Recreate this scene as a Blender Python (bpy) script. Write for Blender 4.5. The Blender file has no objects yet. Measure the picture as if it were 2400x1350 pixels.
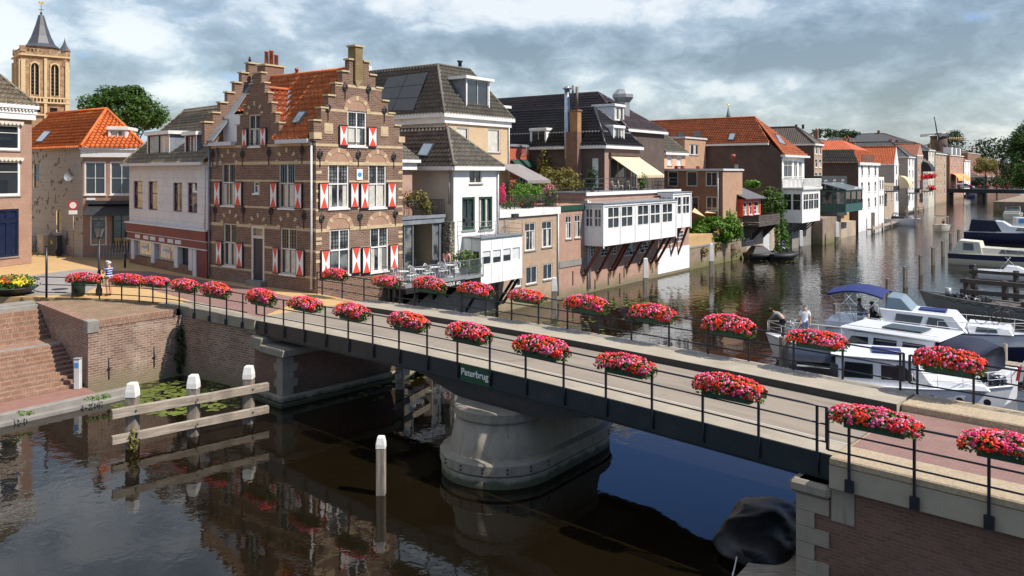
import bpy, bmesh, math, random
from mathutils import Vector, Matrix, noise
R = random.Random(11)
sc = bpy.context.scene
rad = math.radians
# ---------------------------------------------------------------- camera
F, CH, HY = 1900.0, 9.6, 405.0          # focal length and horizon row of the photograph (2400 px wide), eye height over the water
cam = bpy.data.objects.new('camera', bpy.data.cameras.new('camera'))
sc.collection.objects.link(cam)
cam.location = (0, 0, CH)
cam.rotation_euler = (rad(90), 0, 0)
cam.data.sensor_width = 36
cam.data.lens = F / 2400 * 36
cam.data.shift_y = -(675 - HY) / 2400
cam.data.clip_end = 5000
cam.data.clip_start = 0.1
sc.camera = cam
# ---------------------------------------------------------------- light
SUN_AZ, SUN_EL = -21.0, 51.0            # degrees from +X, elevation
sun = bpy.data.objects.new('sun', bpy.data.lights.new('sun', 'SUN'))
sc.collection.objects.link(sun)
sun.data.energy = 5.0
sun.data.angle = rad(0.5)
sun.data.color = (1.0, 0.93, 0.83)
sd = Vector((math.cos(rad(SUN_AZ)) * math.cos(rad(SUN_EL)), math.sin(rad(SUN_AZ)) * math.cos(rad(SUN_EL)), math.sin(rad(SUN_EL))))
sun.rotation_euler = sd.to_track_quat('Z', 'Y').to_euler()
sun.location = sd * 60
sc.view_settings.view_transform = 'Standard'
sc.view_settings.look = 'None'
sc.view_settings.exposure = 0.36
sc.view_settings.gamma = 1.0
sc.cycles.max_bounces = 6
sc.cycles.transparent_max_bounces = 12
sc.cycles.caustics_reflective = False
sc.cycles.caustics_refractive = False

class NT:
    """small node tree helper"""
    def __init__(s, nt):
        s.nt = nt; s.N = nt.nodes; s.L = nt.links
    def n(s, t, **kw):
        x = s.N.new(t)
        for k, v in kw.items():
            if k.startswith('i_'): x.inputs[k[2:].replace('_', ' ')].default_value = v
            else: setattr(x, k, v)
        return x
    def l(s, a, b): s.L.new(a, b)
    def val(s, inp, v):
        if hasattr(v, 'links'): s.L.new(v, inp)
        else: inp.default_value = v
    def math(s, op, a, b=0.0, c=None, clamp=False):
        x = s.N.new('ShaderNodeMath'); x.operation = op; x.use_clamp = clamp
        s.val(x.inputs[0], a); s.val(x.inputs[1], b)
        if c is not None: s.val(x.inputs[2], c)
        return x.outputs[0]
    def mix(s, f, a, b, mode='MIX'):
        x = s.N.new('ShaderNodeMix'); x.data_type = 'RGBA'; x.blend_type = mode
        s.val(x.inputs[0], f)
        for i, v in ((6, a), (7, b)):
            if hasattr(v, 'links'): s.L.new(v, x.inputs[i])
            else: x.inputs[i].default_value = (*v[:3], 1)
        return x.outputs[2]
    def noise(s, vec, scale, detail=4, rough=.55, dist=0):
        x = s.N.new('ShaderNodeTexNoise'); x.inputs['Scale'].default_value = scale
        x.inputs['Detail'].default_value = detail; x.inputs['Roughness'].default_value = rough
        x.inputs['Distortion'].default_value = dist
        if vec is not None: s.L.new(vec, x.inputs['Vector'])
        return x.outputs[0]
    def ramp(s, f, a, b):
        x = s.N.new('ShaderNodeMapRange'); x.interpolation_type = 'SMOOTHSTEP'
        s.val(x.inputs[0], f); x.inputs[1].default_value = a; x.inputs[2].default_value = b
        return x.outputs[0]
    def comb(s, x, y, z):
        c = s.N.new('ShaderNodeCombineXYZ')
        for i, v in enumerate((x, y, z)): s.val(c.inputs[i], v)
        return c.outputs[0]
    def sep(s, v):
        c = s.N.new('ShaderNodeSeparateXYZ'); s.L.new(v, c.inputs[0]); return c.outputs

# ---------------------------------------------------------------- sky (world)
w = bpy.data.worlds.new("World"); sc.world = w; w.use_nodes = True
t = NT(w.node_tree); t.N.clear()
sky = t.n('ShaderNodeTexSky', sky_type='NISHITA', sun_disc=False)
sky.sun_elevation = rad(SUN_EL); sky.sun_rotation = rad(90 - SUN_AZ)
sky.air_density = 1.1; sky.dust_density = 1.2; sky.ozone_density = 1.6
tc = t.n('ShaderNodeTexCoord')
dx, dy, dz = t.sep(tc.outputs['Generated'])
az = t.math('ARCTAN2', dx, dy)
el = t.math('ARCSINE', dz)
def blob(px, py, sx, sy, amp):           # a soft bank of cloud standing at one azimuth and elevation of the sky
    a0 = math.atan((px - 1200) / F); e0 = math.atan((HY - py) / F * math.cos(a0))
    a = t.math('DIVIDE', t.math('SUBTRACT', az, a0), sx); b = t.math('DIVIDE', t.math('SUBTRACT', el, e0), sy)
    r = t.math('ADD', t.math('MULTIPLY', a, a), t.math('MULTIPLY', b, b))
    return t.math('MULTIPLY', t.math('EXPONENT', t.math('MULTIPLY', r, -1.0)), amp)
v1 = t.comb(t.math('MULTIPLY', az, 1.0), t.math('MULTIPLY', el, 2.3), 0.37)
v2 = t.comb(t.math('MULTIPLY', az, 1.0), t.math('MULTIPLY', el, 1.9), 5.11)
n1 = t.noise(v1, 6.0, 11, .58, .15)
n2 = t.noise(v2, 9.5, 11, .60, .2)
n3 = t.noise(v1, 2.4, 4, .5, .2)
cov = t.math('ADD', n1, 0.06)
for b in [(1500, 190, .42, .05, .22), (900, 40, .30, .06, .16), (20, 100, .05, .10, .30), (320, 100, .05, .04, .26), (170, 90, .05, .06, -.10), (2300, 60, .12, .06, -.05),
          (1750, 60, .3, .09, .26), (2250, 230, .25, .06, .14), (420, 215, .09, .03, .2), (620, 230, .12, .03, -.16), (480, 60, .09, .06, -.14), (2330, 40, .07, .025, -.17)]:
    cov = t.math('ADD', cov, blob(*b))
# high part of the sky (seen in the water): open blue to the right, cloudy to the left
hi = t.math('MULTIPLY', t.ramp(el, .24, .36), t.ramp(az, -.05, .12))
cov = t.math('SUBTRACT', cov, t.math('MULTIPLY', hi, .36))
lefthi = t.math('MULTIPLY', t.ramp(el, .20, .32), t.ramp(az, .0, -.12))
cov = t.math('ADD', cov, t.math('MULTIPLY', lefthi, .3))
n4 = t.noise(v2, 19, 8, .62, .6)
cov = t.math('ADD', cov, t.math('MULTIPLY', t.math('SUBTRACT', n4, .5), .22))
cmask = t.ramp(cov, .47, .585)
# light and dark in the clouds
lum = t.math('ADD', n2, t.math('MULTIPLY', t.math('SUBTRACT', t.noise(v2, 17, 9, .62, .5), .5), .42))
for b in [(10, 90, .07, .09, .30), (320, 90, .05, .035, .36), (430, 212, .06, .018, .36), (1250, 105, .16, .025, -.16), (1750, 130, .16, .018, -.10), (1500, 35, .12, .02, .10), (1750, 200, .14, .014, .14), (850, 60, .10, .022, .06), (600, 170, .16, .05, -.10), (1500, 300, .5, .025, -.05), (2200, 120, .2, .03, -.06), (1600, 45, .2, .02, .06), (1100, 215, .15, .03, .03),
          (1100, 10, .3, .03, .2), (2100, 190, .3, .035, .0), (1300, 300, .6, .03, -.0), (1900, 330, .6, .025, .02), (620, 60, .15, .08, .08), (290, 165, .07, .02, -.22), (900, 60, .15, .03, -.06), (2100,130,.25,.05,-.05)]:
    lum = t.math('ADD', lum, blob(*b))
lum = t.math('ADD', lum, t.math('MULTIPLY', hi, .08))
lum = t.math('ADD', t.math('MULTIPLY', t.math('SUBTRACT', lum, .5), 1.45), .46)
lum = t.math('ADD', lum, t.math('ADD', t.math('MULTIPLY', t.ramp(el, .6, .95), .35), t.math('MULTIPLY', t.math('MULTIPLY', t.ramp(el, .25, .35), t.ramp(az, .0, -.15)), .12)))  # clouds high overhead, out of view, are brightened to add fill light
cr = t.N.new('ShaderNodeValToRGB'); t.l(lum, cr.inputs[0])
e = cr.color_ramp.elements
e[0].position = .20; e[0].color = (.105, .135, .17, 1)
e[1].position = .86; e[1].color = (.80, .79, .77, 1)
x = e.new(.38); x.color = (.20, .25, .30, 1)
x = e.new(.55); x.color = (.34, .40, .46, 1)
x = e.new(.68); x.color = (.58, .62, .64, 1)
blue = t.mix(t.ramp(el, .0, .30), (.34, .50, .66), (.025, .12, .46))
skyc = t.mix(.10, blue, sky.outputs[0])
bg1 = t.n('ShaderNodeBackground'); t.l(sky.outputs[0], bg1.inputs[0]); bg1.inputs[1].default_value = .05
bg2 = t.n('ShaderNodeBackground'); t.l(t.mix(cmask, blue, cr.outputs[0]), bg2.inputs[0]); bg2.inputs[1].default_value = .68
add = t.n('ShaderNodeAddShader'); t.l(bg1.outputs[0], add.inputs[0]); t.l(bg2.outputs[0], add.inputs[1])
wo = t.n('ShaderNodeOutputWorld'); t.l(add.outputs[0], wo.inputs[0])

# ---------------------------------------------------------------- materials
MAT = {}
def newmat(name):
    m = bpy.data.materials.new(name); m.use_nodes = True
    t = NT(m.node_tree); b = t.N['Principled BSDF']
    MAT[name] = m
    return m, t, b
def bump(t, b, h, strength=.4, dist=.02):
    x = t.n('ShaderNodeBump'); x.inputs['Strength'].default_value = strength; x.inputs['Distance'].default_value = dist
    t.l(h, x.inputs['Height']); t.l(x.outputs[0], b.inputs['Normal'])
def plain(name, col, rough=.6, var=.18, scale=2.0, metal=0, coat=0, bmp=0, dirt=None, dirts=.5, spec=None, tide=False):
    m, t, b = newmat(name)
    tc = t.n('ShaderNodeTexCoord').outputs['Object']
    n = t.noise(tc, scale, 6, .6)
    c = t.mix(t.ramp(n, .3, .7), [v * (1 - var) for v in col], [min(1, v * (1 + var)) for v in col])
    n2 = t.noise(tc, scale * 12, 3, .6)
    c = t.mix(t.math('MULTIPLY', n2, var), c, [v * .55 for v in col])
    if dirt:
        n3 = t.noise(tc, dirts, 8, .7, .4)
        c = t.mix(t.ramp(n3, .52, .75), c, dirt)
    if tide:                             # algae and damp just over the water line, and run-off streaks
        gp = t.n('ShaderNodeNewGeometry').outputs['Position']; z = t.sep(gp)[2]
        k = t.ramp(t.math('ADD', z, t.math('MULTIPLY', t.noise(gp, 2.5, 6, .7), -.5)), .12, -.12); c = t.mix(k, c, (.035, .04, .018))
        mp = t.n('ShaderNodeMapping'); t.l(gp, mp.inputs[0]); mp.inputs['Scale'].default_value = (5, 5, .35)
        c = t.mix(t.math('MULTIPLY', t.ramp(t.noise(mp.outputs[0], 1, 6, .65), .52, .72), .55), c, (.09, .08, .06))
    t.l(c, b.inputs['Base Color'])
    b.inputs['Roughness'].default_value = rough; b.inputs['Metallic'].default_value = metal
    if coat: b.inputs['Coat Weight'].default_value = coat
    if spec is not None: b.inputs['Specular IOR Level'].default_value = spec
    if bmp: bump(t, b, t.noise(tc, scale * 9, 5, .6), bmp, .02)
    return m
def brick(name, c1, c2, mortar, bw=.22, rh=.068, ms=.011, stain=None, vary=.35, big=1.0, bs=.5):
    m, t, b = newmat(name)
    uv = t.n('ShaderNodeUVMap').outputs[0]
    x = t.n('ShaderNodeTexBrick'); t.l(uv, x.inputs['Vector'])
    x.inputs['Scale'].default_value = 1; x.inputs['Brick Width'].default_value = bw; x.inputs['Row Height'].default_value = rh
    x.inputs['Mortar Size'].default_value = ms; x.inputs['Mortar Smooth'].default_value = .2; x.inputs['Bias'].default_value = 0
    x.inputs['Color1'].default_value = (*c1, 1); x.inputs['Color2'].default_value = (*c2, 1); x.inputs['Mortar'].default_value = (*mortar, 1)
    tc = t.n('ShaderNodeTexCoord').outputs['Object']
    n = t.noise(tc, .9 * big, 8, .65, .3)
    c = t.mix(t.math('MULTIPLY', t.ramp(n, .35, .7), vary), x.outputs[0], [v * .45 for v in c1])
    n4 = t.noise(tc, .45 * big, 7, .7, .5)
    c = t.mix(t.math('MULTIPLY', t.ramp(n4, .5, .75), vary * .9), c, [min(1, v * 1.6 + .03) for v in mortar])
    n3 = t.noise(tc, 14, 3, .7)
    c = t.mix(t.math('MULTIPLY', n3, .3), c, [v * .6 for v in c2])
    if stain:
        n5 = t.noise(tc, .7, 8, .7, .6)
        z = t.sep(t.n('ShaderNodeNewGeometry').outputs['Position'])[2]
        low = t.ramp(t.math('ADD', z, t.math('MULTIPLY', n5, -1.6)), .35, -.8)
        c = t.mix(low, c, stain)
    t.l(c, b.inputs['Base Color']); b.inputs['Roughness'].default_value = .88
    bump(t, b, t.math('MULTIPLY', x.outputs['Fac'], -1), bs, .012)
    return m
def tile(name, c1, c2, moss=None, msz=.6, flat=False, rough=.75, mossamt=.5):
    m, t, b = newmat(name)
    uv = t.n('ShaderNodeUVMap').outputs[0]
    x = t.n('ShaderNodeTexBrick'); t.l(uv, x.inputs['Vector'])
    x.offset = 0.0
    x.inputs['Scale'].default_value = 1; x.inputs['Brick Width'].default_value = .34; x.inputs['Row Height'].default_value = .42
    x.inputs['Mortar Size'].default_value = .012 if not flat else .02; x.inputs['Bias'].default_value = 0
    x.inputs['Color1'].default_value = (*c1, 1); x.inputs['Color2'].default_value = (*c2, 1); x.inputs['Mortar'].default_value = (*[v * .45 for v in c2], 1)
    tc = t.n('ShaderNodeTexCoord').outputs['Object']
    n = t.noise(tc, 1.2, 8, .7, .4)
    c = t.mix(t.math('MULTIPLY', t.ramp(n, .35, .7), .5), x.outputs[0], [v * .5 for v in c2])
    if moss:
        n2 = t.noise(tc, msz, 9, .72, .5)
        c = t.mix(t.math('MULTIPLY', t.ramp(n2, .5, .66), mossamt), c, moss)
    t.l(c, b.inputs['Base Color']); b.inputs['Roughness'].default_value = rough
    if flat:
        sx, sy, sz = t.sep(uv)
        h = t.math('ADD', t.math('MULTIPLY', t.math('SINE', t.math('MULTIPLY', sx, 2 * math.pi / .34)), .5), t.math('FRACT', t.math('DIVIDE', sy, -.42)))
        bump(t, b, h, .9, .05)
    return m
def glass(name, col=(.018, .024, .030), rough=.03, lite=None):
    m, t, b = newmat(name)
    if lite:
        uv = t.n('ShaderNodeTexCoord').outputs['Object']
        c = t.mix(t.ramp(t.noise(uv, 1.1, 3, .5), .42, .58), col, lite); t.l(c, b.inputs['Base Color'])
    else: b.inputs['Base Color'].default_value = (*col, 1)
    b.inputs['Roughness'].default_value = rough; b.inputs['Specular IOR Level'].default_value = .9
    b.inputs['Coat Weight'].default_value = .6; b.inputs['Coat Roughness'].default_value = .02
    return m
def leafmat(name, c1, c2, rough=.55, trans=.25):
    m, t, b = newmat(name)
    g = t.n('ShaderNodeNewGeometry').outputs
    n = t.noise(g['Position'], 1.6, 4, .6)
    c = t.mix(t.ramp(t.math('ADD', t.math('MULTIPLY', g['Random Per Island'], .6), t.math('MULTIPLY', n, .6)), .2, .9), c1, c2)
    t.l(c, b.inputs['Base Color']); b.inputs['Roughness'].default_value = rough; b.inputs['Specular IOR Level'].default_value = .25
    tr = t.n('ShaderNodeBsdfTranslucent'); t.l(c, tr.inputs[0])
    mx = t.n('ShaderNodeMixShader'); mx.inputs[0].default_value = trans
    t.l(b.outputs[0], mx.inputs[1]); t.l(tr.outputs[0], mx.inputs[2])
    t.l(mx.outputs[0], t.N['Material Output'].inputs[0])
    return m
def wood(name, c1, c2, rough=.8, along=0, sc_=1.0):
    m, t, b = newmat(name)
    tc = t.n('ShaderNodeTexCoord').outputs['Object']
    mp = t.n('ShaderNodeMapping'); t.l(tc, mp.inputs[0]); s = [14 * sc_] * 3; s[along] = 1.0 * sc_; mp.inputs['Scale'].default_value = s
    n = t.noise(mp.outputs[0], 1, 8, .65, .5)
    c = t.mix(t.ramp(n, .3, .7), c1, c2)
    n2 = t.noise(tc, 1.3, 5, .6)
    c = t.mix(t.math('MULTIPLY', t.ramp(n2, .45, .7), .5), c, [v * .5 for v in c1])
    t.l(c, b.inputs['Base Color']); b.inputs['Roughness'].default_value = rough
    bump(t, b, n, .5, .02)
    return m

white = plain('white_paint', (.76, .75, .71), .5, .06, 1.5, dirt=(.50, .48, .42), dirts=.8)
plain('bay_white', (.80, .80, .79), .45, .04, 1.5, dirt=(.62, .61, .57), dirts=.9)
plain('cream_paint', (.62, .57, .46), .6, .08, 1.0, dirt=(.42, .38, .30), dirts=.5)
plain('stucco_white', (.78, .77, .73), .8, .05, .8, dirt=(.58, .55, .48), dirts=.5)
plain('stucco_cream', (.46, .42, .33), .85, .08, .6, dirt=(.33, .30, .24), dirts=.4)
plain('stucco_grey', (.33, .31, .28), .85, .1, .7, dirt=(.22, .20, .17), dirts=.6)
plain('siding_grey', (.60, .59, .60), .6, .06, 1, dirt=(.45, .43, .41), dirts=.6)
plain('plaster_tan', (.42, .33, .24), .85, .12, .6, dirt=(.28, .22, .15), dirts=.5)
plain('plaster_peach', (.62, .38, .24), .85, .08, .8)
plain('sandstone', (.52, .40, .235), .8, .12, 2.5, dirt=(.40, .31, .19), dirts=1.5)
plain('grey_stone', (.24, .225, .20), .85, .16, 1.8, bmp=.3, dirt=(.17, .16, .13), dirts=1.2)
plain('concrete', (.25, .22, .172), .85, .10, 1.3, bmp=.25, dirt=(.14, .125, .10), dirts=.9, tide=True)
plain('concrete_light', (.33, .29, .225), .85, .10, 1.3, bmp=.25, dirt=(.25, .215, .16), dirts=.8)
plain('lead', (.20, .22, .24), .55, .2, 2)
plain('slate', (.055, .06, .075), .5, .25, 2)
plain('black_iron', (.018, .019, .021), .45, .3, 4)
plain('navy_steel', (.008, .018, .024), .4, .3, 1.5, dirt=(.022, .03, .034), dirts=1.2)
plain('rail_paint', (.012, .014, .022), .35, .3, 4)
plain('dark_frame', (.03, .032, .035), .5, .2, 3)
plain('grey_frame', (.13, .14, .15), .5, .15, 3)
plain('dark_green', (.012, .06, .035), .5, .2, 3)
plain('teal_green', (.03, .10, .09), .5, .2, 3)
plain('maroon', (.16, .018, .022), .5, .2, 2)
plain('shutter_red', (.66, .07, .035), .5, .1, 3)
plain('signal_red', (.6, .02, .02), .45, .1, 3)
plain('door_navy', (.010, .018, .05), .3, .2, 3)
plain('door_dark', (.014, .016, .03), .4, .2, 3)
plain('wood_white', (.74, .72, .67), .6, .08, 4, dirt=(.30, .27, .22), dirts=4)
plain('curtain', (.55, .53, .46), .8, .15, 3, coat=1)
plain('curtain_brown', (.16, .10, .06), .8, .25, 3, coat=1)
plain('blind', (.62, .64, .64), .7, .06, 3, coat=1)
plain('steel', (.42, .46, .50), .32, .2, 3, metal=.85)
plain('zinc', (.30, .31, .32), .5, .12, 2, metal=.3)
plain('zinc_white', (.62, .62, .60), .5, .12, 2)
plain('bin_green', (.012, .03, .022), .5, .2, 3)
plain('terracotta', (.38, .10, .05), .7, .2, 4)
plain('awning_grey', (.22, .20, .19), .85, .08, 1)
plain('awning_cream', (.60, .48, .31), .85, .05, 1)
plain('awning_orange', (.72, .33, .12), .85, .1, 1)
plain('sail_tan', (.60, .42, .24), .85, .08, 1)
plain('awning_black', (.02, .02, .022), .6, .2, 2)
plain('skin', (.50, .26, .17), .55, .06, 8)
plain('hair_grey', (.42, .40, .37), .8, .2, 30)
plain('hair_brown', (.05, .03, .018), .7, .2, 30)
plain('cloth_white', (.72, .73, .76), .85, .05, 8)
plain('cloth_jeans', (.12, .17, .26), .85, .15, 12)
plain('cloth_grey', (.22, .21, .20), .85, .12, 9)
plain('cloth_black', (.015, .015, .018), .85, .2, 9)
plain('cloth_beige', (.45, .42, .34), .85, .08, 9)
plain('cloth_pink', (.62, .30, .27), .85, .1, 9)
plain('shoe', (.03, .03, .03), .6, .2, 9)
plain('hull_white', (.74, .75, .77), .25, .04, 1, coat=.5, dirt=(.6, .6, .58), dirts=1.5)
plain('hull_cream', (.60, .56, .45), .3, .05, 1, coat=.4)
plain('hull_navy', (.012, .018, .055), .22, .15, 1, coat=.6)
plain('hull_grey', (.20, .21, .20), .5, .12, 1)
plain('canvas_blue', (.010, .022, .12), .8, .15, 3)
plain('canvas_dark', (.008, .013, .032), .8, .2, 3)
plain('canvas_cream', (.55, .54, .44), .8, .06, 3)
plain('tarp_black', (.012, .012, .014), .38, .25, 4, bmp=.6)
plain('rubber', (.02, .02, .021), .6, .25, 4)
plain('solar', (.010, .011, .014), .25, .15, 2, coat=.3)
plain('algae', (.10, .13, .015), .7, .45, 2, dirt=(.035, .05, .012), dirts=3)
plain('weed', (.13, .20, .03), .8, .4, 5)
plain('mast', (.6, .6, .6), .4, .1, 3)
plain('gold', (.75, .5, .12), .3, .1, 3, metal=.7)
plain('sign_blue', (.06, .25, .55), .5, .05, 3)
plain('sign_green', (.006, .06, .028), .5, .1, 3)
plain('flag_blue', (.03, .06, .3), .8, .1, 3)
plain('yellow', (.75, .55, .03), .6, .1, 5)
wood('timber_grey', (.20, .165, .125), (.40, .34, .27), .85, 0)
wood('timber_post', (.13, .11, .09), (.33, .28, .22), .85, 2)
wood('timber_brown', (.07, .045, .03), (.15, .10, .065), .8, 0)
wood('timber_red', (.10, .03, .02), (.20, .06, .04), .7, 0)
wood('timber_dark', (.05, .04, .035), (.12, .10, .085), .85, 0)
brick('brick_manor', (.115, .05, .033), (.225, .11, .066), (.31, .255, .19), vary=.22, bw=.30, rh=.10, ms=.014)
brick('brick_lit', (.33, .155, .10), (.42, .22, .15), (.40, .34, .27), vary=.25)
brick('brick_arch', (.36, .16, .09), (.46, .24, .14), (.40, .32, .24), bw=.11, rh=.06, vary=.2)
brick('brick_pink', (.40, .19, .13), (.48, .25, .17), (.46, .38, .31), vary=.3, stain=(.20, .17, .10))
brick('brick_tan', (.40, .25, .15), (.50, .34, .22), (.45, .38, .29), vary=.3, stain=(.24, .20, .12))
brick('brick_yellow', (.56, .38, .20), (.66, .47, .27), (.55, .46, .34), vary=.2)
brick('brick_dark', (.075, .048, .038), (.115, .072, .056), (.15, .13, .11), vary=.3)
brick('brick_brown', (.19, .085, .05), (.26, .125, .075), (.25, .19, .14), vary=.35)
brick('brick_red', (.27, .075, .045), (.34, .11, .065), (.30, .21, .16), vary=.3)
brick('brick_quay', (.16, .075, .052), (.34, .20, .14), (.40, .35, .28), bw=.30, rh=.105, ms=.017, vary=.45, stain=(.20, .17, .10), bs=.7)
brick('brick_quay_far', (.24, .16, .11), (.33, .24, .17), (.30, .26, .19), vary=.6, stain=(.16, .15, .06), bs=.5)
brick('brick_abutment', (.135, .062, .045), (.19, .095, .068), (.17, .13, .115), bw=.24, rh=.08, ms=.010, vary=.3, stain=(.06, .06, .03))
brick('brick_step', (.25, .12, .075), (.40, .235, .155), (.19, .15, .11), bw=.11, rh=.30, ms=.018, vary=.3, bs=.8)
brick('brick_paving', (.26, .12, .09), (.33, .165, .12), (.17, .12, .10), bw=.20, rh=.065, ms=.008, vary=.25)
brick('pave_yellow', (.50, .31, .13), (.60, .40, .18), (.36, .25, .13), bw=.20, rh=.10, ms=.008, vary=.25)
brick('pave_grey', (.27, .25, .235), (.33, .31, .29), (.2, .18, .17), bw=.2, rh=.1, ms=.01, vary=.35)
brick('pave_road', (.235, .13, .11), (.30, .17, .14), (.17, .12, .10), bw=.2, rh=.07, ms=.009, vary=.25)
brick('pave_old', (.27, .155, .10), (.42, .28, .18), (.12, .095, .05), bw=.34, rh=.12, ms=.03, vary=.5)
tile('tile_red', (.80, .25, .08), (.64, .17, .05), moss=(.22, .11, .045), mossamt=.4)
tile('tile_orange', (.80, .20, .035), (.66, .14, .025), moss=(.28, .09, .03), mossamt=.2)
tile('tile_rust', (.60, .17, .06), (.44, .11, .04), moss=(.10, .075, .05), mossamt=.5)
tile('tile_grey', (.19, .17, .135), (.14, .125, .10), moss=(.22, .20, .13), mossamt=.4)
tile('tile_brown', (.30, .24, .17), (.22, .175, .125), moss=(.30, .26, .15), mossamt=.5)
tile('tile_black', (.050, .047, .050), (.034, .032, .036), rough=.35)
tile('tile_purple', (.085, .058, .062), (.050, .038, .042), rough=.4)
tile('tile_orange_far', (.60, .13, .035), (.50, .10, .03), moss=(.25, .09, .04), mossamt=.3, flat=True)
tile('tile_brown_far', (.13, .10, .075), (.09, .07, .055), moss=(.05, .045, .04), flat=True)
tile('tile_grey_far', (.10, .10, .10), (.065, .065, .068), moss=(.05, .045, .04), flat=True)
glass('glass'); glass('glass_lite', lite=(.17, .18, .17)); glass('glass_sky', (.16, .22, .27), .05)
glass('glass_green', (.02, .05, .015), lite=(.09, .17, .03))
leafmat('leaf_tree', (.018, .045, .008), (.07, .14, .02))
leafmat('leaf_bright', (.05, .13, .012), (.14, .28, .03))
leafmat('leaf_dark', (.012, .03, .010), (.035, .07, .02))
leafmat('leaf_olive', (.10, .10, .02), (.24, .20, .05))
leafmat('leaf_box', (.03, .085, .012), (.10, .19, .03))
leafmat('petal_red', (.62, .008, .022), (.88, .035, .04), .6, .15)
leafmat('petal_pink', (.75, .10, .24), (.88, .32, .46), .6, .15)
leafmat('petal_orange', (.80, .03, .012), (.92, .12, .03), .6, .15)
leafmat('petal_yellow', (.8, .55, .02), (.9, .7, .05), .6, .15)
leafmat('petal_cerise', (.62, .02, .10), (.80, .06, .20), .6, .15)
plain('bark', (.09, .07, .05), .9, .3, 5, bmp=.5)
# asphalt-like epoxy of the bridge deck
m, t, b = newmat('deck_surface')
tc = t.n('ShaderNodeTexCoord').outputs['Object']
c = t.mix(t.noise(tc, 60, 3, .8), (.19, .16, .125), (.31, .265, .205))
mp = t.n('ShaderNodeMapping'); t.l(tc, mp.inputs[0]); mp.inputs['Scale'].default_value = (.25, 2.2, 1)
c = t.mix(t.math('MULTIPLY', t.ramp(t.noise(tc, .9, 8, .7, .5), .55, .68), .4), c, (.12, .10, .08))
c = t.mix(t.math('MULTIPLY', t.ramp(t.noise(mp.outputs[0], 1.1, 5, .6), .4, .7), .5), c, (.13, .11, .095))
t.l(c, b.inputs['Base Color']); b.inputs['Roughness'].default_value = .9
# water: dark brown river, more ripple further up the canal
m, t, b = newmat('river_water')
g = t.n('ShaderNodeNewGeometry').outputs['Position']
n = t.noise(g, .25, 5, .6, .3)
t.l(t.mix(n, (.005, .0036, .0016), (.009, .0065, .003)), b.inputs['Base Color'])
b.inputs['Roughness'].default_value = .025; b.inputs['IOR'].default_value = 1.45
px_, py_, pz_ = t.sep(g)
far = t.ramp(t.math('ADD', py_, t.math('MULTIPLY', px_, .5)), 36, 110)
mp = t.n('ShaderNodeMapping'); t.l(g, mp.inputs[0]); mp.inputs['Scale'].default_value = (.9, 1.0, 1); mp.inputs['Rotation'].default_value = (0, 0, .3)
h1 = t.noise(mp.outputs[0], 1.1, 3, .55, .6)
h2 = t.noise(g, 3.4, 3, .5, .2)
patch = t.ramp(t.noise(g, .09, 3, .5), .40, .62)
amp = t.math('ADD', t.math('MULTIPLY', far, .034), t.math('ADD', .0028, t.math('MULTIPLY', patch, .007)))
h = t.math('MULTIPLY', t.math('ADD', h1, t.math('MULTIPLY', h2, .28)), amp)
x = t.n('ShaderNodeBump'); x.inputs['Strength'].default_value = 1; x.inputs['Distance'].default_value = 1.0
t.l(h, x.inputs['Height']); t.l(x.outputs[0], b.inputs['Normal'])
# man's striped shirt
m, t, b = newmat('cloth_stripes')
z = t.sep(t.n('ShaderNodeTexCoord').outputs['Object'])[2]
s = t.math('GREATER_THAN', t.math('FRACT', t.math('MULTIPLY', z, 8.5)), .68)
t.l(t.mix(s, (.015, .04, .22), (.65, .72, .8)), b.inputs['Base Color']); b.inputs['Roughness'].default_value = .85
# shop window display: pale poster over a crowded window
m, t, b = newmat('shop_display')
tc = t.n('ShaderNodeTexCoord').outputs['Object']
n = t.n('ShaderNodeTexVoronoi'); t.l(tc, n.inputs[0]); n.inputs['Scale'].default_value = 5
t.l(t.mix(.65, n.outputs['Color'], (.36, .30, .26)), b.inputs['Base Color']); b.inputs['Roughness'].default_value = .1; b.inputs['Coat Weight'].default_value = 1
# cobble chimney cladding
m, t, b = newmat('pebble_wall')
tc = t.n('ShaderNodeTexCoord').outputs['Object']
n = t.n('ShaderNodeTexVoronoi'); t.l(tc, n.inputs[0]); n.inputs['Scale'].default_value = 9
t.l(t.mix(t.ramp(n.outputs['Distance'], .2, .55), (.42, .38, .28), (.06, .055, .04)), b.inputs['Base Color'])

# ---------------------------------------------------------------- frames: world, river row, bridge
class Frame:
    def __init__(s, o, ang): s.o = Vector((*o, 0)); s.a = rad(ang); s.c = math.cos(s.a); s.s = math.sin(s.a)
    def w(s, x, y, z=0): return Vector((s.o.x + x * s.c - y * s.s, s.o.y + x * s.s + y * s.c, z))
    def inv(s, X, Y):
        dx, dy = X - s.o.x, Y - s.o.y
        return dx * s.c + dy * s.s, -dx * s.s + dy * s.c
WF = Frame((0, 0), 0)
RF = Frame((-10.4, 43.0), 53.0)
BF = Frame((-11.1, 35.2), -42.5)
def at(px, py, z=0.0):                   # point of the horizontal plane z seen at a pixel of the photograph
    d = (CH - z) * F / (py - HY); return Vector(((px - 1200) / F * d, d, z))
def lx(px, y, fr=RF):                    # local x on the vertical plane local y = const
    k = (px - 1200) / F; p = fr.w(0, y); return (k * p.y - p.x) / (fr.c - k * fr.s)
def ly(px, x, fr=RF):                    # local y on the vertical plane local x = const
    k = (px - 1200) / F; p = fr.w(x, 0); return (k * p.y - p.x) / (-fr.s - k * fr.c)
def zat(x, y, py, fr=RF): return CH + (HY - py) * fr.w(x, y).y / F
ORG = {}
def tag(o, label=None, cat=None, group=None, kind=None):
    if label: o['label'] = label
    if cat: o['category'] = cat
    if group: o['group'] = group
    if kind: o['kind'] = kind
    return o
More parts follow.
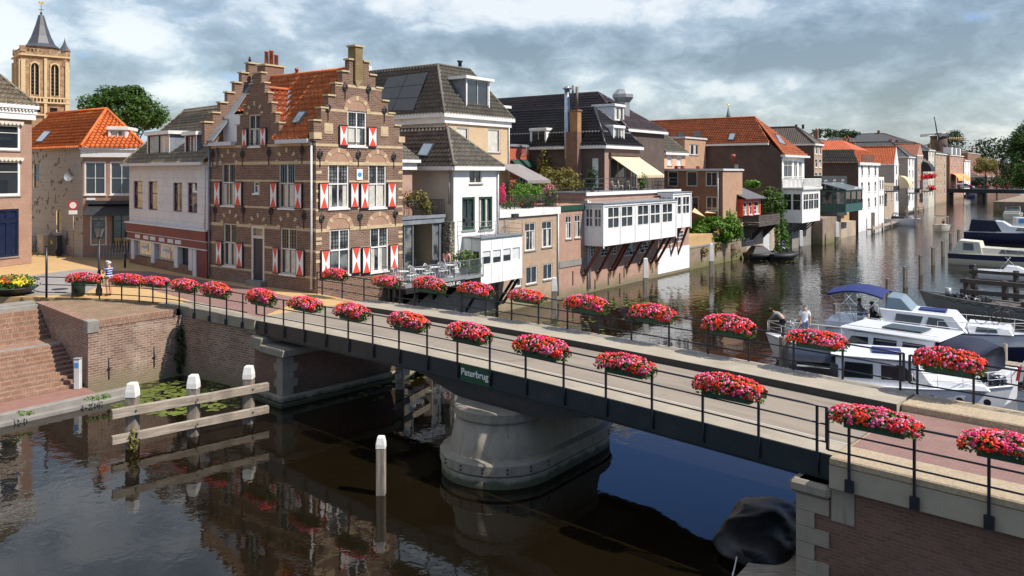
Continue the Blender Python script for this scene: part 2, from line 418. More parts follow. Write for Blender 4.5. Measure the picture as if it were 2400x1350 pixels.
def thing(name, label, cat, fr=WF, o=(0, 0, 0), group=None, rz=0.0):
    e = bpy.data.objects.new(name, None); sc.collection.objects.link(e)
    e.empty_display_size = .3
    e.location = fr.w(*o); e.rotation_euler = (0, 0, fr.a + rz)
    ORG[e.name] = (Vector(o), rz)
    return tag(e, label, cat, group)
def mats(ms): return [MAT[m] for m in ([ms] if isinstance(ms, str) else ms)]
class MB:
    def __init__(s): s.v = []; s.f = []; s.m = []; s.sm = []
    def add(s, vs, fs, mi=0, smooth=False):
        k = len(s.v); s.v += [Vector(p) for p in vs]
        for f in fs: s.f.append([i + k for i in f]); s.m.append(mi); s.sm.append(smooth)
        return s
    def box(s, x0, x1, y0, y1, z0, z1, mi=0):
        if x0 > x1: x0, x1 = x1, x0
        if y0 > y1: y0, y1 = y1, y0
        vs = [(x, y, z) for z in (z0, z1) for y in (y0, y1) for x in (x0, x1)]
        return s.add(vs, [(0, 2, 3, 1), (4, 5, 7, 6), (0, 1, 5, 4), (2, 6, 7, 3), (0, 4, 6, 2), (1, 3, 7, 5)], mi)
    def poly(s, pts, mi=0): return s.add(pts, [list(range(len(pts)))], mi)
    def prism(s, pts, off, mi=0):        # polygon extruded by a vector
        n = len(pts); p = [Vector(q) for q in pts]; off = Vector(off)
        vs = p + [q + off for q in p]
        return s.add(vs, [list(range(n))[::-1], list(range(n, 2 * n))] + [(i, (i + 1) % n, n + (i + 1) % n, n + i) for i in range(n)], mi)
    def tube(s, pts, r, n=6, mi=0, r2=None, cap=True, smooth=True):
        pts = [Vector(p) for p in pts]; k = len(s.v); m = len(pts)
        for i, p in enumerate(pts):
            d = (pts[min(i + 1, m - 1)] - pts[max(i - 1, 0)]).normalized()
            a = d.cross(Vector((0, 0, 1)) if abs(d.z) < .95 else Vector((1, 0, 0))).normalized(); b = d.cross(a)
            rr = r if r2 is None else r + (r2 - r) * i / max(1, m - 1)
            if isinstance(r, (list, tuple)): rr = r[i]
            for j in range(n):
                q = 2 * math.pi * (j + .5) / n
                s.v.append(p + a * math.cos(q) * rr + b * math.sin(q) * rr)
        for i in range(m - 1):
            for j in range(n):
                s.f.append([k + i * n + j, k + i * n + (j + 1) % n, k + (i + 1) * n + (j + 1) % n, k + (i + 1) * n + j]); s.m.append(mi); s.sm.append(smooth)
        if cap:
            s.f.append([k + j for j in range(n)][::-1]); s.m.append(mi); s.sm.append(False)
            s.f.append([k + (m - 1) * n + j for j in range(n)]); s.m.append(mi); s.sm.append(False)
        return s
    def lathe(s, c, prof, n=12, mi=0, smooth=True, a0=0):   # prof: (r, z) list
        k = len(s.v); c = Vector(c)
        for r, z in prof:
            for j in range(n):
                q = 2 * math.pi * j / n + a0; s.v.append(c + Vector((r * math.cos(q), r * math.sin(q), z)))
        for i in range(len(prof) - 1):
            for j in range(n):
                s.f.append([k + i * n + j, k + i * n + (j + 1) % n, k + (i + 1) * n + (j + 1) % n, k + (i + 1) * n + j]); s.m.append(mi); s.sm.append(smooth)
        s.f.append([k + j for j in range(n)][::-1]); s.m.append(mi); s.sm.append(False)
        s.f.append([k + (len(prof) - 1) * n + j for j in range(n)]); s.m.append(mi); s.sm.append(False)
        return s
    def build(s, name, ms, parent=None, fr=None, o=None, rz=0.0, bevel=0):
        """parent: local coordinates of the parent's frame; otherwise frame + origin"""
        me = bpy.data.meshes.new(name)
        if parent is not None:
            p = parent
            while p.name not in ORG: p = p.parent
            off, prz = ORG[p.name]
        else: off, prz = Vector(o or (0, 0, 0)), rz
        M = Matrix.Rotation(-prz, 3, 'Z') if prz else None
        vs = [(v - off) for v in s.v]
        if M: vs = [M @ v for v in vs]
        me.from_pydata([tuple(v) for v in vs], [], s.f)
        for i, p in enumerate(me.polygons): p.material_index = s.m[i]; p.use_smooth = s.sm[i]
        for m in mats(ms): me.materials.append(m)
        uvl = me.uv_layers.new(name='UVMap')
        zz = Vector((0, 0, 1))
        for p in me.polygons:
            nn = p.normal
            if abs(nn.z) > .985: tt, bb = Vector((1, 0, 0)), Vector((0, 1, 0))
            else: tt = zz.cross(nn).normalized(); bb = nn.cross(tt)
            for li in p.loop_indices:
                q = s.v[me.loops[li].vertex_index]
                uvl.data[li].uv = (q.dot(tt), q.dot(bb))
        ob = bpy.data.objects.new(name, me); sc.collection.objects.link(ob)
        if parent is not None: ob.parent = parent
        else:
            fr = fr or WF; ob.location = fr.w(*off); ob.rotation_euler = (0, 0, fr.a + rz)
            ORG[ob.name] = (off, rz)
        if bevel:
            bv = ob.modifiers.new('bevel', 'BEVEL'); bv.width = bevel; bv.segments = 1; bv.limit_method = 'ANGLE'
        return ob
def split_build(mb, name, ms, parent):
    """one object per connected piece"""
    par = list(range(len(mb.v)))
    def f(i):
        while par[i] != i: par[i] = par[par[i]]; i = par[i]
        return i
    for q in mb.f:
        for i in q[1:]: par[f(i)] = f(q[0])
    G = {}
    for k, q in enumerate(mb.f): G.setdefault(f(q[0]), []).append(k)
    for ks in G.values():
        m = MB(); ix = {}
        for k in ks:
            for i in mb.f[k]:
                if i not in ix: ix[i] = len(m.v); m.v.append(mb.v[i])
            m.f.append([ix[i] for i in mb.f[k]]); m.m.append(mb.m[k]); m.sm.append(mb.sm[k])
        m.build(name, ms, parent)
def copy_tree(root, loc=None, rz=None, label=None, group=None):
    c = root.copy(); sc.collection.objects.link(c)
    ORG[c.name] = ORG.get(root.name, (Vector((0, 0, 0)), 0))
    for ch in list(root.children):
        d = ch.copy(); sc.collection.objects.link(d); d.parent = c
        for g in ch.children:
            e_ = g.copy(); sc.collection.objects.link(e_); e_.parent = d
    if loc is not None: c.location = loc
    if rz is not None: c.rotation_euler = (0, 0, rz)
    if label: c['label'] = label
    if group: c['group'] = group
    return c
# peeling plaster on the corner house, and the tower's mixed brick and stone
m, t, b = newmat('peel_wall')
tc = t.n('ShaderNodeTexCoord').outputs['Object']
n = t.noise(tc, 1.9, 6, .55, .2); n0 = t.noise(tc, .33, 2, .5)
spot = t.math('MULTIPLY', t.math('GREATER_THAN', n, .575), t.math('GREATER_THAN', n0, .48))
c = t.mix(t.noise(tc, 3, 6, .6), (.42, .40, .36), (.52, .49, .44)); c = t.mix(spot, c, (.17, .13, .10))
z = t.sep(tc)[2]; c = t.mix(t.math('GREATER_THAN', t.math('FRACT', t.math('MULTIPLY', z, 1.6)), .97), c, (.27, .25, .21))
t.l(c, b.inputs['Base Color']); b.inputs['Roughness'].default_value = .85
m, t, b = newmat('church_brick')
tc = t.n('ShaderNodeTexCoord').outputs['Object']
n = t.noise(tc, .7, 8, .75, .5); c = t.mix(t.ramp(n, .38, .62), (.20, .11, .065), (.36, .25, .145))
n = t.noise(tc, 3, 4, .7); c = t.mix(t.ramp(n, .55, .7), c, (.16, .10, .06)); t.l(c, b.inputs['Base Color']); b.inputs['Roughness'].default_value = .9
plain('plaster_cream_in', (.55, .48, .34), .8, .05, 1); plain('dark_flue', (.12, .09, .08), .6, .3, 3); plain('slate_felt', (.11, .11, .115), .8, .15, 2)
plain('steeple_green', (.06, .10, .11), .6, .2, .5); plain('glass_roof', (.22, .26, .26), .3, .2, 1, coat=.5)
leafmat('petal_dull', (.20, .02, .04), (.35, .06, .08), .6, .1)
wood('timber_redboard', (.38, .085, .045), (.50, .13, .07), .7, 0)
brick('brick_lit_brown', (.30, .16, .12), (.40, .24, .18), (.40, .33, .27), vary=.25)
brick('brick_orange', (.36, .16, .05), (.46, .22, .08), (.36, .26, .15), vary=.3)
brick('brick_brown_sunlit', (.44, .23, .13), (.54, .31, .19), (.42, .32, .23), vary=.3)  # brown brick with sunlight put into its colour
tile('tile_orange_dull', (.36, .12, .06), (.25, .085, .045), moss=(.18, .09, .05), flat=True)
brick('brick_mossy', (.20, .13, .05), (.28, .19, .07), (.22, .19, .10), vary=.5)
plain('gravel_stone', (.40, .32, .215), .9, .2, 14, bmp=.5, dirt=(.27, .21, .14), dirts=1.4); plain('line_paint', (.46, .43, .37), .8, .1, 4)
# ---------------------------------------------------------------- building helpers
def PP(axis, c, a, z, d):                # point on a wall plane: a along it, d metres inward
    if axis == 'x': return (a, c + d, z)         # plane y = c, looks towards -y
    if axis == 'y': return (c + d, a, z)         # plane x = c, looks towards -x
    if axis == 'Y': return (c - d, a, z)         # plane x = c, looks towards +x
    return (a, c - d, z)                         # 'X': plane y = c, looks towards +y
def wallface(mb, axis, c, solids, holes=(), depth=.16, mi=0):
    A = sorted({round(v, 4) for s in list(solids) + list(holes) for v in (s[0], s[1])})
    Z = sorted({round(v, 4) for s in list(solids) + list(holes) for v in (s[2], s[3])})
    ins = lambda r, a, z: r[0] < a < r[1] and r[2] < z < r[3]
    for i in range(len(A) - 1):
        for j in range(len(Z) - 1):
            a, z = (A[i] + A[i + 1]) / 2, (Z[j] + Z[j + 1]) / 2
            if any(ins(s, a, z) for s in solids) and not any(ins(h, a, z) for h in holes):
                mb.poly([PP(axis, c, *q, 0) for q in ((A[i], Z[j]), (A[i + 1], Z[j]), (A[i + 1], Z[j + 1]), (A[i], Z[j + 1]))], mi)
    for a0, a1, z0, z1 in holes:
        for (p, q) in (((a0, z0), (a1, z0)), ((a1, z0), (a1, z1)), ((a1, z1), (a0, z1)), ((a0, z1), (a0, z0))):
            mb.poly([PP(axis, c, *p, 0), PP(axis, c, *q, 0), PP(axis, c, *q, depth), PP(axis, c, *p, depth)], mi)
def bx(mb, axis, c, a0, a1, z0, z1, d0, d1, mi=0):
    p, q = PP(axis, c, a0, z0, d0), PP(axis, c, a1, z1, d1)
    return mb.box(p[0], q[0], p[1], q[1], min(z0, z1), max(z0, z1), mi)
ST = {}
def style(n, **k): ST[n] = dict(dict(frame='white_paint', cols=2, rows=(.45,), fw=.07, bw=.04, glass='glass', curtain=None, sill='white_paint', sub=0, kind='window'), **k)
style('cross'); style('crosslead', sub=3, glass='glass_lite', fw=.08, bw=.07, curtain='curtain'); style('crossdark', sub=3, frame='cream_paint', glass='glass', bw=.07, curtain='curtain')
style('greendoors', frame='dark_green', cols=2, rows=(), fw=.14, bw=.12, curtain='curtain', kind='door', sill='grey_stone')
style('casement', frame='white_paint', cols=2, rows=(), curtain='curtain', sill='grey_stone')
style('casement_dark', frame='white_paint', cols=2, rows=(), sill='grey_stone')
style('single', cols=1, rows=(), sill='grey_stone', curtain='curtain')
style('singledark', cols=1, rows=(), sill='grey_stone')
style('topcase', cols=2, rows=(.28,), sill='grey_stone', curtain='curtain')
style('sash', cols=2, rows=(.5,), bw=.03); style('sashsix', cols=2, rows=(.33, .66), bw=.03)
style('tall', cols=1, rows=(.35,), frame='white_paint', curtain='curtain')
style('brownsash', cols=1, rows=(.42,), frame='maroon', fw=.06, glass='glass_lite', sill=None)
style('greyglass', cols=1, rows=(), frame='grey_frame', fw=.1, sill=None)
style('shutterblind', cols=1, rows=(), glass='blind', sill='grey_stone')
style('bay2', cols=2, rows=(.5,), fw=.08, bw=.08, sill=None); style('bay1', cols=1, rows=(), fw=.06, sill=None)
style('lattice', cols=2, rows=(.33, .66), bw=.05, fw=.06, sill=None)
style('dormer', cols=2, rows=(), fw=.07, bw=.07, sill=None, curtain='curtain'); style('dormerbrown', cols=2, rows=(), fw=.07, bw=.09, frame='maroon', sill=None, glass='glass_lite', curtain='curtain')
style('dormer1', cols=1, rows=(), fw=.08, sill=None); style('pale', cols=1, rows=(), glass='blind', sill=None)
style('lite4', cols=2, rows=(.5,), bw=.03, glass='glass', fw=.09)
def win(par, axis, c, a0, a1, z0, z1, st, dep=.08):
    s = ST[st] if isinstance(st, str) else st
    fw, bw = s['fw'], s['bw']; w, h = a1 - a0, z1 - z0
    mb = MB()
    for q in ((a0, a1, z0, z0 + fw), (a0, a1, z1 - fw, z1), (a0, a0 + fw, z0 + fw, z1 - fw), (a1 - fw, a1, z0 + fw, z1 - fw)):
        bx(mb, axis, c, *q, dep - .04, dep + .06)
    zs = [z1 - fw - (h - 2 * fw) * r for r in s['rows']]
    for i in range(1, s['cols']):
        a = a0 + w * i / s['cols']; bx(mb, axis, c, a - bw / 2, a + bw / 2, z0 + fw, z1 - fw, dep - .025, dep + .05)
    edges = [a0 + fw] + [v for i in range(1, s['cols']) for v in (a0 + w * i / s['cols'] - bw / 2, a0 + w * i / s['cols'] + bw / 2)] + [a1 - fw]
    for z in zs:
        for i in range(0, len(edges), 2): bx(mb, axis, c, edges[i], edges[i + 1], z - bw / 2, z + bw / 2, dep - .02, dep + .045)
    if s['sub'] and zs:                  # leaded upper lights
        zt = zs[0]
        for i in range(0, len(edges), 2):
            for k in range(1, s['sub']):
                a = edges[i] + (edges[i + 1] - edges[i]) * k / s['sub']; bx(mb, axis, c, a - .012, a + .012, zt + bw / 2, z1 - fw, dep + .005, dep + .03, 1)
            for k in range(1, 5):
                z = zt + (z1 - fw - zt) * k / 5; bx(mb, axis, c, edges[i], edges[i + 1], z - .012, z + .012, dep + .007, dep + .028, 1)
    o = mb.build(s['kind'], [s['frame'], 'dark_frame'], par)
    g = MB(); g.poly([PP(axis, c, a, z, dep + .035) for a, z in ((a0 + fw, z0 + fw), (a1 - fw, z0 + fw), (a1 - fw, z1 - fw), (a0 + fw, z1 - fw))])
    g.build('pane', s['glass'], o)
    if s['curtain'] and R.random() < .92:
        cm = MB(); zt = (zs[0] - bw) if zs else z1 - fw - .02
        for i in range(0, len(edges), 2):
            e0, e1 = edges[i], edges[i + 1]; ww = (e1 - e0)
            k = R.choice(((0, .45), (.55, 1), (.05, .9), (0, .6)))
            b0, b1 = e0 + ww * k[0] + .01, e0 + ww * k[1] - .01; n = max(2, int((b1 - b0) / .07))
            for j in range(n):
                p0, p1 = b0 + (b1 - b0) * j / n, b0 + (b1 - b0) * (j + 1) / n
                cm.poly([PP(axis, c, p0, z0 + fw + .02, dep + .03 - .01 * (j % 2)), PP(axis, c, p1, z0 + fw + .02, dep + .03 - .01 * ((j + 1) % 2)), PP(axis, c, p1, zt, dep + .03 - .01 * ((j + 1) % 2)), PP(axis, c, p0, zt, dep + .03 - .01 * (j % 2))])
        cm.build('curtain', s['curtain'], o)
    if s['sill']:
        sm = MB(); bx(sm, axis, c, a0 - .06, a1 + .06, z0 - .09, z0 - .003, -.07, dep - .045)
        sm.build('sill', s['sill'], o)
    return o
def prect(axis, c, px0, py0, px1, py1, fr=RF):
    if axis in 'xX':
        a0, a1 = lx(px0, c, fr), lx(px1, c, fr); am = (a0 + a1) / 2; z0, z1 = zat(am, c, py1, fr), zat(am, c, py0, fr)
    else:
        a0, a1 = ly(px0, c, fr), ly(px1, c, fr); am = (a0 + a1) / 2; z0, z1 = zat(c, am, py1, fr), zat(c, am, py0, fr)
    return min(a0, a1), max(a0, a1), min(z0, z1), max(z0, z1)
def tileface(mb, pts, mi=0, near=True):
    pts = [Vector(p) for p in pts]
    n = None
    for i in range(1, len(pts) - 1):
        n = (pts[i] - pts[0]).cross(pts[i + 1] - pts[0])
        if n.length > 1e-6: break
    n.normalize()
    if n.z < 0: n = -n; pts = pts[::-1]
    if not near: return mb.poly(pts, mi)
    zz = Vector((0, 0, 1)); t = zz.cross(n).normalized(); b = n.cross(t)
    U = [p.dot(t) for p in pts]; V = [p.dot(b) for p in pts]; o = n * pts[0].dot(n)
    u0, u1, v0, v1 = min(U), max(U), min(V), max(V)
    bm = bmesh.new()
    nu = int((u1 - u0) / .085) + 2; prev = None
    r0 = math.floor(v0 / .42); r1 = math.ceil(v1 / .42)
    for r in range(r0, r1):
        for k, (vv, hh) in enumerate(((r * .42, .07), (r * .42 + .42, .005))):
            wob = .012 * noise.noise(Vector((r * 3.1, k, u0)))
            line = []
            for i in range(nu + 1):
                u = (math.floor(u0 / .085) + i) * .085
                h = hh + .085 * math.cos(2 * math.pi * u / .34) + .015 * noise.noise(Vector((u * .8, vv * .8, 3)))
                line.append(bm.verts.new(o + t * u + b * (vv + wob) + n * h))
            if prev:
                for i in range(nu):
                    f = bm.faces.new((prev[i], prev[i + 1], line[i + 1], line[i]))
                    f.smooth = k == 1
            prev = line
    cen = sum(pts, Vector()) / len(pts)
    for i in range(len(pts)):
        a, c = pts[i], pts[(i + 1) % len(pts)]
        if (c - a).length < 1e-4: continue
        pn = (c - a).cross(n).normalized()
        if (cen - a).dot(pn) > 0: pn = -pn
        geom = bm.verts[:] + bm.edges[:] + bm.faces[:]
        bmesh.ops.bisect_plane(bm, geom=geom, plane_co=a, plane_no=pn, clear_outer=True)
    bm.verts.index_update()
    k = len(mb.v); mb.v += [v.co.copy() for v in bm.verts]
    for f in bm.faces: mb.f.append([v.index + k for v in f.verts]); mb.m.append(mi); mb.sm.append(f.smooth)
    bm.free(); return mb
def roof(par, mat, x0, x1, y0, y1, ze, tx0, tx1, ty0, ty1, zr, near=True, ov=.3, top='lead', skip='', gab=None, fascia='white_paint', caps=True, name='roof'):
    """a roof between an eaves rectangle and a ridge (or flat top) rectangle"""
    drop = 0
    e0, e1, f0, f1 = x0 - ov, x1 + ov, y0 - ov, y1 + ov
    sl = lambda d, run: (zr - ze) / max(run, .01) * d
    if tx0 - x0 > .05: pass
    A, B, C, D = (e0, f0), (e1, f0), (e1, f1), (e0, f1)
    if ty0 <= y0: A = (e0, ty0); B = (e1, ty0)
    if ty1 >= y1: C = (e1, ty1); D = (e0, ty1)
    if tx0 <= x0: A = (tx0, A[1]); D = (tx0, D[1])
    if tx1 >= x1: B = (tx1, B[1]); C = (tx1, C[1])
    zo = ze - .12
    A, B, C, D = [Vector((*q, zo)) for q in (A, B, C, D)]
    a, b, c, d = Vector((tx0, ty0, zr)), Vector((tx1, ty0, zr)), Vector((tx1, ty1, zr)), Vector((tx0, ty1, zr))
    mb = MB()
    for key, q in (('f', (A, B, b, a)), ('r', (B, C, c, b)), ('b', (C, D, d, c)), ('l', (D, A, a, d))):
        if key in skip: continue
        pts = []
        for p in q:
            if not pts or (p - pts[-1]).length > 1e-3: pts.append(p)
        if (pts[0] - pts[-1]).length < 1e-3: pts.pop()
        if len(pts) < 3: continue
        n = (pts[1] - pts[0]).cross(pts[2] - pts[0])
        if n.length < 1e-4 or abs(n.normalized().z) < .02:
            continue
        tileface(mb, pts, 0, near and key in 'fl')
    if tx1 - tx0 > .05 and ty1 - ty0 > .05: mb.box(tx0, tx1, ty0, ty1, zr - .05, zr + .03, 1)
    if caps:
        rr = .10
        ups = Vector((0, 0, .05))
        for p, q in ((A, a), (B, b), (C, c), (D, d), (a, b), (b, c), (c, d), (d, a)):
            if (p - q).length < .1: continue
            dd = (q - p).normalized()
            if abs(dd.z) < .98 and not (abs(p.x - q.x) < .01 and p.z != q.z) and not (abs(p.y - q.y) < .01 and p.z != q.z) or (p.z == q.z):
                mb.tube([p + ups, q + ups], rr, 6, 0)
    o = mb.build(name, [mat, top], par)
    if fascia:
        fm = MB()
        if 'f' not in skip or True:
            fm.box(A.x, B.x, A.y - .06, A.y + .08, zo - .24, zo + .02)
            fm.box(A.x - .06, A.x + .08, A.y + .081, D.y, zo - .24, zo + .018)
            fm.box(B.x - .08, B.x + .06, B.y + .081, C.y, zo - .24, zo + .018)
            fm.box(A.x + .081, B.x - .081, A.y + .081, A.y + ov + .1, zo - .24, zo - .2)
            fm.box(A.x + .081, A.x + ov + .1, A.y + ov + .101, D.y, zo - .24, zo - .2)
        fm.build('gutter', fascia, par)
    return o
def walls(par, wall, side, x0, x1, y0, y1, zb, ze, fh=(), sh=(), extra_f=(), extra_s=(), name='wall'):
    mb = MB()
    wallface(mb, 'x', y0, [(x0, x1, zb, ze)] + list(extra_f), fh, mi=0)
    wallface(mb, 'y', x0, [(y0, y1, zb, ze)] + list(extra_s), sh, mi=1)
    wallface(mb, 'Y', x1, [(y0, y1, zb, ze)], (), mi=0)
    wallface(mb, 'X', y1, [(x0, x1, zb, ze)], (), mi=1)
    mb.poly([(x0, y0, ze), (x1, y0, ze), (x1, y1, ze), (x0, y1, ze)], 1)
    return mb.build(name, [wall, side or wall], par)
def building(name, label, x0, x1, y0, y1, zb, ze, wall, side=None, fw=(), sw=(), rf=None, flat=None, fr=RF, cat='house', dep=.08):
    t = thing(name, label, cat, fr, (x0, y0, zb))
    FH = [(prect('x', y0, *q[:4], fr), q[4]) for q in fw]; SH = [(prect('y', x0, *q[:4], fr), q[4]) for q in sw]
    walls(t, wall, side, x0, x1, y0, y1, zb, ze, [q[0] for q in FH], [q[0] for q in SH])
    for r, st in FH: win(t, 'x', y0, *r, st, dep)
    for r, st in SH: win(t, 'y', x0, *r, st, dep)
    if rf: roof(t, rf[0], x0, x1, y0, y1, ze, *rf[1:6], **(rf[6] if len(rf) > 6 else {}))
    if flat:
        mb = MB(); mb.box(x0 - .15, x1 + .15, y0 - .15, y1, ze, ze + .18, 0); mb.box(x0 - .05, x1 + .05, y0 - .05, y1, ze + .18, ze + .24, 1)
        mb.build('roof', [flat, 'lead'], t)
    return t
def dormer(par, axis, c, a0, a1, z0, z1, din, st='dormer', cheek='lead', frame='white_paint', ov=.18):
    """box dormer: front at depth 0 of the plane, running din metres inward"""
    mb = MB()
    b = lambda *q: bx(mb, axis, c, *q)
    b(a0, a0 + .12, z0, z1, 0, din, 1); b(a1 - .12, a1, z0, z1, 0, din, 1)
    b(a0 + .121, a1 - .121, z0, z0 + .08, 0, .1, 0)
    b(a0 - .01, a0 + .11, z0, z1, -.03, .0, 0); b(a1 - .11, a1 + .01, z0, z1, -.03, .0, 0)
    b(a0 - ov, a1 + ov, z1, z1 + .22, -ov, din + .1, 0); b(a0 - ov + .05, a1 + ov - .05, z1 + .22, z1 + .25, -ov + .05, din + .1, 1)
    o = mb.build('dormer', [frame, cheek], par)
    w = win(o, axis, c, a0 + .122, a1 - .122, z0 + .081, z1 - .002, st, .05)
    return o
def skylight(par, mb_pts, mat='glass_sky'):
    """roof window from four corner points on the roof plane (raised slightly)"""
    p = [Vector(q) for q in mb_pts]; n = (p[1] - p[0]).cross(p[3] - p[0]).normalized()
    if n.z < 0: n = -n
    mb = MB(); c = sum(p, Vector()) / 4
    mb.prism([q + n * .03 for q in p], n * .12, 0)
    inn = [c + (q - c) * .84 + n * .156 for q in p]; mb.poly(inn, 1)
    return mb.build('skylight', ['dark_frame', mat], par)
def rail(mb, pts, h=1.0, post=1.6, bars=.12, r=.02, rb=.009, mi=0, mid=()):
    """balustrade along points (at floor level)"""
    pts = [Vector(p) for p in pts]; up = Vector((0, 0, h))
    mb.tube([p + up for p in pts], r, 5, mi); mb.tube([p + Vector((0, 0, .1)) for p in pts], r * .7, 4, mi)
    for m_ in mid: mb.tube([p + Vector((0, 0, m_)) for p in pts], r * .8, 4, mi)
    for i in range(len(pts) - 1):
        a, b = pts[i], pts[i + 1]; L = (b - a).length
        n = max(1, round(L / post))
        for k in range(n + 1): q = a.lerp(b, k / n); mb.tube([q, q + up], r, 4, mi)
        if bars:
            n = int(L / bars)
            for k in range(1, n): q = a.lerp(b, k / n); mb.box(q.x - rb, q.x + rb, q.y - rb, q.y + rb, q.z + .1, q.z + h, mi)
def leaves(mb, n, cen, size, r0, mats_=(0,), fn=None, shell=.5, flat=False):
    """leaf-sized faces spread through an uneven ellipsoid"""
    c = Vector(cen)
    for i in range(n):
        while True:
            p = Vector((R.uniform(-1, 1), R.uniform(-1, 1), R.uniform(-1, 1)))
            L = p.length
            if L < 1e-3: continue
            lim = 1 + .35 * noise.noise(p.normalized() * 2.3 + c * .37)
            if L > lim: continue
            if L < shell * lim and R.random() < .75: continue
            if noise.noise(Vector((p.x * size[0], p.y * size[1], p.z * size[2])) * (1.6 / max(size)) * 1.9 + c * .21) < -.22: continue
            break
        q = c + Vector((p.x * size[0], p.y * size[1], p.z * size[2]))
        r = r0 * R.uniform(.6, 1.4)
        nrm = (p + Vector((R.uniform(-1, 1), R.uniform(-1, 1), R.uniform(-.3, 1.2)))).normalized()
        t = nrm.orthogonal().normalized(); t = Matrix.Rotation(R.uniform(0, 6.28), 3, nrm) @ t; b = nrm.cross(t)
        mb.add([q - t * r, q + b * r * .55, q + t * r, q - b * r * .55], [(0, 1, 2, 3)], R.choice(mats_))
    return mb
# ---------------------------------------------------------------- water and ground
GZ = 3.2
def structure(o): o['kind'] = 'structure'; return o
mb = MB(); mb.poly([(-900, -60, 0), (1500, -60, 0), (1500, 2500, 0), (-900, 2500, 0)])
structure(mb.build('river_water', 'river_water'))
Q0 = Vector((-18.3, 35.0)); EDGE = [Vector(p) for p in ((-30.5, 42.2), (-26.0, 41.9), (-24.2, 41.65), (-22.3, 41.3), (-20.4, 41.0), (-18.9, 40.5), (-17.3, 39.8), (-15.83, 38.85), (-13.4, 37.0), (-11.1, 35.2))]
def rfw(x, y, z): return RF.w(x, y, z)
mb = MB()
g = [Vector((-18.55, 34.65, 0)) * 0 + Vector((-23.7, 41.7, 0))] + [Vector((p.x + .15, p.y + .25, 0)) for p in EDGE[3:]] + [BF.w(.3, 6.0, 0), rfw(.2, .4, 0), rfw(105, .6, 0), rfw(160, 8.5, 0), rfw(227, 12, 0), rfw(285, 16, 0), rfw(1400, 60, 0), rfw(1400, 900, 0), rfw(-260, 900, 0), rfw(-260, 8, 0), Vector((-60, 42.5, 0)), Vector((-30, 42.0, 0))]
n = len(g); zt = GZ - .012
mb.add([(p.x, p.y, zt) for p in g] + [(p.x, p.y, -1) for p in g], [list(range(n))] + [(i, (i + 1) % n, n + (i + 1) % n, n + i) for i in range(n)])
structure(mb.build('street_ground', 'pave_yellow'))
mb = MB(); mb.poly([rfw(200, -9, 2.6), rfw(1400, -9, 2.6), rfw(1400, -900, 2.6), rfw(200, -900, 2.6)]); mb.poly([rfw(200, -9, 2.6), rfw(1400, -9, 2.6), rfw(1400, -9, -1), rfw(200, -9, -1)]); mb.poly([rfw(200, -9, 2.6), rfw(200, -9, -1), rfw(200, -300, -1), rfw(200, -300, 2.6)])
structure(mb.build('far_bank', 'brick_quay_far'))
def sheet(name, m, pxs, z):
    b = MB(); b.poly([at(x, y, z) for x, y in pxs]); return structure(b.build(name, m))
sheet('road', 'pave_road', [(598, 748), (646, 728), (712, 701), (560, 671), (440, 650), (350, 636), (255, 634), (238, 668), (330, 672), (420, 696), (520, 724)], GZ)
sheet('pavement_grey', 'pave_grey', [(28, 652), (108, 641), (186, 630), (236, 634), (234, 668), (190, 690), (60, 692), (20, 672)], GZ + .004)
sheet('kerb_strip', 'concrete_light', [(430, 708), (520, 728), (598, 750), (600, 742), (520, 720), (430, 702)], GZ + .008)
mb = MB(); mb.lathe(at(140, 678, GZ), [(.0, .0), (.42, .0), (.42, .014), (0, .014)], 14); structure(mb.build('manhole_cover', 'black_iron'))

# ---------------------------------------------------------------- quay, steps and landing stage
def wallstrip(mb, pts, z0, z1, th, mi=0):    # vertical wall along plan points, thickness to the left of travel
    for i in range(len(pts) - 1):
        a, b = Vector((*pts[i][:2], 0)), Vector((*pts[i + 1][:2], 0)); d = (b - a).normalized(); nn = Vector((-d.y, d.x, 0)) * th
        mb.prism([a + Vector((0, 0, z0)), b + Vector((0, 0, z0)), b + nn + Vector((0, 0, z0)), a + nn + Vector((0, 0, z0))], (0, 0, z1 - z0), mi)
Q1 = Vector((-15.65, 38.45)); Q2 = Vector((-23.8, 40.5))
qd = (Q2 - Q0).normalized()
t = thing('brick_quay', 'brick quay block with a rowlock coping and old paved top beside the steps', 'quay', WF, (*Q0, 0))
mb = MB()
mb.add([(Q0.x, Q0.y, -1), (Q1.x, Q1.y, -1), (Q1.x, Q1.y, 2.86), (Q0.x, Q0.y, 2.86)], [(0, 1, 2, 3)])
mb.add([(Q2.x, Q2.y, -1), (Q0.x, Q0.y, -1), (Q0.x, Q0.y, 2.86), (Q2.x, Q2.y, 2.86)], [(0, 1, 2, 3)])
mb.add([(Q1.x, Q1.y, -1), (-13.5, 37.1, -1), (-11.0, 35.35, -1), BF.w(.5, .1, -1), BF.w(.5, .1, 2.72), (-11.0, 35.35, 2.72), (-13.5, 37.1, 2.74), (Q1.x, Q1.y, 2.8)], [(0, 1, 6, 7), (1, 2, 5, 6), (2, 3, 4, 5)], 0)
mb.build('wall', ['brick_quay'], t)
mb = MB()
d1 = Vector((*(Q1 - Q0).normalized(), 0)); d2 = Vector((*qd, 0)); o3 = Vector((*Q0, 0))
def ang(a, l1, l2): return o3 + d1 * l1 + d2 * l2
L1, L2 = (Q1 - Q0).length, (Q2 - Q0).length
for (a, b, c, d) in ((.45, L1 - .3, -.03, .42), ): mb.prism([ang(0, a, c) + Vector((0, 0, 2.86)), ang(0, b, c) + Vector((0, 0, 2.86)), ang(0, b, d) + Vector((0, 0, 2.86)), ang(0, a, d) + Vector((0, 0, 2.86))], (0, 0, .3), 0)
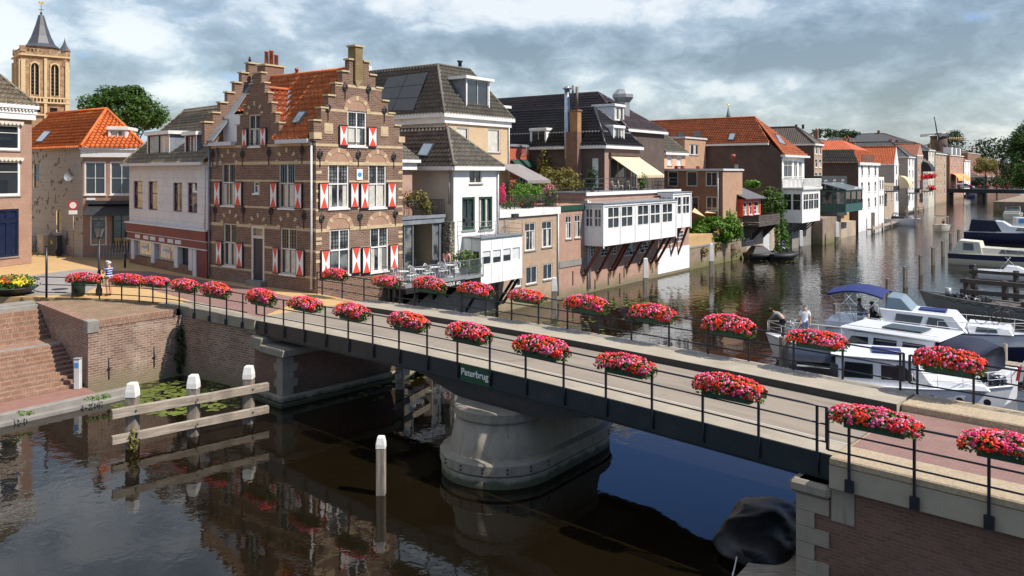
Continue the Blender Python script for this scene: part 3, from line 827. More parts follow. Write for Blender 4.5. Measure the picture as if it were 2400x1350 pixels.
mb.prism([ang(0, -.03, .45) + Vector((0, 0, 2.86)), ang(0, .38, .45) + Vector((0, 0, 2.86)), ang(0, .38, L2) + Vector((0, 0, 2.86)), ang(0, -.03, L2) + Vector((0, 0, 2.86))], (0, 0, .3), 0)
mb.build('coping', ['brick_step'], t)
mb = MB(); mb.prism([ang(0, -.05, -.05) + Vector((0, 0, 2.66)), ang(0, .45, -.05) + Vector((0, 0, 2.66)), ang(0, .45, .45) + Vector((0, 0, 2.66)), ang(0, -.05, .45) + Vector((0, 0, 2.66))], (0, 0, .53)); mb.build('corner_stone', 'grey_stone', t, bevel=.02)
mb = MB(); mb.poly([ang(0, .3, .3) + Vector((0, 0, 3.13)), ang(0, L1 - .1, .3) + Vector((0, 0, 3.13)), Vector((-15.83, 38.9, 3.14)), Vector((-18.9, 40.5, 3.15)), Vector((-22.3, 41.3, 3.16)), ang(0, .3, L2) + Vector((0, 0, 3.14))]); mb.build('paved_top', 'pave_old', t)
mb = MB()
for px, y0, y1 in ((255, 838, 888), (361, 812, 860)):
    s = lambda q, zz: None
    k = (px - 1200) / F; ss = (k * Q0.y - Q0.x) / (d1.x - k * d1.y); p = o3 + d1 * ss; dd = p.y
    za, zb = CH - (y1 - HY) * dd / F, CH - (y0 - HY) * dd / F
    nn = Vector((d1.y, -d1.x, 0))
    mb = MB(); mb.tube([p + nn * .03 + Vector((0, 0, za)), p + nn * .03 + Vector((0, 0, zb))], .025, 5); mb.tube([p + nn * .05 + Vector((0, 0, (za + zb) / 2)) - d1 * .08, p + nn * .05 + Vector((0, 0, (za + zb) / 2)) + d1 * .08], .03, 5)
    mb.build('wall_anchor', 'black_iron', t)
mb = MB(); leaves(mb, 420, (Q1.x - .02, Q1.y - .22, 1.25), (.28, .28, 1.15), .07)
tag(mb.build('ivy', 'leaf_dark', None, WF, (Q1.x, Q1.y, .3)), 'narrow dark green ivy in the corner of the brick quay', 'ivy')
# steps
ld = -d1; up = d2
def st(l, s, z): p = o3 + d1 * l + up * s; return Vector((p.x, p.y, z))
t = thing('quay_steps', 'broad brick steps with stone edges going down to the water', 'steps', WF, (*Q0, 0))
mb = MB(); W0, W1 = -14.0, -.02
def stepbox(m, s0, s1, z0, z1, w1=W1, w0=W0, mi=0): m.prism([st(w0, s0, z0), st(w1, s0, z0), st(w1, s1, z0), st(w0, s1, z0)], (0, 0, z1 - z0), mi)
zz = .3; n = 10
for k in range(n): stepbox(mb, .55 + .32 * k, 3.75, -.2 + .0, zz + .14 * (k + 1) - .0) if False else stepbox(mb, .55 + .32 * k, .55 + .32 * (k + 1) + .002, 0, zz + .14 * (k + 1))
zl = zz + 1.4
stepbox(mb, 3.752, 5.35, 0, zl - .004)
for k in range(6): stepbox(mb, 5.35 + .30 * k, 5.35 + .30 * (k + 1) + .002, 0, zl + .2 * (k + 1))
mb.build('flight', 'brick_step', t)
mb = MB(); stepbox(mb, .0, .548, -.5, .30); stepbox(mb, -1.25, -.002, -.5, .296); mb.build('landing', 'brick_paving', t)
mb = MB(); stepbox(mb, -1.62, -1.252, -.5, .36, 1.2); stepbox(mb, -1.95, -1.622, -.5, .14, 1.35); stepbox(mb, 3.70, 4.05, zl - .003, zl + .02); stepbox(mb, 7.152, 7.6, 2.4, 3.10); stepbox(mb, 7.602, 8.4, 2.4, 3.17); mb.build('edge_stone', 'grey_stone', t, bevel=.015)
mb = MB()
for px, py in ((215, 937), (243, 932), (58, 971)):
    p = at(px, py, .37); leaves(mb, 60, (p.x, p.y, .42), (.35, .2, .09), .05)
tag(mb.build('edge_weeds', 'leaf_bright', None, WF, (-18.5, 33.5, .36)), 'bright green tufts of weed growing on the landing edge', 'weeds', kind='stuff')
# service pillar
p = st(-.35, .25, .3)
t = thing('service_pillar', 'slim pale grey electricity pillar at the foot of the brick steps', 'power pillar', WF, tuple(p), rz=-.6)
mb = MB(); mb.box(p.x - .13, p.x + .13, p.y - .11, p.y + .11, p.z, p.z + 1.28); mb.build('body', 'zinc_white', t, bevel=.02)
mb = MB(); mb.box(p.x - .15, p.x + .15, p.y - .13, p.y + .13, p.z + 1.28, p.z + 1.34); mb.build('cap', 'zinc', t, bevel=.02)
mb = MB(); mb.box(p.x - .09, p.x + .09, p.y - .116, p.y - .111, p.z + .92, p.z + 1.15); mb.build('panel', 'sign_blue', t)

# ---------------------------------------------------------------- bridge
def zb(t): return GZ + .18 * math.sin(math.pi * max(0, min(1, t / 25)))
def strip(mb, t0, t1, w0, w1, za, zbm, mi=0, n=20):   # follows the hump; za / zbm: bottom and top relative to the deck
    n = max(1, int(n * (t1 - t0) / 25))
    for i in range(n):
        a, b = t0 + (t1 - t0) * i / n, t0 + (t1 - t0) * (i + 1) / n
        vs = [(a, w0, zb(a) + za), (b, w0, zb(b) + za), (b, w1, zb(b) + za), (a, w1, zb(a) + za), (a, w0, zb(a) + zbm), (b, w0, zb(b) + zbm), (b, w1, zb(b) + zbm), (a, w1, zb(a) + zbm)]
        fs = [(0, 3, 2, 1), (4, 5, 6, 7), (0, 1, 5, 4), (3, 7, 6, 2)]
        if i == 0: fs.append((0, 4, 7, 3))
        if i == n - 1: fs.append((1, 2, 6, 5))
        mb.add(vs, fs, mi)
TE = 24.9
t = thing('swing_bridge', 'long low road bridge with a dark steel girder and pale deck across the river', 'bridge', BF, (0, 0, GZ))
mb = MB(); strip(mb, 0, TE, 0, 1.0, -.12, .0, 0); mb.build('footway', 'concrete_light', t)
mb = MB(); strip(mb, 0, TE, 1.002, 4.45, -.12, -.006); mb.build('carriageway', 'deck_surface', t)
mb = MB(); strip(mb, 0, TE, .94, 1.0, .001, .006); mb.build('edge_line', 'line_paint', t)
mb = MB(); strip(mb, 0, TE, 4.452, 4.50, -.12, .205); mb.build('kerb_plate', 'black_iron', t)
mb = MB(); strip(mb, 0, TE, 4.502, 6.1, -.12, .20); mb.build('raised_footway', 'concrete_light', t)
mb = MB(); strip(mb, .02, TE - .02, .03, .12, -.62, -.121); strip(mb, .02, TE - .02, 5.95, 6.05, -.62, -.121); strip(mb, .02, TE - .02, .0, .2, -.66, -.621); strip(mb, .02, TE - .02, -.012, .0, -.60, -.02)
strip(mb, .1, TE - .1, .121, 5.949, -.40, -.121)
for k in range(9):
    tt = 1.5 + 2.75 * k; mb.box(tt, tt + .1, .13, 5.94, zb(tt) - .6, zb(tt) - .401)
mb.build('girder', 'navy_steel', t)
mb = MB()                               # haunch that deepens over the pivot pier
for w0 in (.16, 5.6):
    for a, b, za_, zb_ in ((10.2, 12.4, .0, .55), (12.4, 16.4, .55, .55), (16.4, 18.4, .55, 0)):
        mb.add([(a, w0, zb(a) - .62), (b, w0, zb(b) - .62), (b, w0, zb(b) - .62 - zb_), (a, w0, zb(a) - .62 - za_), (a, w0 + .3, zb(a) - .62), (b, w0 + .3, zb(b) - .62), (b, w0 + .3, zb(b) - .62 - zb_), (a, w0 + .3, zb(a) - .62 - za_)], [(0, 1, 2, 3), (4, 7, 6, 5), (3, 2, 6, 7), (0, 3, 7, 4), (1, 5, 6, 2)])
mb.box(12.6, 16.2, .5, 5.5, 2.36, 2.78); mb.lathe((14.4, 3.0, 2.18), [(1.0, 0), (1.0, .2), (.8, .3)], 20)
for q in (1.2, 4.8): mb.box(14.1, 14.7, q - .3, q + .3, 2.18, 2.36)
mb.build('pivot', 'black_iron', t)
s0, s1 = lx(1079, -.02, BF), lx(1151, -.02, BF)
mb = MB(); zc = zb((s0 + s1) / 2); sl = (zb(s1) - zb(s0))
mb.add([(s0, -.025, zb(s0) - .57), (s1, -.025, zb(s1) - .57), (s1, -.025, zb(s1) - .01), (s0, -.025, zb(s0) - .01), (s0, -.013, zb(s0) - .57), (s1, -.013, zb(s1) - .57), (s1, -.013, zb(s1) - .01), (s0, -.013, zb(s0) - .01)], [(0, 1, 2, 3), (4, 7, 6, 5), (3, 2, 6, 7), (0, 3, 7, 4), (1, 5, 6, 2), (0, 4, 5, 1)])
sg = mb.build('name_sign', 'sign_green', t)
def lettering(name, txt, par, m, local, rx, rz, size, ext=.006):
    cu = bpy.data.curves.new(name, 'FONT'); cu.body = txt; cu.size = size; cu.extrude = ext; cu.align_x = 'CENTER'; cu.align_y = 'CENTER'; cu.offset = .004
    ob = bpy.data.objects.new(name, cu); sc.collection.objects.link(ob)
    dg = bpy.context.evaluated_depsgraph_get(); me = bpy.data.meshes.new_from_object(ob.evaluated_get(dg))
    bpy.data.objects.remove(ob); bpy.data.curves.remove(cu)
    M = Matrix.Translation(local) @ Matrix.Rotation(rz, 4, 'Z') @ Matrix.Rotation(rx, 4, 'X')
    me.transform(M); me.materials.clear(); me.materials.append(MAT[m])
    o = bpy.data.objects.new(name, me); sc.collection.objects.link(o); o.parent = par; return o
lettering('lettering', 'Peterbrug', sg, 'stucco_white', Vector(((s0 + s1) / 2 - .03, -.034, zc - .27 - GZ)), rad(90), 0, .31)
# pivot pier in the river
t = thing('bridge_pier', 'oblong concrete pier with a flared foot under the middle of the bridge', 'pier', BF, (14.4, 3.05, 0))
def stadium(c1, c2, r, z, n=16):
    pts = []
    d = (Vector(c2) - Vector(c1)); a0 = math.atan2(d.y, d.x)
    for j in range(n + 1): q = a0 + math.pi / 2 + math.pi * j / n; pts.append(Vector((c1[0] + r * math.cos(q), c1[1] + r * math.sin(q), z)))
    for j in range(n + 1): q = a0 - math.pi / 2 + math.pi * j / n; pts.append(Vector((c2[0] + r * math.cos(q), c2[1] + r * math.sin(q), z)))
    return pts
def stack(prof, c1, c2, mi=0):
    m = MB(); rings = [stadium(c1, c2, r, z) for r, z in prof]; n = len(rings[0])
    m.add([p for rg in rings for p in rg], [], mi)
    for i in range(len(rings) - 1):
        for j in range(n): m.f.append([i * n + j, i * n + (j + 1) % n, (i + 1) * n + (j + 1) % n, (i + 1) * n + j]); m.m.append(mi); m.sm.append(abs(prof[i][0] - prof[i + 1][0]) < .3 and prof[i + 1][1] - prof[i][1] > .3)
    m.f.append([(len(rings) - 1) * n + j for j in range(n)]); m.m.append(mi); m.sm.append(False)
    return m
c1 = BF.inv(-.41, 26.4); c2 = BF.inv(1.62, 29.1)
stack([(1.66, .6), (1.60, .9), (1.38, 1.86)], c1, c2).build('shaft', 'concrete', t)
stack([(1.36, 1.80), (1.45, 1.84), (1.47, 1.88), (1.47, 2.12), (1.42, 2.18)], c1, c2).build('cap', 'concrete', t)
stack([(1.88, -1.5), (1.88, .34), (1.80, .36), (1.80, .40), (1.93, .42), (1.93, .70), (1.88, .76), (1.60, .80)], c1, c2).build('base_ring', 'concrete', t)
m_ = MB(); rg = stadium(c1, c2, 1.945, .5); 
for j in range(0, len(rg), 2):
    for dz in (0, .12): m_.lathe((rg[j].x, rg[j].y, .48 + dz), [(.03, 0), (.03, .05)], 6)
split_build(m_, 'bolt', 'black_iron', t)
# abutments
def wbox(m, t0, t1, w0, w1, z0, z1, mi=0): return m.box(t0, t1, w0, w1, z0, z1, mi)
t = thing('bridge_abutment', 'dark brick bridge abutment with pale stone quoins on the town side', 'abutment', BF, (0, 0, 0))
mb = MB(); wbox(mb, .3, 2.5, -.25, 6.4, -1, 2.02); mb.build('wall', 'brick_abutment', t)
mb = MB()
for k in range(5):
    w_ = .62 if k % 2 else .42
    wbox(mb, 2.5 - w_, 2.53, -.28, -.28 + w_ + .1, .42 + .32 * k, .42 + .32 * (k + 1) - .008); wbox(mb, 2.5 - w_, 2.53, 6.43 - w_ - .1, 6.43, .42 + .32 * k, .42 + .32 * (k + 1) - .008)
split_build(mb, 'quoin', 'concrete', t)
mb = MB(); wbox(mb, .2, 2.78, -.5, 6.65, -1, .14); wbox(mb, .25, 2.66, -.4, 6.5, .141, .41); wbox(mb, .9, 2.7, -.42, 6.5, 2.021, 2.32); wbox(mb, .0, .9, -.30, 6.5, 2.021, 2.57); mb.build('ledge', 'concrete', t, bevel=.04)
mb = MB(); strip(mb, -.8, -.002, -.03, 6.2, -.6, -.01); mb.build('end_beam', 'concrete', t)
mb = MB()                               # concrete fascia of the approach
fe = [Vector((*p, 0)) for p in EDGE[6:]]
for i in range(len(fe) - 1):
    a, b = fe[i], fe[i + 1]; d = (b - a).normalized(); nn = Vector((-d.y, d.x, 0))
    lo = .0
    q = [BF.inv(p.x, p.y) for p in (a - nn * .12, b - nn * .12, b + nn * .5, a + nn * .5)]
    mb.prism([(x, y, GZ - .42) for x, y in q], (0, 0, .425 + .012))
mb.build('fascia', 'concrete', t)
t = thing('bridge_abutment', 'nearest brick bridge abutment with rounded stone corner beside the covered boat', 'abutment', BF, (24.2, -.3, 0))
mb = MB(); wbox(mb, 24.25, 30.6, -.28, 6.4, -1, 2.6); wbox(mb, 30.6, 46, -.62, 6.4, -1, 2.6); mb.build('wall', 'brick_abutment', t)
mb = MB()
for k in range(8):
    w_ = .75 if k % 2 else .42
    wbox(mb, 24.2, 24.2 + w_, -.33, .3, -.6 + .36 * k, -.6 + .36 * (k + 1) - .01)
wbox(mb, 25.0, 25.5, -.31, .2, 1.85, 2.66)
split_build(mb, 'quoin', 'concrete', t)
mb = MB(); wbox(mb, 24.05, 25.5, -.40, 6.5, 1.90 + .38, 2.61) if False else wbox(mb, 24.05, 24.99, -.42, 6.5, 2.285, 2.60); mb.build('cap_stone', 'concrete', t, bevel=.08)
mb = MB()
mb.box(25.0, 29.72, -.45, .62, 3.12, 3.30); mb.box(29.75, 34, -.45, .62, 3.08, 3.26); mb.box(24.93, 34, 4.75, 6.15, 2.6, 3.38)
mb.box(24.93, 25.0, -.2, 4.7, 2.6, 3.19)
mb.build('kerb_stone', 'gravel_stone', t, bevel=.03)
mb = MB(); mb.box(25.0, 29.72, -.44, .6, 2.62, 3.119); mb.box(29.75, 34, -.44, .6, 2.58, 3.079); mb.build('fascia', 'concrete_light', t)
mb = MB(); mb.box(24.98, 40, .621, 4.749, 2.6, 3.185); mb.build('brick_road', 'pave_road', t)
mb = MB(); mb.lathe((29.9, -.5, 2.2), [(.04, 0), (.04, .85)], 8); mb.build('drainpipe', 'zinc_white', t)
mb = MB(); p = BF.w(30.3, -1.2, 0); leaves(mb, 200, (p.x, p.y, .5), (.5, .3, .3), .06)

# railings
def railing(name, label, fr, base_pts, zf, posts, top=1.07, mids=(.68, .28), group=None, drop=.35, plate=True, ends=()):
    p0 = base_pts[0]
    t = thing(name, label, 'railing', fr, (p0[0], p0[1], zf(p0[0], p0[1])), group)
    for h in (top,) + tuple(mids):
        m = MB(); m.tube([(x, y, zf(x, y) + h) for x, y in base_pts], .026 if h == top else .022, 6); m.build('rail', 'rail_paint', t)
    for x, y in posts:
        z = zf(x, y); m = MB(); m.box(x - .028, x + .028, y - .022, y + .022, z - drop, z + top)
        if plate: m.box(x - .09, x + .09, y - .03, y + .045, z - drop - .1, z - drop + .16)
        m.build('post', 'rail_paint', t)
    for (x, y) in ends:
        z = zf(x, y); m = MB(); m.box(x - .03, x + .03, y - .03, y + .03, z + mids[-1], z + top); m.build('end_bar', 'rail_paint', t)
    return t
zB = lambda x, y: zb(x)
flatz = lambda x, y: GZ
npx = [1072, 1148, 1232, 1321, 1420, 1528, 1647, 1778, 1915]
nt = [lx(p, -.06, BF) for p in npx]; sp = 1.49
lt = [nt[0] - sp * k for k in range(1, 9)]
lt = [v for v in lt if v > .3]
railing('railing', 'long black railing on the near side of the bridge deck', BF, [(.1 + 24.7 * k / 20, -.06) for k in range(21)], zB, [(v, -.06) for v in sorted(lt + nt)] , drop=.52, plate=False, ends=((.1, -.06), (24.8, -.06)))
railing('railing', 'black railing with square foot plates at the right end of the near side', BF, [(25.0, -.52), (26.5, -.52), (34, -.52)], flatz, [(lx(p, -.52, BF), -.52) for p in (1990, 2143, 2318)] + [(29.9, -.52), (31.4, -.52)], drop=.45, ends=((25.0, -.52),), top=1.12)
# curved part on the quay side
cp = [(p.x, p.y) for p in EDGE[2:]]
def ept(px):                              # point on the curved edge seen in one column
    k = (px - 1200) / F
    for i in range(len(cp) - 1):
        a, b = cp[i], cp[i + 1]
        fa, fb = a[0] - k * a[1], b[0] - k * b[1]
        if fa * fb <= 0 and fa != fb: u = fa / (fa - fb); return (a[0] + (b[0] - a[0]) * u, a[1] + (b[1] - a[1]) * u)
    return cp[-1]
dense = [ept(px) for px in range(100, 595, 20)]
tc_ = railing('railing', 'curved black railing along the quay beside the man with a camera', WF, [(x, y - .08) for x, y in dense], flatz, [(x, y - .08) for x, y in map(ept, (171, 235, 287, 328, 360, 392))], drop=.0, plate=False)
for px in (426, 462, 498, 537, 575):
    x, y = ept(px); x -= .08; y -= .1; m = MB(); m.box(x - .028, x + .028, y - .022, y + .022, GZ - .3, GZ + 1.07); m.box(x - .09, x + .09, y - .04, y + .03, GZ - .42, GZ - .16); m.build('post', 'rail_paint', tc_)
a, b = dense[0], dense[1]; m = MB()
m.tube([(a[0] - .62 + .62 * math.cos(q) * 0 - .62 * math.sin(q) * 1.0 + .62, a[1] - .08, GZ + .68 + .39 * math.cos(q)) for q in [math.pi * k / 10 for k in range(11)]], .026, 6); m.build('end_loop', 'rail_paint', tc_)
wf_ = 6.02
zF = lambda x, y: zb(x) + .2
fpx = [1026, 1081.5, 1138.5, 1199, 1262, 1330, 1403, 1480, 1568, 1659, 1755, 1860, 1975]
ft = [lx(p, wf_, BF) for p in fpx]
railing('railing', 'long black railing on the far side of the bridge deck', BF, [(lx(925, wf_, BF) + (lx(2118, wf_, BF) - lx(925, wf_, BF)) * k / 20, wf_) for k in range(21)], zF, [(v, wf_) for v in ft] + [(lx(p, wf_, BF), wf_) for p in (875 + 62, 922, 972, 2110)], drop=.1, plate=False, ends=((lx(925, wf_, BF), wf_), (lx(2118, wf_, BF), wf_)))
railing('railing', 'black railing on the far side of the bridge beside the moored boats', BF, [(lx(2132, wf_, BF), wf_), (33, wf_)], lambda x, y: 3.38, [(lx(p, wf_, BF), wf_) for p in (2150, 2282, 2420)], drop=.05, plate=False, ends=((lx(2132, wf_, BF), wf_),))
railing('railing', 'short black railing before the dark brick corner of the gabled house', BF, [(lx(743, wf_, BF), wf_), (lx(912, wf_, BF), wf_)], lambda x, y: GZ + .12, [(lx(p, wf_, BF), wf_) for p in (743, 755, 802, 853)], drop=.1, plate=False, ends=((lx(912, wf_, BF), wf_),))

# ---------------------------------------------------------------- flower boxes
def flower_meshes(seed, L=.88):
    global R
    keep = R; R = random.Random(seed)
    tr = MB(); tr.box(-.62, .62, -.13, .13, -.3, -.06, 0); tr.box(-.64, .64, -.15, .15, -.06, -.03, 0)
    fo = MB()
    for i in range(1100):
        x = R.uniform(-1, 1); q = R.uniform(0, 2 * math.pi); rr = math.sqrt(R.random()) * (1 - .25 * abs(x) ** 3)
        c = Vector((x * L * 1.06, math.cos(q) * rr * .35, math.sin(q) * rr * .27 + .04 - (.12 * abs(x) ** 2)))
        r = R.uniform(.022, .05); nrm = Vector((R.uniform(-1, 1), R.uniform(-1, 1), R.uniform(0, 1.3))).normalized(); a = nrm.orthogonal().normalized(); b = nrm.cross(a)
        fo.add([c - a * r, c + b * r, c + a * r, c - b * r], [(0, 1, 2, 3)])
    bl = MB(); side = R.random()
    for i in range(560):
        x = R.uniform(-1, 1); q = R.uniform(-.55, math.pi + .55)
        wob = 1 + .22 * noise.noise(Vector((x * 3.5, q * 1.5, seed)))
        k = (1 - .35 * abs(x) ** 4) * wob
        c = Vector((x * L * (1 + .06 * wob), math.cos(q) * k * .33, max(-.2, math.sin(q) * k * .27) + .05 - .10 * abs(x) ** 2 + R.uniform(-.015, .015)))
        n = Vector((x * .5, math.cos(q), math.sin(q) + .45)).normalized(); a = n.orthogonal().normalized(); b = n.cross(a); r = R.uniform(.026, .047)
        vs = [c + n * r * .7] + [c + (a * math.cos(6.283 * j / 6) + b * math.sin(6.283 * j / 6)) * r * R.uniform(.8, 1.15) for j in range(6)]
        nn = 1.3 * noise.noise(Vector((x * 2.6 + seed * 1.7, q * .8, 0))) + R.uniform(-.38, .38)
        mi = 0 if nn > .0 else (1 if nn > -.3 else 2)
        if nn > .42: mi = 3
        bl.add(vs, [(0, j, j % 6 + 1) for j in range(1, 7)], mi)
    out = []
    for nm, m, ms in (('trough', tr, 'dark_green'), ('foliage', fo, 'leaf_box'), ('blossom', bl, ['petal_red', 'petal_pink', 'petal_cerise', 'petal_orange'])):
        ob = m.build(nm, ms); me = ob.data; bpy.data.objects.remove(ob); out.append((nm, me))
    R = keep
    return out
FM = [flower_meshes(s) for s in (3, 8, 21, 34, 55)]
def flowerbox(pos, rz, label, k, side=1):
    e = bpy.data.objects.new('flower_box', None); sc.collection.objects.link(e); e.empty_display_size = .2
    e.location = pos; e.rotation_euler = (0, 0, rz); s = R.uniform(.93, 1.07); e.scale = (s, R.uniform(.85, 1.12), R.uniform(.82, 1.15))
    tag(e, label, 'flower box', 'geranium boxes hung on the bridge railings')
    for nm, me in FM[k % 5]:
        o = bpy.data.objects.new(nm, me); sc.collection.objects.link(o); o.parent = e
ordn = ['first', 'second', 'third', 'fourth', 'fifth', 'sixth', 'seventh', 'eighth', 'ninth', 'tenth', 'eleventh', 'twelfth', 'thirteenth', 'fourteenth', 'fifteenth']
near = [200, 300, 367, 436, 508, 612, 716, 824, 957, 1098, 1268, 1465, 1707, 2050, 2378]
notes = {0: 'flower box over the dark bin, left end of the near railing', 1: 'flower box just right of the man with the camera', 9: 'flower box just left of the green bridge name sign', 13: 'large flower box at the right end of the steel deck, over the railing gap', 14: 'flower box cut by the right edge of the photo on the near railing', 10: 'flower box above the concrete pier, right of the bridge name sign'}
for i, px in enumerate(near):
    if px < 590:
        x, y = ept(px); x2, y2 = ept(px + 12); rz = math.atan2(y2 - y, x2 - x); pos = Vector((x, y - .12, GZ + 1.04))
    elif px < 2000: tt = lx(px, -.1, BF); pos = BF.w(tt, -.1, zb(tt) + 1.05); rz = BF.a
    else: tt = lx(px, -.55, BF); pos = BF.w(tt, -.55, GZ + 1.14); rz = BF.a
    flowerbox(pos, rz, notes.get(i, 'red and pink geranium box, %s from the left on the near railing' % ordn[i]), i + (i // 5))
farb = [784, 904, 1004, 1113, 1233, 1372, 1528, 1705, 1913, 2223]
fn = {0: 'geranium box before the corner of the stepped-gable house, left end of the far railing', 9: 'large geranium box at the right of the far railing over the white boats', 8: 'geranium box on the far railing below the two standing men'}
for i, px in enumerate(farb):
    tt = lx(px, wf_, BF); z = (zb(tt) + .2 if 1 < i < 9 else (3.38 if i == 9 else GZ + .15)); pos = BF.w(tt, wf_ + .05, z + 1.04)
    flowerbox(pos, BF.a, fn.get(i, 'red geranium box, %s from the left on the far railing' % ordn[i]), i * 2 + 1)

# ---------------------------------------------------------------- guide fender and mooring posts
def post(name, label, x, y, top, w, cap=.35, wood_='timber_post', group='wooden mooring posts', capm='wood_white', bottom=-1.0, cat='mooring post', taper=.8):
    t = thing(name, label, cat, WF, (x, y, 0), group, rz=.5)
    mb = MB(); h = w / 2
    def sq(s, z): return [(x + dx * s * h, y + dy * s * h, z) for dx, dy in ((-1, -1), (1, -1), (1, 1), (-1, 1))]
    def st2(m, rows):
        k = len(m.v); m.v += [Vector(p) for s, z in rows for p in sq(s, z)]
        for i in range(len(rows) - 1):
            for j in range(4): m.f.append([k + i * 4 + j, k + i * 4 + (j + 1) % 4, k + (i + 1) * 4 + (j + 1) % 4, k + (i + 1) * 4 + j]); m.m.append(0); m.sm.append(False)
        m.f.append([k + (len(rows) - 1) * 4 + j for j in range(4)]); m.m.append(0); m.sm.append(False)
    st2(mb, [(1, bottom), (1, top - cap)]); mb.build('shaft', wood_, t, bevel=.02)
    if capm:
        c = MB(); st2(c, [(1.06, top - cap), (1.04, top - .22 * cap / .35), (taper, top - .03), (taper * .85, top)]); c.build('cap', capm, t, bevel=.015)
    else:
        c = MB(); st2(c, [(1, top - cap), (.95, top)]); c.build('cap', wood_, t)
    return t
P3 = [(-13.25, 28.3, 2.28), (-11.65, 29.65, 2.22), (-10.1, 31.1, 2.2)]
for i, (x, y, zt_) in enumerate(P3): post('fender_post', ('left', 'middle', 'right')[i] + ' white-capped square post carrying the two fender beams', x, y, zt_, .36, .48, group='white-capped posts of the timber fender')
bd = Vector((P3[2][0] - P3[0][0], P3[2][1] - P3[0][1], 0)).normalized(); bn = Vector((bd.y, -bd.x, 0))
for lab, z, h in (('upper weathered beam bolted across the three fender posts', 1.38, .30), ('lower weathered beam near the water on the three fender posts', .50, .28)):
    a = Vector((*P3[0][:2], z)) - bd * .75 + bn * .22; b = Vector((*P3[2][:2], z - .02)) + bd * .65 + bn * .22
    mb = MB(); n = 8
    rows = []
    for i in range(n + 1):
        p = a.lerp(b, i / n) + Vector((0, 0, .02 * noise.noise(Vector((i, z, 0)) * 1.7)))
        rows.append([p + Vector((0, 0, -h / 2)), p + bn * .16 + Vector((0, 0, -h / 2)), p + bn * .16 + Vector((0, 0, h / 2 - .02)), p + Vector((0, 0, h / 2))])
    mb.add([q for r_ in rows for q in r_], [(i * 4 + j, i * 4 + (j + 1) % 4, (i + 1) * 4 + (j + 1) % 4, (i + 1) * 4 + j) for i in range(n) for j in range(4)] + [(0, 3, 2, 1), (n * 4, n * 4 + 1, n * 4 + 2, n * 4 + 3)])
    rz = math.atan2(bd.y, bd.x)
    o = mb.build('fender_beam', 'timber_grey', None, WF, tuple((a + b) / 2), rz=rz)
    tag(o, lab, 'beam', 'weathered fender beams')
    bm_ = MB()
    for p3 in P3:
        q = Vector((*p3[:2], z)) + bn * .385; bm_.tube([q, q + bn * .03], .03, 6)
    bm_.build('bolt', 'black_iron', o)
mb = MB(); leaves(mb, 260, (-13.1, 28.0, .35), (.2, .2, .42), .055); mb2 = tag(mb.build('water_plant', 'leaf_olive', None, WF, (-13.1, 28.0, 0)), 'yellow-green plant sprouting from the left fender post', 'plant')
def wpost(px, py, pt, label, w=.28, cap=.35, capm='wood_white', **k):
    p = at(px, py, 0); zt_ = CH - (pt - HY) * p.y / F
    return post('mooring_post', label, p.x, p.y, zt_, w, cap, capm=capm, **k)
wpost(893, 1158, 1022, 'lone white-topped mooring post in the dark water left of the pier', .27, .34)
wpost(1299, 745, 650, 'white-topped post beside the beige brick house, seen over the far railing', .36, .9)
wpost(1513, 697, 605, 'leaning white-topped post below the white bay windows', .36, 1.5)
wpost(1667, 648, 571, 'white-topped post in front of the old garden wall', .36, 1.6)
wpost(1877, 590, 540, 'white-topped post below the balcony of the white bay', .4, 1.9)
wpost(1961, 573, 520, 'white-topped post under the green glass porch', .45, 2.0)
wpost(2046, 540, 498, 'grey post at the left end of the far jetty', .45, .3, None)
gp = [(2082, 712, 653), (2122, 674, 625), (2158, 645, 598), (2187, 622, 580), (2210, 602, 565), (1960, 783, 712), (2146, 530, 470), (2228, 570, 545), (2247, 572, 538), (2125, 525, 490)]
lab = ['grey post left of the row of posts by the sloop', 'second grey post in the open water row', 'third grey post in the open water row', 'fourth grey post in the open water row', 'thin grey post, farthest of the open water row', 'grey post at the stern of the boat with blue bimini', 'tall grey post near the moored white motor boat', 'grey post left of the cruiser with navy canopy', 'grey post touching the cruiser with navy canopy', 'low grey post behind the small jetty']
for (a, b, c), l in zip(gp, lab): wpost(a, b, c, l, .3, .1, None)
wpost(1838, 860, 790, 'stubby grey post beside the men standing on the white boat', .4, .15, None)
# pale fender timbers behind the bridge and weeds on the water
t = thing('timber_fender', 'weathered timber fender seen under the bridge deck beside the pier', 'fender', WF, (-5, 37.5, 0))
mb = MB(); a, b = at(925, 872, .9), at(1010, 835, .9)
for z in (.5, 1.3): mb.prism([a + Vector((0, 0, z - .9)), b + Vector((0, 0, z - .9)), b + Vector((0, .25, z - .9)), a + Vector((0, .25, z - .9))], (0, 0, .28))
for u in (.1, .9): q = a.lerp(b, u); mb.box(q.x - .18, q.x + .18, q.y + .26, q.y + .6, -1, 1.9)
mb.build('beams', 'timber_grey', t)
def pads(name, label, regs, m='algae'):
    mb = MB()
    for (px, py, sx, sy, n) in regs:
        c = at(px, py, 0)
        for i in range(n):
            x, y = c.x + R.gauss(0, sx), c.y + R.gauss(0, sy)
            r = R.uniform(.05, .17); k = 7; z = .006 + .0005 * R.random() * 8; a0 = R.random() * 6
            mb.add([(x + r * math.cos(a0 + 6.283 * j / k) * R.uniform(.7, 1.1), y + r * math.sin(a0 + 6.283 * j / k) * R.uniform(.7, 1.1), z) for j in range(k)], [list(range(k))])
    c = at(*regs[0][:2], 0)
    o = tag(mb.build(name, m, None, WF, tuple(c)), label, 'water plants', kind='stuff')
pads('water_lilies', 'patch of yellow-green lily pads between the quay and the fender', [(390, 918, 1.2, .8, 330), (330, 945, .6, .4, 90), (480, 950, .8, .4, 90), (510, 930, .6, .4, 90), (400, 968, .5, .15, 50), (285, 935, .3, .1, 24)])
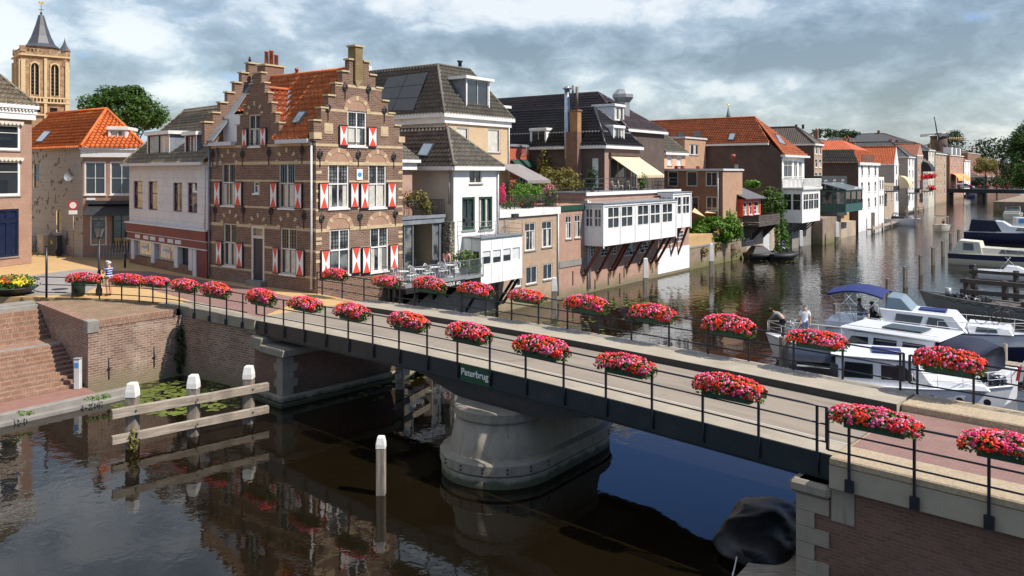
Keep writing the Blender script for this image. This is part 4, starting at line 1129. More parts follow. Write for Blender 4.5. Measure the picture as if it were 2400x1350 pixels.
pads('duckweed', 'scattered green weed on the water along the house walls', [(1420, 712, 3.2, 1.4, 500), (1540, 680, 3.5, 1.5, 160), (1660, 640, 4, 1.6, 160), (930, 880, .8, 1.8, 120), (1240, 760, 2.2, 1.6, 260), (1850, 610, 6, 3, 100)])
# covered boat by the abutment
cb = at(1790, 1235, .3)
t = thing('covered_boat', 'small moored boat under a sagging black tarpaulin beside the abutment', 'boat', WF, (cb.x, cb.y, 0), rz=rad(62))
def loft(secs, mi=0, smooth=True, cap=True):
    m = MB(); n = len(secs[0]); m.add([p for s in secs for p in s], [], mi)
    for i in range(len(secs) - 1):
        for j in range(n - 1): m.f.append([i * n + j, i * n + j + 1, (i + 1) * n + j + 1, (i + 1) * n + j]); m.m.append(mi); m.sm.append(smooth)
    if cap: m.f.append(list(range(n))); m.m.append(mi); m.sm.append(False); m.f.append([(len(secs) - 1) * n + j for j in range(n)][::-1]); m.m.append(mi); m.sm.append(False)
    return m
def rotv(p, c, a): return Vector((c[0] + (p[0] - c[0]) * math.cos(a) - (p[1] - c[1]) * math.sin(a), c[1] + (p[0] - c[0]) * math.sin(a) + (p[1] - c[1]) * math.cos(a), p[2]))
def cover(c, L, B, a, hh):
    secs = []
    for i in range(25):
        u = i / 24; x = (u - .5) * L
        b = B / 2 * min(1, (1 - abs(2 * u - 1) ** 3.2) ** .5 + .15); h = .32 + hh * math.sin(math.pi * min(1, u * 1.05)) ** .7
        row = []
        for j in range(17):
            q = math.pi * j / 16; cs = math.cos(q); sn = math.sin(q)
            fold = .16 * noise.noise(Vector((x * 1.7, q * 2.2, 1.3))) + .10 * (.35 - abs(noise.noise(Vector((x * 2.6, q * 1.8, 7))))) + .05 * noise.noise(Vector((x * 6, q * 6, 4)))
            row.append(rotv(Vector((c.x + x, c.y + b * math.copysign(abs(cs) ** .7, cs) * (1 + fold), .14 + (h - .14) * (max(0, sn) ** 1.05) * (1 + fold * 1.1))), c, a))
        secs.append(row)
    return loft(secs)
cover(cb, 4.0, 1.9, rad(62), .52).build('tarpaulin', 'tarp_black', t)
secs = []
for i in range(13):
    u = i / 12; x = (u - .5) * 3.4; b = .78 * min(1, (1 - abs(2 * u - 1) ** 3) ** .5 + .12)
    secs.append([rotv(Vector((cb.x + x, cb.y + b * k, z)), cb, rad(62)) for k, z in ((-1, .25), (-.8, -.2), (0, -.35), (.8, -.2), (1, .25))])
loft(secs).build('hull', 'hull_grey', t)
r0 = at(1733, 1262, .35); mb = MB(); pts = [r0.lerp(at(1717, 1348, .35), k / 8) + Vector((0, 0, -.1 * math.sin(math.pi * k / 8))) for k in range(9)]; mb.tube(pts, .018, 5); mb.build('rope', 'wood_white', t)
mb = MB(); mb.poly([at(1880, 1150, .22), at(1880, 1420, .22), at(1660, 1420, .22), at(1745, 1330, .22)]); p_ = [at(1880, 1150, .22), at(1880, 1420, .22), at(1660, 1420, .22), at(1745, 1330, .22)]
mb = MB(); mb.prism([Vector((q.x, q.y, -.4)) for q in p_], (0, 0, .62)); tag(mb.build('jetty', 'timber_grey', None, WF, tuple(at(1800, 1340, 0))), 'grey plank landing stage between the covered boat and abutment', 'jetty')
# ================================================================= the stepped-gable house
X1 = lx(943, 0); Y1 = ly(490, 0)
t = thing('gabled_house', 'brown brick house with two stepped gables and red and white hourglass shutters', 'house', RF, (0, 0, 0))
MAN = t
fwin = [((769, 384, 817.5, 488), 'crosslead'), ((863.5, 385, 905, 487), 'crosslead'), ((773, 537, 820, 645), 'crosslead'), ((867.5, 531, 910, 636), 'crosslead'), ((814.5, 261, 859, 343), 'crosslead')]
swin = [((520, 383, 551, 482), 'crossdark'), ((653.5, 382, 691, 488), 'crossdark'), ((594, 425, 608, 453), 'tall'), ((524, 524, 555, 623), 'crossdark'), ((657, 535, 695, 643), 'crossdark'), ((583, 268, 611, 343), 'crossdark')]
FH = [prect('x', 0, *q[0]) for q in fwin]; SH = [prect('y', 0, *q[0]) for q in swin]
door = prect('y', 0, 590, 531, 620, 660)
xc = 3.05
gz = [12.35, 13.05, 13.75, 14.45, 15.15, 15.85]; gh = [3.2, 2.71, 2.22, 1.73, 1.24, .75]
steps_f = [(xc - gh[0], xc + gh[0], 11.3, gz[0])] + [(xc - gh[i], xc + gh[i], gz[i - 1], gz[i]) for i in range(1, 6)]
yc = 5.1; dz_ = [12.35, 12.92, 13.5, 14.08, 14.66, 15.25]; dh = [1.97, 1.65, 1.32, .99, .67, .36]
steps_s = [(yc - dh[0], yc + dh[0], 11.3, dz_[0])] + [(yc - dh[i], yc + dh[i], dz_[i - 1], dz_[i]) for i in range(1, 6)]
mb = MB()
wallface(mb, 'x', 0, [(0, X1, -.5, 11.3)] + steps_f, FH)
wallface(mb, 'y', 0, [(0, Y1, 2.8, 11.3)] + steps_s, SH + [door])
wallface(mb, 'Y', X1, [(0, Y1, -.5, 11.3)]); wallface(mb, 'X', Y1, [(0, X1, 2, 11.3)])
mb.poly([(0, 0, 11.3), (X1, 0, 11.3), (X1, Y1, 11.3), (0, Y1, 11.3)])
hw, hs = FH[4], SH[5]
def backing(s, h, b):                    # solid behind the gable face, left open round the window
    if s[2] >= h[3]: b(s[0], s[1], s[2] + .001, s[3]); return
    b(s[0], h[0] - .01, s[2] + .001, s[3]); b(h[1] + .01, s[1], s[2] + .001, s[3])
    if s[3] > h[3] + .02: b(h[0] - .009, h[1] + .009, max(s[2], h[3]) + .01, s[3])
for s in steps_f: backing(s, hw, lambda a, b_, c, d: mb.box(a, b_, .01, .34, c, d))
for s in steps_s: backing(s, hs, lambda a, b_, c, d: mb.box(.01, .32, a, b_, c, d))
mb.build('wall', 'brick_manor', t)
# rear gable
mb = MB(); rz_ = [12.6, 13.2, 13.85, 14.5, 15.15, 15.8, 16.45]; rh_ = [3.55, 3.0, 2.5, 2.0, 1.5, 1.0, .5]
for i in range(7): mb.box(xc - rh_[i], xc + rh_[i], Y1 - .32, Y1, 11.31 if i == 0 else rz_[i - 1], rz_[i])
mb.build('rear_gable', 'brick_manor', t)
mb = MB()                               # stone copings on each step
for i in range(6):
    w_in = gh[i + 1] if i < 5 else 0
    for sg_ in (-1, 1):
        a, b = xc + sg_ * (gh[i] + .07), xc + sg_ * (w_in + (.0 if i < 5 else .3))
        mb.box(a, b, -.07, .42, gz[i] + .001, gz[i] + .09)
    w_in = dh[i + 1] if i < 5 else 0
    for sg_ in (-1, 1): mb.box(-.06, .38, yc + sg_ * (dh[i] + .06), yc + sg_ * w_in, dz_[i] + .001, dz_[i] + .08)
for i in range(7):
    w_in = rh_[i + 1] if i < 6 else 0
    for sg_ in (-1, 1): mb.box(xc + sg_ * (rh_[i] + .07), xc + sg_ * w_in, Y1 - .4, Y1 + .06, rz_[i] + .001, rz_[i] + .09)
split_build(mb, 'coping', 'sandstone', t)
mb = MB()                               # stone bands and quoins
def band(axis, z, h, a0, a1, holes, extra=.0):
    cuts = sorted([(q[0], q[1]) for q in holes if q[2] - .05 < z + h / 2 < q[3] + .75 * extra])
    a = a0
    for c0, c1_ in cuts:
        if c0 > a: bx(mb, axis, 0, a, c0 - .002, z, z + h, -.018, .0)
        a = max(a, c1_ + .002)
    if a1 > a: bx(mb, axis, 0, a, a1, z, z + h, -.018, .0)
for z, h in ((11.02, .14), (10.02, .18), (9.05, .12), (7.55, .12), (6.42, .18), (5.32, .12)):
    band('x', z, h, -.018, X1, FH)
    band('y', z + .04, h, 0, Y1, SH + [door])
band('y', 3.95, .12, 0, Y1, SH + [door])
for z, k in ((12.93, 1), (14.33, 3)): band('x', z, .14, xc - gh[k], xc + gh[k], FH)
for z in (9.55, 8.55, 8.05, 6.0, 5.75, 4.8, 7.1):
    bx(mb, 'x', 0, 0, .38, z, z + .16, -.018, 0); bx(mb, 'x', 0, X1 - .34, X1, z, z + .16, -.018, 0)
for sx in (-.18, X1 - .35): mb.box(sx, sx + .53, -.05, .33, 11.4, 11.75)
for px, py in ((770, 301), (901, 308)):
    a, z = lx(px, 0), zat(lx(px, 0), 0, py); bx(mb, 'x', 0, a - .3, a + .3, z - .28, z + .28, -.02, 0); bx(mb, 'x', 0, a - .2, a + .2, z - .17, z + .17, -.035, -.021)
split_build(mb, 'stone_band', 'sandstone', t)
def arch(axis, q, dark=False):          # relieving arch with brick tympanum over a window
    a0, a1, z1 = q[0], q[1], q[3]; c = (a0 + a1) / 2; r = (a1 - a0) / 2; rz2 = r * .82
    m = MB(); n = 15
    pts = [(c + r * math.cos(math.pi * j / n), z1 + .02 + rz2 * math.sin(math.pi * j / n)) for j in range(n + 1)]
    m.poly([PP(axis, 0, a, z, -.004) for a, z in pts], 0)
    for j in range(n):
        q0, q1 = math.pi * j / n, math.pi * (j + 1) / n; ro, rzo = r + .26, rz2 + .26
        mi = 1 if j in (0, 3, 7, 11, 14) else 2; pr = -.03 if mi == 1 else -.02
        ps = [(c + r * math.cos(q0), z1 + .02 + rz2 * math.sin(q0)), (c + ro * math.cos(q0), z1 + .02 + rzo * math.sin(q0)), (c + ro * math.cos(q1), z1 + .02 + rzo * math.sin(q1)), (c + r * math.cos(q1), z1 + .02 + rz2 * math.sin(q1))]
        m.prism([PP(axis, 0, a, z, pr) for a, z in ps], Vector(PP(axis, 0, 0, 0, .0)) - Vector(PP(axis, 0, 0, 0, pr)), mi)
    m.build('arch', ['brick_manor' if dark else 'brick_arch', 'sandstone', 'brick_arch' if not dark else 'brick_manor'], t)
for q in FH: arch('x', q)
for q in SH[:2] + SH[3:] + [door]: arch('y', q, True)
for (q, stl), r in zip(fwin, FH): win(t, 'x', 0, *r, stl)
for (q, stl), r in zip(swin, SH): win(t, 'y', 0, *r, stl)
def shutter(axis, a0, a1, z0, z1):
    m = MB(); bx(m, axis, 0, a0, a1, z0, z1, -.10, -.04, 0)
    i = .06; b0, b1, y0, y1 = a0 + i, a1 - i, z0 + i, z1 - i; c = (b0 + b1) / 2; zc = (y0 + y1) / 2
    bx(m, axis, 0, b0, b1, y0, y1, -.108, -.1005, 1)
    for zz_ in (y1, y0): m.prism([PP(axis, 0, a, z, -.1085) for a, z in ((b0 + .02, zz_), (b1 - .02, zz_), (c, zc + (.03 if zz_ == y1 else -.03)))], Vector(PP(axis, 0, 0, 0, -.114)) - Vector(PP(axis, 0, 0, 0, -.1085)), 2)
    m.build('shutter', ['door_dark', 'stucco_white', 'shutter_red'], t)
for (a0, a1, z0, z1), (l, r_), ax in ((FH[0], (748, 840.5), 'x'), (FH[1], (844.5, 928), 'x'), (FH[2], (752, 845), 'x'), (FH[3], (848.5, 933), 'x'), (FH[4], (795, 883), 'x')):
    zt_ = z0 + (z1 - z0) * .58
    shutter(ax, lx(l, -.07), a0 - .04, z0 - .02, zt_); shutter(ax, a1 + .04, lx(r_, -.07), z0 - .02, zt_)
for q, (l, r_) in ((SH[0], (502, 567)), (SH[1], (633, 708)), (SH[3], (506, 569)), (SH[4], (639, 713)), (SH[5], (567, 624))):
    zt_ = q[2] + (q[3] - q[2]) * .57; a = ly(l, -.07), ly(r_, -.07)
    shutter('y', q[1] + .05, a[0], q[2] - .02, zt_); shutter('y', a[1], q[0] - .05, q[2] - .02, zt_)
# door
m = MB(); bx(m, 'y', 0, door[0], door[0] + .14, door[2], door[3], -.02, .12); bx(m, 'y', 0, door[1] - .14, door[1], door[2], door[3], -.02, .12); zt_ = door[2] + 2.45
bx(m, 'y', 0, door[0] + .14, door[1] - .14, zt_, zt_ + .16, -.02, .12); bx(m, 'y', 0, door[0] + .14, door[1] - .14, door[3] - .1, door[3], -.02, .12)
o = m.build('door_frame', 'cream_paint', t)
m = MB(); bx(m, 'y', 0, door[0] + .14, door[1] - .14, door[2] + .1, zt_, .05, .10); m.build('door_leaf', 'door_dark', o)
m = MB(); m.poly([PP('y', 0, a, z, .07) for a, z in ((door[0] + .14, zt_ + .16), (door[1] - .14, zt_ + .16), (door[1] - .14, door[3] - .1), (door[0] + .14, door[3] - .1))]); m.build('fanlight', 'glass_lite', o)
m = MB(); bx(m, 'y', 0, door[0] - .1, door[1] + .1, door[2] - .25, door[2] + .08, -.35, .1); m.build('doorstep', 'grey_stone', t)
# wall anchors
def anchor(axis, px, py, L=.9):
    a = lx(px, 0) if axis == 'x' else ly(px, 0); z = zat(*((a, 0) if axis == 'x' else (0, a)), py)
    m = MB(); m.tube([PP(axis, 0, a, z - L * .6, -.05), PP(axis, 0, a, z + L * .45, -.05)], .022, 5)
    for k in range(2): m.tube([PP(axis, 0, a + .17 * math.cos(6.283 * j / 10) * (1 - .3 * k), z + .12 + .2 * math.sin(6.283 * j / 10) * (1 - .3 * k), -.05) for j in range(11)], .02, 4)
    m.tube([PP(axis, 0, a - .16, z + .12, -.05), PP(axis, 0, a + .16, z + .12, -.05)], .018, 4)
    m.build('wall_anchor', 'black_iron', t)
for px, py in ((749, 367), (839, 367), (922, 372), (753, 517), (843, 512), (926, 506), (808, 209), (863, 214), (768, 258), (900, 264)): anchor('x', px, py, .95)
for px, py in ((500, 366), (569, 366), (631, 362), (709, 358), (505, 497), (571, 497), (636, 500), (713, 511)): anchor('y', px, py, 1.0)
# plaque
a = lx(841.5, 0); z = zat(a, 0, 409); m = MB(); bx(m, 'x', 0, a - .22, a + .22, z - .3, z + .3, -.06, -.02, 0)
m.prism([PP('x', 0, a + .15 * math.cos(6.283 * j / 14), z + .13 * math.sin(6.283 * j / 14), -.062) for j in range(14)], (0, -.01, 0), 1); m.build('plaque', ['stucco_white', 'sign_blue'], t)
# roof
zr = 15.45; ze = 11.45
sl = (zr - ze) / (xc + .2)
xs = lambda z: (z - ze) / sl - .2
mb = MB()
tileface(mb, [(-.2, .36, ze), (-.2, 3.4, ze), (xc, 3.4, zr), (xc, .36, zr)]); tileface(mb, [(xs(12.4), 3.4, 12.4), (xs(14.3), 5.1, 14.3), (xc, 5.1, zr), (xc, 3.4, zr)])
tileface(mb, [(xs(14.3), 5.1, 14.3), (xs(13.5), 6.0, 13.5), (xs(13.3), Y1 - .34, 13.3), (xc, Y1 - .34, zr), (xc, 5.1, zr)])
mb.poly([(xc, .36, zr), (X1 + .2, .36, ze), (X1 + .2, Y1 - .33, ze), (xc, Y1 - .33, zr)])
mb.tube([(xc, .35, zr + .05), (xc, Y1 - .34, zr + .05)], .13, 6)
mb.build('roof', ['tile_red'], t)
mb = MB(); tileface(mb, [(.3, 3.35, 12.25), (xs(12.5) + .1, 3.35, 12.3), (xs(14.35), 5.1, 14.45), (.3, 5.1, 14.45)]); mb.poly([(.3, 6.85, 12.2), (.9, 6.85, 12.2), (xs(14.35), 5.1, 14.45), (.3, 5.1, 14.45)]); mb.tube([(.3, 5.1, 14.5), (xs(14.3), 5.1, 14.5)], .1, 6)
mb.box(.32, 1.2, 3.5, 3.6, 11.4, 12.2); mb.build('dormer_roof', ['tile_rust'], t)
mb = MB(); mb.prism([(xs(12.3) - .05, 3.2, 12.25), (xs(14.3) - .05, 5.0, 14.38), (xs(14.3) + .1, 4.85, 14.42), (xs(12.3) + .12, 2.95, 12.35)], (0, 0, .05))
mb.prism([(-.35, Y1 - .9, 11.4), (-.35, Y1 - .33, 11.4), (xc, Y1 - .33, 15.6), (xc, Y1 - .55, 15.6), (xs(13.4), Y1 - .9, 13.5)], (.0, 0, .13))
mb.build('flashing', 'lead', t)
mb = MB(); mb.prism([(.1, 7.05, 11.4), (xs(13.5), 7.05, 11.4), (xs(13.5), 7.05, 13.5)], (0, .1, 0)); mb.prism([(.75, 7.16, 11.4), (.75, Y1 - .4, 11.4), (.75, Y1 - .4, 13.1), (.75, 7.16, 13.1)], (.05, 0, 0)); mb.build('white_boarding', 'stucco_white', t)
mb = MB()
for a, b in ((7.2, Y1 + .1), (.35, 3.1)): mb.box(-.32, 0.05, a, b, 11.2, 11.42); 
mb.build('gutter', 'siding_grey', t)
mb = MB(); mb.tube([(-.1, .25, 11.2), (-.1, .25, 3.4)], .06, 8); mb.build('downpipe', 'zinc_white', t)
mb = MB(); mb.tube([(-.1, Y1 - .15, 11.2), (-.1, Y1 - .15, 3.4)], .06, 8); mb.tube([(-.1, Y1 - .15, 10.0), (-.1, Y1 - .95, 10.0), (-.1, Y1 - .95, 11.1)], .05, 6); mb.build('downpipe', 'lead', t)
mb = MB(); mb.box(xc - .42, xc + .12, -.16, .45, 14.75, 16.62, 0); mb.box(xc - .5, xc + .2, -.22, .51, 16.62, 16.72, 1); mb.prism([(xc - .42, -.16, 14.75), (xc + .12, -.16, 14.75), (xc - .15, -.02, 14.35)], (0, .1, 0), 1); mb.build('chimney', ['brick_mossy', 'sandstone'], t)
c = MB(); c.box(xc - .5, xc + .9, Y1 - 2.0, Y1 - 1.2, 14.8, 16.2, 0); c.box(xc - .57, xc + .97, Y1 - 2.07, Y1 - 1.13, 16.2, 16.3, 1); o = c.build('chimney', ['brick_brown', 'sandstone'], t)
for dx, h in ((-.1, .75), (.25, .85), (.62, .62)): c = MB(); c.lathe((xc + dx, Y1 - 1.6, 16.3), [(.13, 0), (.12, h), (.15, h + .02), (.15, h + .08)], 10); c.build('chimney_pot', 'terracotta', o)
c = MB(); c.lathe((xc, Y1 - 4.4, zr), [(.09, 0), (.09, .3), (.14, .32), (.1, .45)], 8); c.build('vent_pipe', 'terracotta', t)
def rp(px, py):                          # point of the left roof slope seen at a pixel
    k = (px - 1200) / F; best = None
    for i in range(400):
        z = ze + (zr - ze) * i / 399; x = xs(z); y = ly(px, x); e_ = abs(zat(x, y, py) - z)
        if best is None or e_ < best[0]: best = (e_, (x, y, z))
    return best[1]
skylight(t, [rp(685, 294), rp(702, 292), rp(722, 264), rp(705, 264)])
mb = MB(); c_ = rp(590, 139); 
tb = thing('bird', 'small dark bird perched on the topmost step of the rear gable', 'bird', RF, (xc - .3, Y1 - .15, 16.55))
mb.lathe((xc - .3, Y1 - .15, 16.55), [(.01, 0), (.09, .08), (.1, .18), (.05, .27), (.06, .33), (.01, .38)], 8); mb.build('body', 'black_iron', tb)

# ================================================================= street side, left of the gabled house
# white boarded shop house
e0 = RF.w(0, Y1, 0); SF = Frame((e0.x, e0.y), 135.0)         # local x runs away to the left along its front, y = to the right/back
# its front is the plane y = 0 seen from -y side: use a mirrored frame so 'x' walls look at the camera
LEN = -lx(303, 0, SF) if lx(303, 0, SF) < 0 else lx(303, 0, SF)
SF = Frame(tuple((Vector((e0.x, e0.y, 0)) + Vector((math.cos(rad(135)), math.sin(rad(135)), 0)) * LEN)[:2]), -45.0)
t = thing('shop_house', 'pale boarded house over a dark red shopfront beside the gabled brick house', 'house', SF, (0, 0, GZ))
P = lambda *q: prect('x', 0, *q, SF)
w4 = [P(313, 424, 334, 489), P(348, 425, 369, 492), P(406, 428, 427, 496), P(440, 428, 462, 499)]
shopz = zat(LEN / 2, 0, 508, SF); eave = zat(LEN / 2, 0, 381, SF)
mb = MB(); wallface(mb, 'x', 0, [(0, LEN, 6.0, eave)], w4, .2); wallface(mb, 'y', 0, [(0, 8, GZ, eave)]); wallface(mb, 'Y', LEN, [(0, 8, 6, eave)]); mb.build('wall', 'siding_grey', t)
mb = MB()
for k in range(9):
    z = 6.5 + .55 * k
    if z < eave: bx(mb, 'x', 0, 0, LEN, z, z + .012, -.006, 0)
split_build(mb, 'board_joint', 'zinc', t)
for r in w4: win(t, 'x', 0, *r, 'brownsash', .12)
mb = MB(); z1 = 6.0
mb.box(0, LEN, .25, .3, GZ, z1, 1)
mb.box(-.1, LEN, -.22, .1, 5.45, 6.05, 0); mb.box(-.15, LEN + .02, -.3, .1, 6.051, 6.15, 2); mb.box(-.05, LEN, -.14, .1, 4.95, 5.4, 0); mb.box(-.05, LEN, -.2, .1, 5.40, 5.448, 2); mb.box(-.05, LEN, -.2, .1, 4.89, 4.948, 2)
mb.box(0, LEN - 2.2, -.02, .24, GZ, GZ + .55, 3)
for a in (1.5, 3.0, 4.2, 5.7, 7.1, 8.3): mb.box(a, a + .9, -.155, -.141, 5.05, 5.3, 2)
for a in (.6, 4.2, 8.0, 10.2): mb.box(a, a + .55, -.1, .24, GZ + .3, 4.88, 2)
mb.box(LEN - 1.6, LEN - .2, -.04, .24, GZ, 4.88, 0); mb.box(LEN - 2.1, LEN - 1.62, -.1, .24, GZ, 4.88, 2)
mb.build('shopfront', ['maroon', 'door_dark', 'siding_grey', 'brick_brown'], t)
for a in (1.3, 5.0): m = MB(); m.poly([(a, .12, GZ + .6), (a + 2.7, .12, GZ + .6), (a + 2.7, .12, 4.88), (a, .12, 4.88)]); o = m.build('display_window', 'shop_display', t); m = MB(); m.box(a + .7, a + 1.9, .09, .115, GZ + 1.0, GZ + 1.5); m.build('poster', 'stucco_white', o); lettering('lettering', 'LA BLIQUE', o, 'zinc', Vector((a + 1.3, .085, GZ + 1.25 - GZ)), rad(90), 0, .24, .002)
ridge_z = zat(LEN * .75, 5.5, 236, SF)
xl, xr = lx(432, 5.5, SF), LEN
mb = MB()
tileface(mb, [(-.3, -.35, eave - .05), (LEN, -.35, eave - .05), (xr, 5.5, ridge_z), (xl, 5.5, ridge_z)])
tileface(mb, [(-.3, 10.0, eave), (-.3, -.35, eave - .05), (xl, 5.5, ridge_z)])
mb.poly([(-.3, 11, eave), (xl, 5.5, ridge_z), (xr, 5.5, ridge_z), (LEN, 11, eave)]); mb.tube([(xl, 5.5, ridge_z + .05), (xr, 5.5, ridge_z + .05)], .12, 6); mb.tube([(-.3, -.35, eave + .03), (xl, 5.5, ridge_z + .05)], .11, 6)
mb.build('roof', 'tile_brown', t)
mb = MB(); mb.box(-.4, LEN - .1, -.5, -.3, eave - .2, eave - .02); mb.build('gutter', 'siding_grey', t)
mb = MB(); mb.tube([(LEN - .15, -.2, eave - .2), (LEN - .15, -.2, 6.2)], .06, 8); mb.build('downpipe', 'zinc_white', t)
for p0, p1, y0, y1 in ((346, 398, 316, 373), (434, 462, 317, 373)):
    y_ = .45; r = prect('x', y_, p0, y0, p1, y1, SF); dormer(t, 'x', y_, r[0], r[1], r[2], r[3], 3.2, 'dormerbrown' , 'lead')
mb = MB(); mb.box(xl - 3.2, xl - 1.7, 7.0, 8.2, eave - .5, ridge_z - 1.7, 0); mb.lathe((xl - 2.4, 7.6, ridge_z - 1.7), [(.6, 0), (.5, .15), (.2, .25)], 12); mb.build('flat_rooftop', ['lead'], t)
# orange roofed corner house
CF = Frame(tuple(at(194, 603, GZ)[:2]), 10.0)
cwL = lx(345, 0, CF)
PF = lambda *q: prect('x', 0, *q, CF)
ez = zat(0, 0, 345, CF)
t = thing('corner_house', 'corner house with bright orange hipped roof and peeling grey side wall', 'house', CF, (0, 0, GZ))
# the side wall stands along the street behind
sdir = 143 - 10
import math as _m
SW = Frame(tuple(CF.w(0, 0)[:2]), 143.0)
fh = [PF(198, 379, 248, 456), PF(258, 379, 312, 456), PF(211, 485, 250, 575), PF(262, 492, 305, 590)]
mb = MB(); wallface(mb, 'x', 0, [(0, cwL, GZ, ez)], fh, .15); mb.build('front_wall', 'brick_lit', t)
for r in fh[:2]: win(t, 'x', 0, *r, 'sashsix' if False else 'lite4', .05)
win(t, 'x', 0, *fh[2], dict(ST['greyglass'], frame='stucco_white', rows=(.3,)), .06); win(t, 'x', 0, *fh[3], dict(ST['greyglass'], frame='dark_green', rows=(.25,), cols=2), .06)
mb = MB(); mb.box(-.15, cwL, -.28, .0, ez - .2, ez - .02); mb.box(-.1, cwL, -.2, .0, ez - .75, ez - .42); mb.box(-.12, cwL, -.12, -.0, ez - .419, ez - .201); mb.build('cornice', 'white_paint', t)
zs_ = zat(2, 0, 478, CF); mb = MB(); mb.box(.3, cwL, -.35, 0, zs_, zs_ + .25); mb.prism([(.4, -.02, zs_ - .02), (.4, -1.3, zs_ - .75), (.4, -1.3, zs_ - .85), (.4, -.02, zs_ - .5)], (cwL - .6, 0, 0)); mb.build('shop_awning', 'dark_frame', t)
a0_, a1_, b0_, b1_ = PF(203, 464, 217, 469); mb = MB(); bx(mb, 'x', 0, a0_, a1_ + .2, b0_, b1_, -.03, -.005); mb.build('street_sign', 'stucco_white', t)
def cfp(v): return Vector((v.x, v.y, v.z))
def sw2cf(s, off, z): q = SW.w(s, off); x, y = CF.inv(q.x, q.y); return (x, y, z)
sL = 13.0
mb = MB()
PS = lambda *q: prect('x', 0, *q, SW)
def sside(px): return lx(px, 0, SW)
holes = []
for q in ((132, 494, 144, 545), (78, 384, 92, 440)):
    s0_, s1_ = sside(q[0]), sside(q[2]); s0_, s1_ = min(s0_, s1_), max(s0_, s1_); zz0 = zat((s0_ + s1_) / 2, 0, q[3], SW); zz1 = zat((s0_ + s1_) / 2, 0, q[1], SW); holes.append((s0_, s1_, zz0, zz1))
A_ = sorted({0, sL} | {v for h in holes for v in h[:2]}); Z_ = sorted({GZ, ez} | {v for h in holes for v in h[2:]})
for i in range(len(A_) - 1):
    for j in range(len(Z_) - 1):
        ca, cz = (A_[i] + A_[i + 1]) / 2, (Z_[j] + Z_[j + 1]) / 2
        if any(h[0] < ca < h[1] and h[2] < cz < h[3] for h in holes): continue
        mb.poly([sw2cf(A_[i], 0, Z_[j]), sw2cf(A_[i], 0, Z_[j + 1]), sw2cf(A_[i + 1], 0, Z_[j + 1]), sw2cf(A_[i + 1], 0, Z_[j])])
mb.build('side_wall', 'peel_wall', t)
for h in holes:
    m = MB()
    for (s0_, s1_, z0_, z1_) in ((h[0], h[1], h[2], h[2] + .07), (h[0], h[1], h[3] - .07, h[3]), (h[0], h[0] + .07, h[2] + .07, h[3] - .07), (h[1] - .07, h[1], h[2] + .07, h[3] - .07), (h[0] + .07, h[1] - .07, (h[2] + h[3]) / 2, (h[2] + h[3]) / 2 + .05)):
        m.prism([sw2cf(s0_, -.12, z0_), sw2cf(s1_, -.12, z0_), sw2cf(s1_, -.06, z0_), sw2cf(s0_, -.06, z0_)], (0, 0, z1_ - z0_))
    o = m.build('window', 'stucco_grey', t); m = MB(); m.poly([sw2cf(h[0], -.1, h[2]), sw2cf(h[1], -.1, h[2]), sw2cf(h[1], -.1, h[3]), sw2cf(h[0], -.1, h[3])]); m.build('pane', 'glass', o)
rzz = zat(4, 5, 259, CF)
rb = sw2cf(sL, -3.0, rzz); rf_ = sw2cf(3.2, -3.4, rzz)
E0 = Vector(sw2cf(sL, .3, ez)); E1 = Vector(sw2cf(-.3, .3, ez)); E2 = Vector((cwL, -.3, ez)); E3 = Vector(sw2cf(sL, -7, ez))
mb = MB(); tileface(mb, [E0, E1, rf_, rb]); tileface(mb, [E1, E2, rf_]); mb.poly([E2, E3, rb, rf_])
for p, q in ((E1, rf_), (E2, rf_), (rf_, rb)): mb.tube([Vector(p) + Vector((0, 0, .06)), Vector(q) + Vector((0, 0, .06))], .13, 6)
mb.build('roof', 'tile_orange', t)
r = prect('x', .9, 254, 301, 297, 343, CF); dormer(t, 'x', .9, r[0], r[1], r[2], r[3] - .1, 2.6, 'dormer', 'white_paint', ov=.1)
def onplane(px, py, p0, p1, p2, fr):     # point of a plane (local points) seen at a pixel
    W = [fr.w(*Vector(p)) for p in (p0, p1, p2)]; n = (W[1] - W[0]).cross(W[2] - W[0]); d = Vector(((px - 1200) / F, 1, (HY - py) / F)); o = Vector((0, 0, CH))
    q = o + d * ((W[0] - o).dot(n) / d.dot(n)); x, y = fr.inv(q.x, q.y); return Vector((x, y, q.z))
skylight(t, [onplane(px, py, E0, E1, rf_, CF) for px, py in ((84, 336), (100, 336), (124, 310), (107, 309))])
dz0 = sw2cf(.9, .55, 0)
td = thing('satellite_dish', 'round grey satellite dish on the peeling side wall of the corner house', 'satellite dish', CF, (dz0[0], dz0[1], zat(0, 0, 414, CF)))
mb = MB(); zd = zat(0, 0, 414, CF); dc = Vector((dz0[0], dz0[1], zd))
kk = len(mb.v); ax = Vector((-.2, -1, .25)).normalized(); a_ = ax.orthogonal().normalized(); b_ = ax.cross(a_)
for i in range(5):
    for j in range(14): mb.v.append(dc + ax * (.12 * (i / 4) ** 2) + (a_ * math.cos(6.283 * j / 14) + b_ * math.sin(6.283 * j / 14)) * (.01 + .37 * i / 4))
for i in range(4):
    for j in range(14): mb.f.append([i * 14 + j, i * 14 + (j + 1) % 14, (i + 1) * 14 + (j + 1) % 14, (i + 1) * 14 + j]); mb.m.append(0); mb.sm.append(True)
mb.build('dish', 'zinc', td); mb = MB(); mb.tube([dc, dc - ax * .45], .03, 6); mb.tube([dc + Vector((0, 0, -.38)), dc + ax * .35 + Vector((0, 0, -.15))], .015, 5); mb.build('arm', 'black_iron', td)
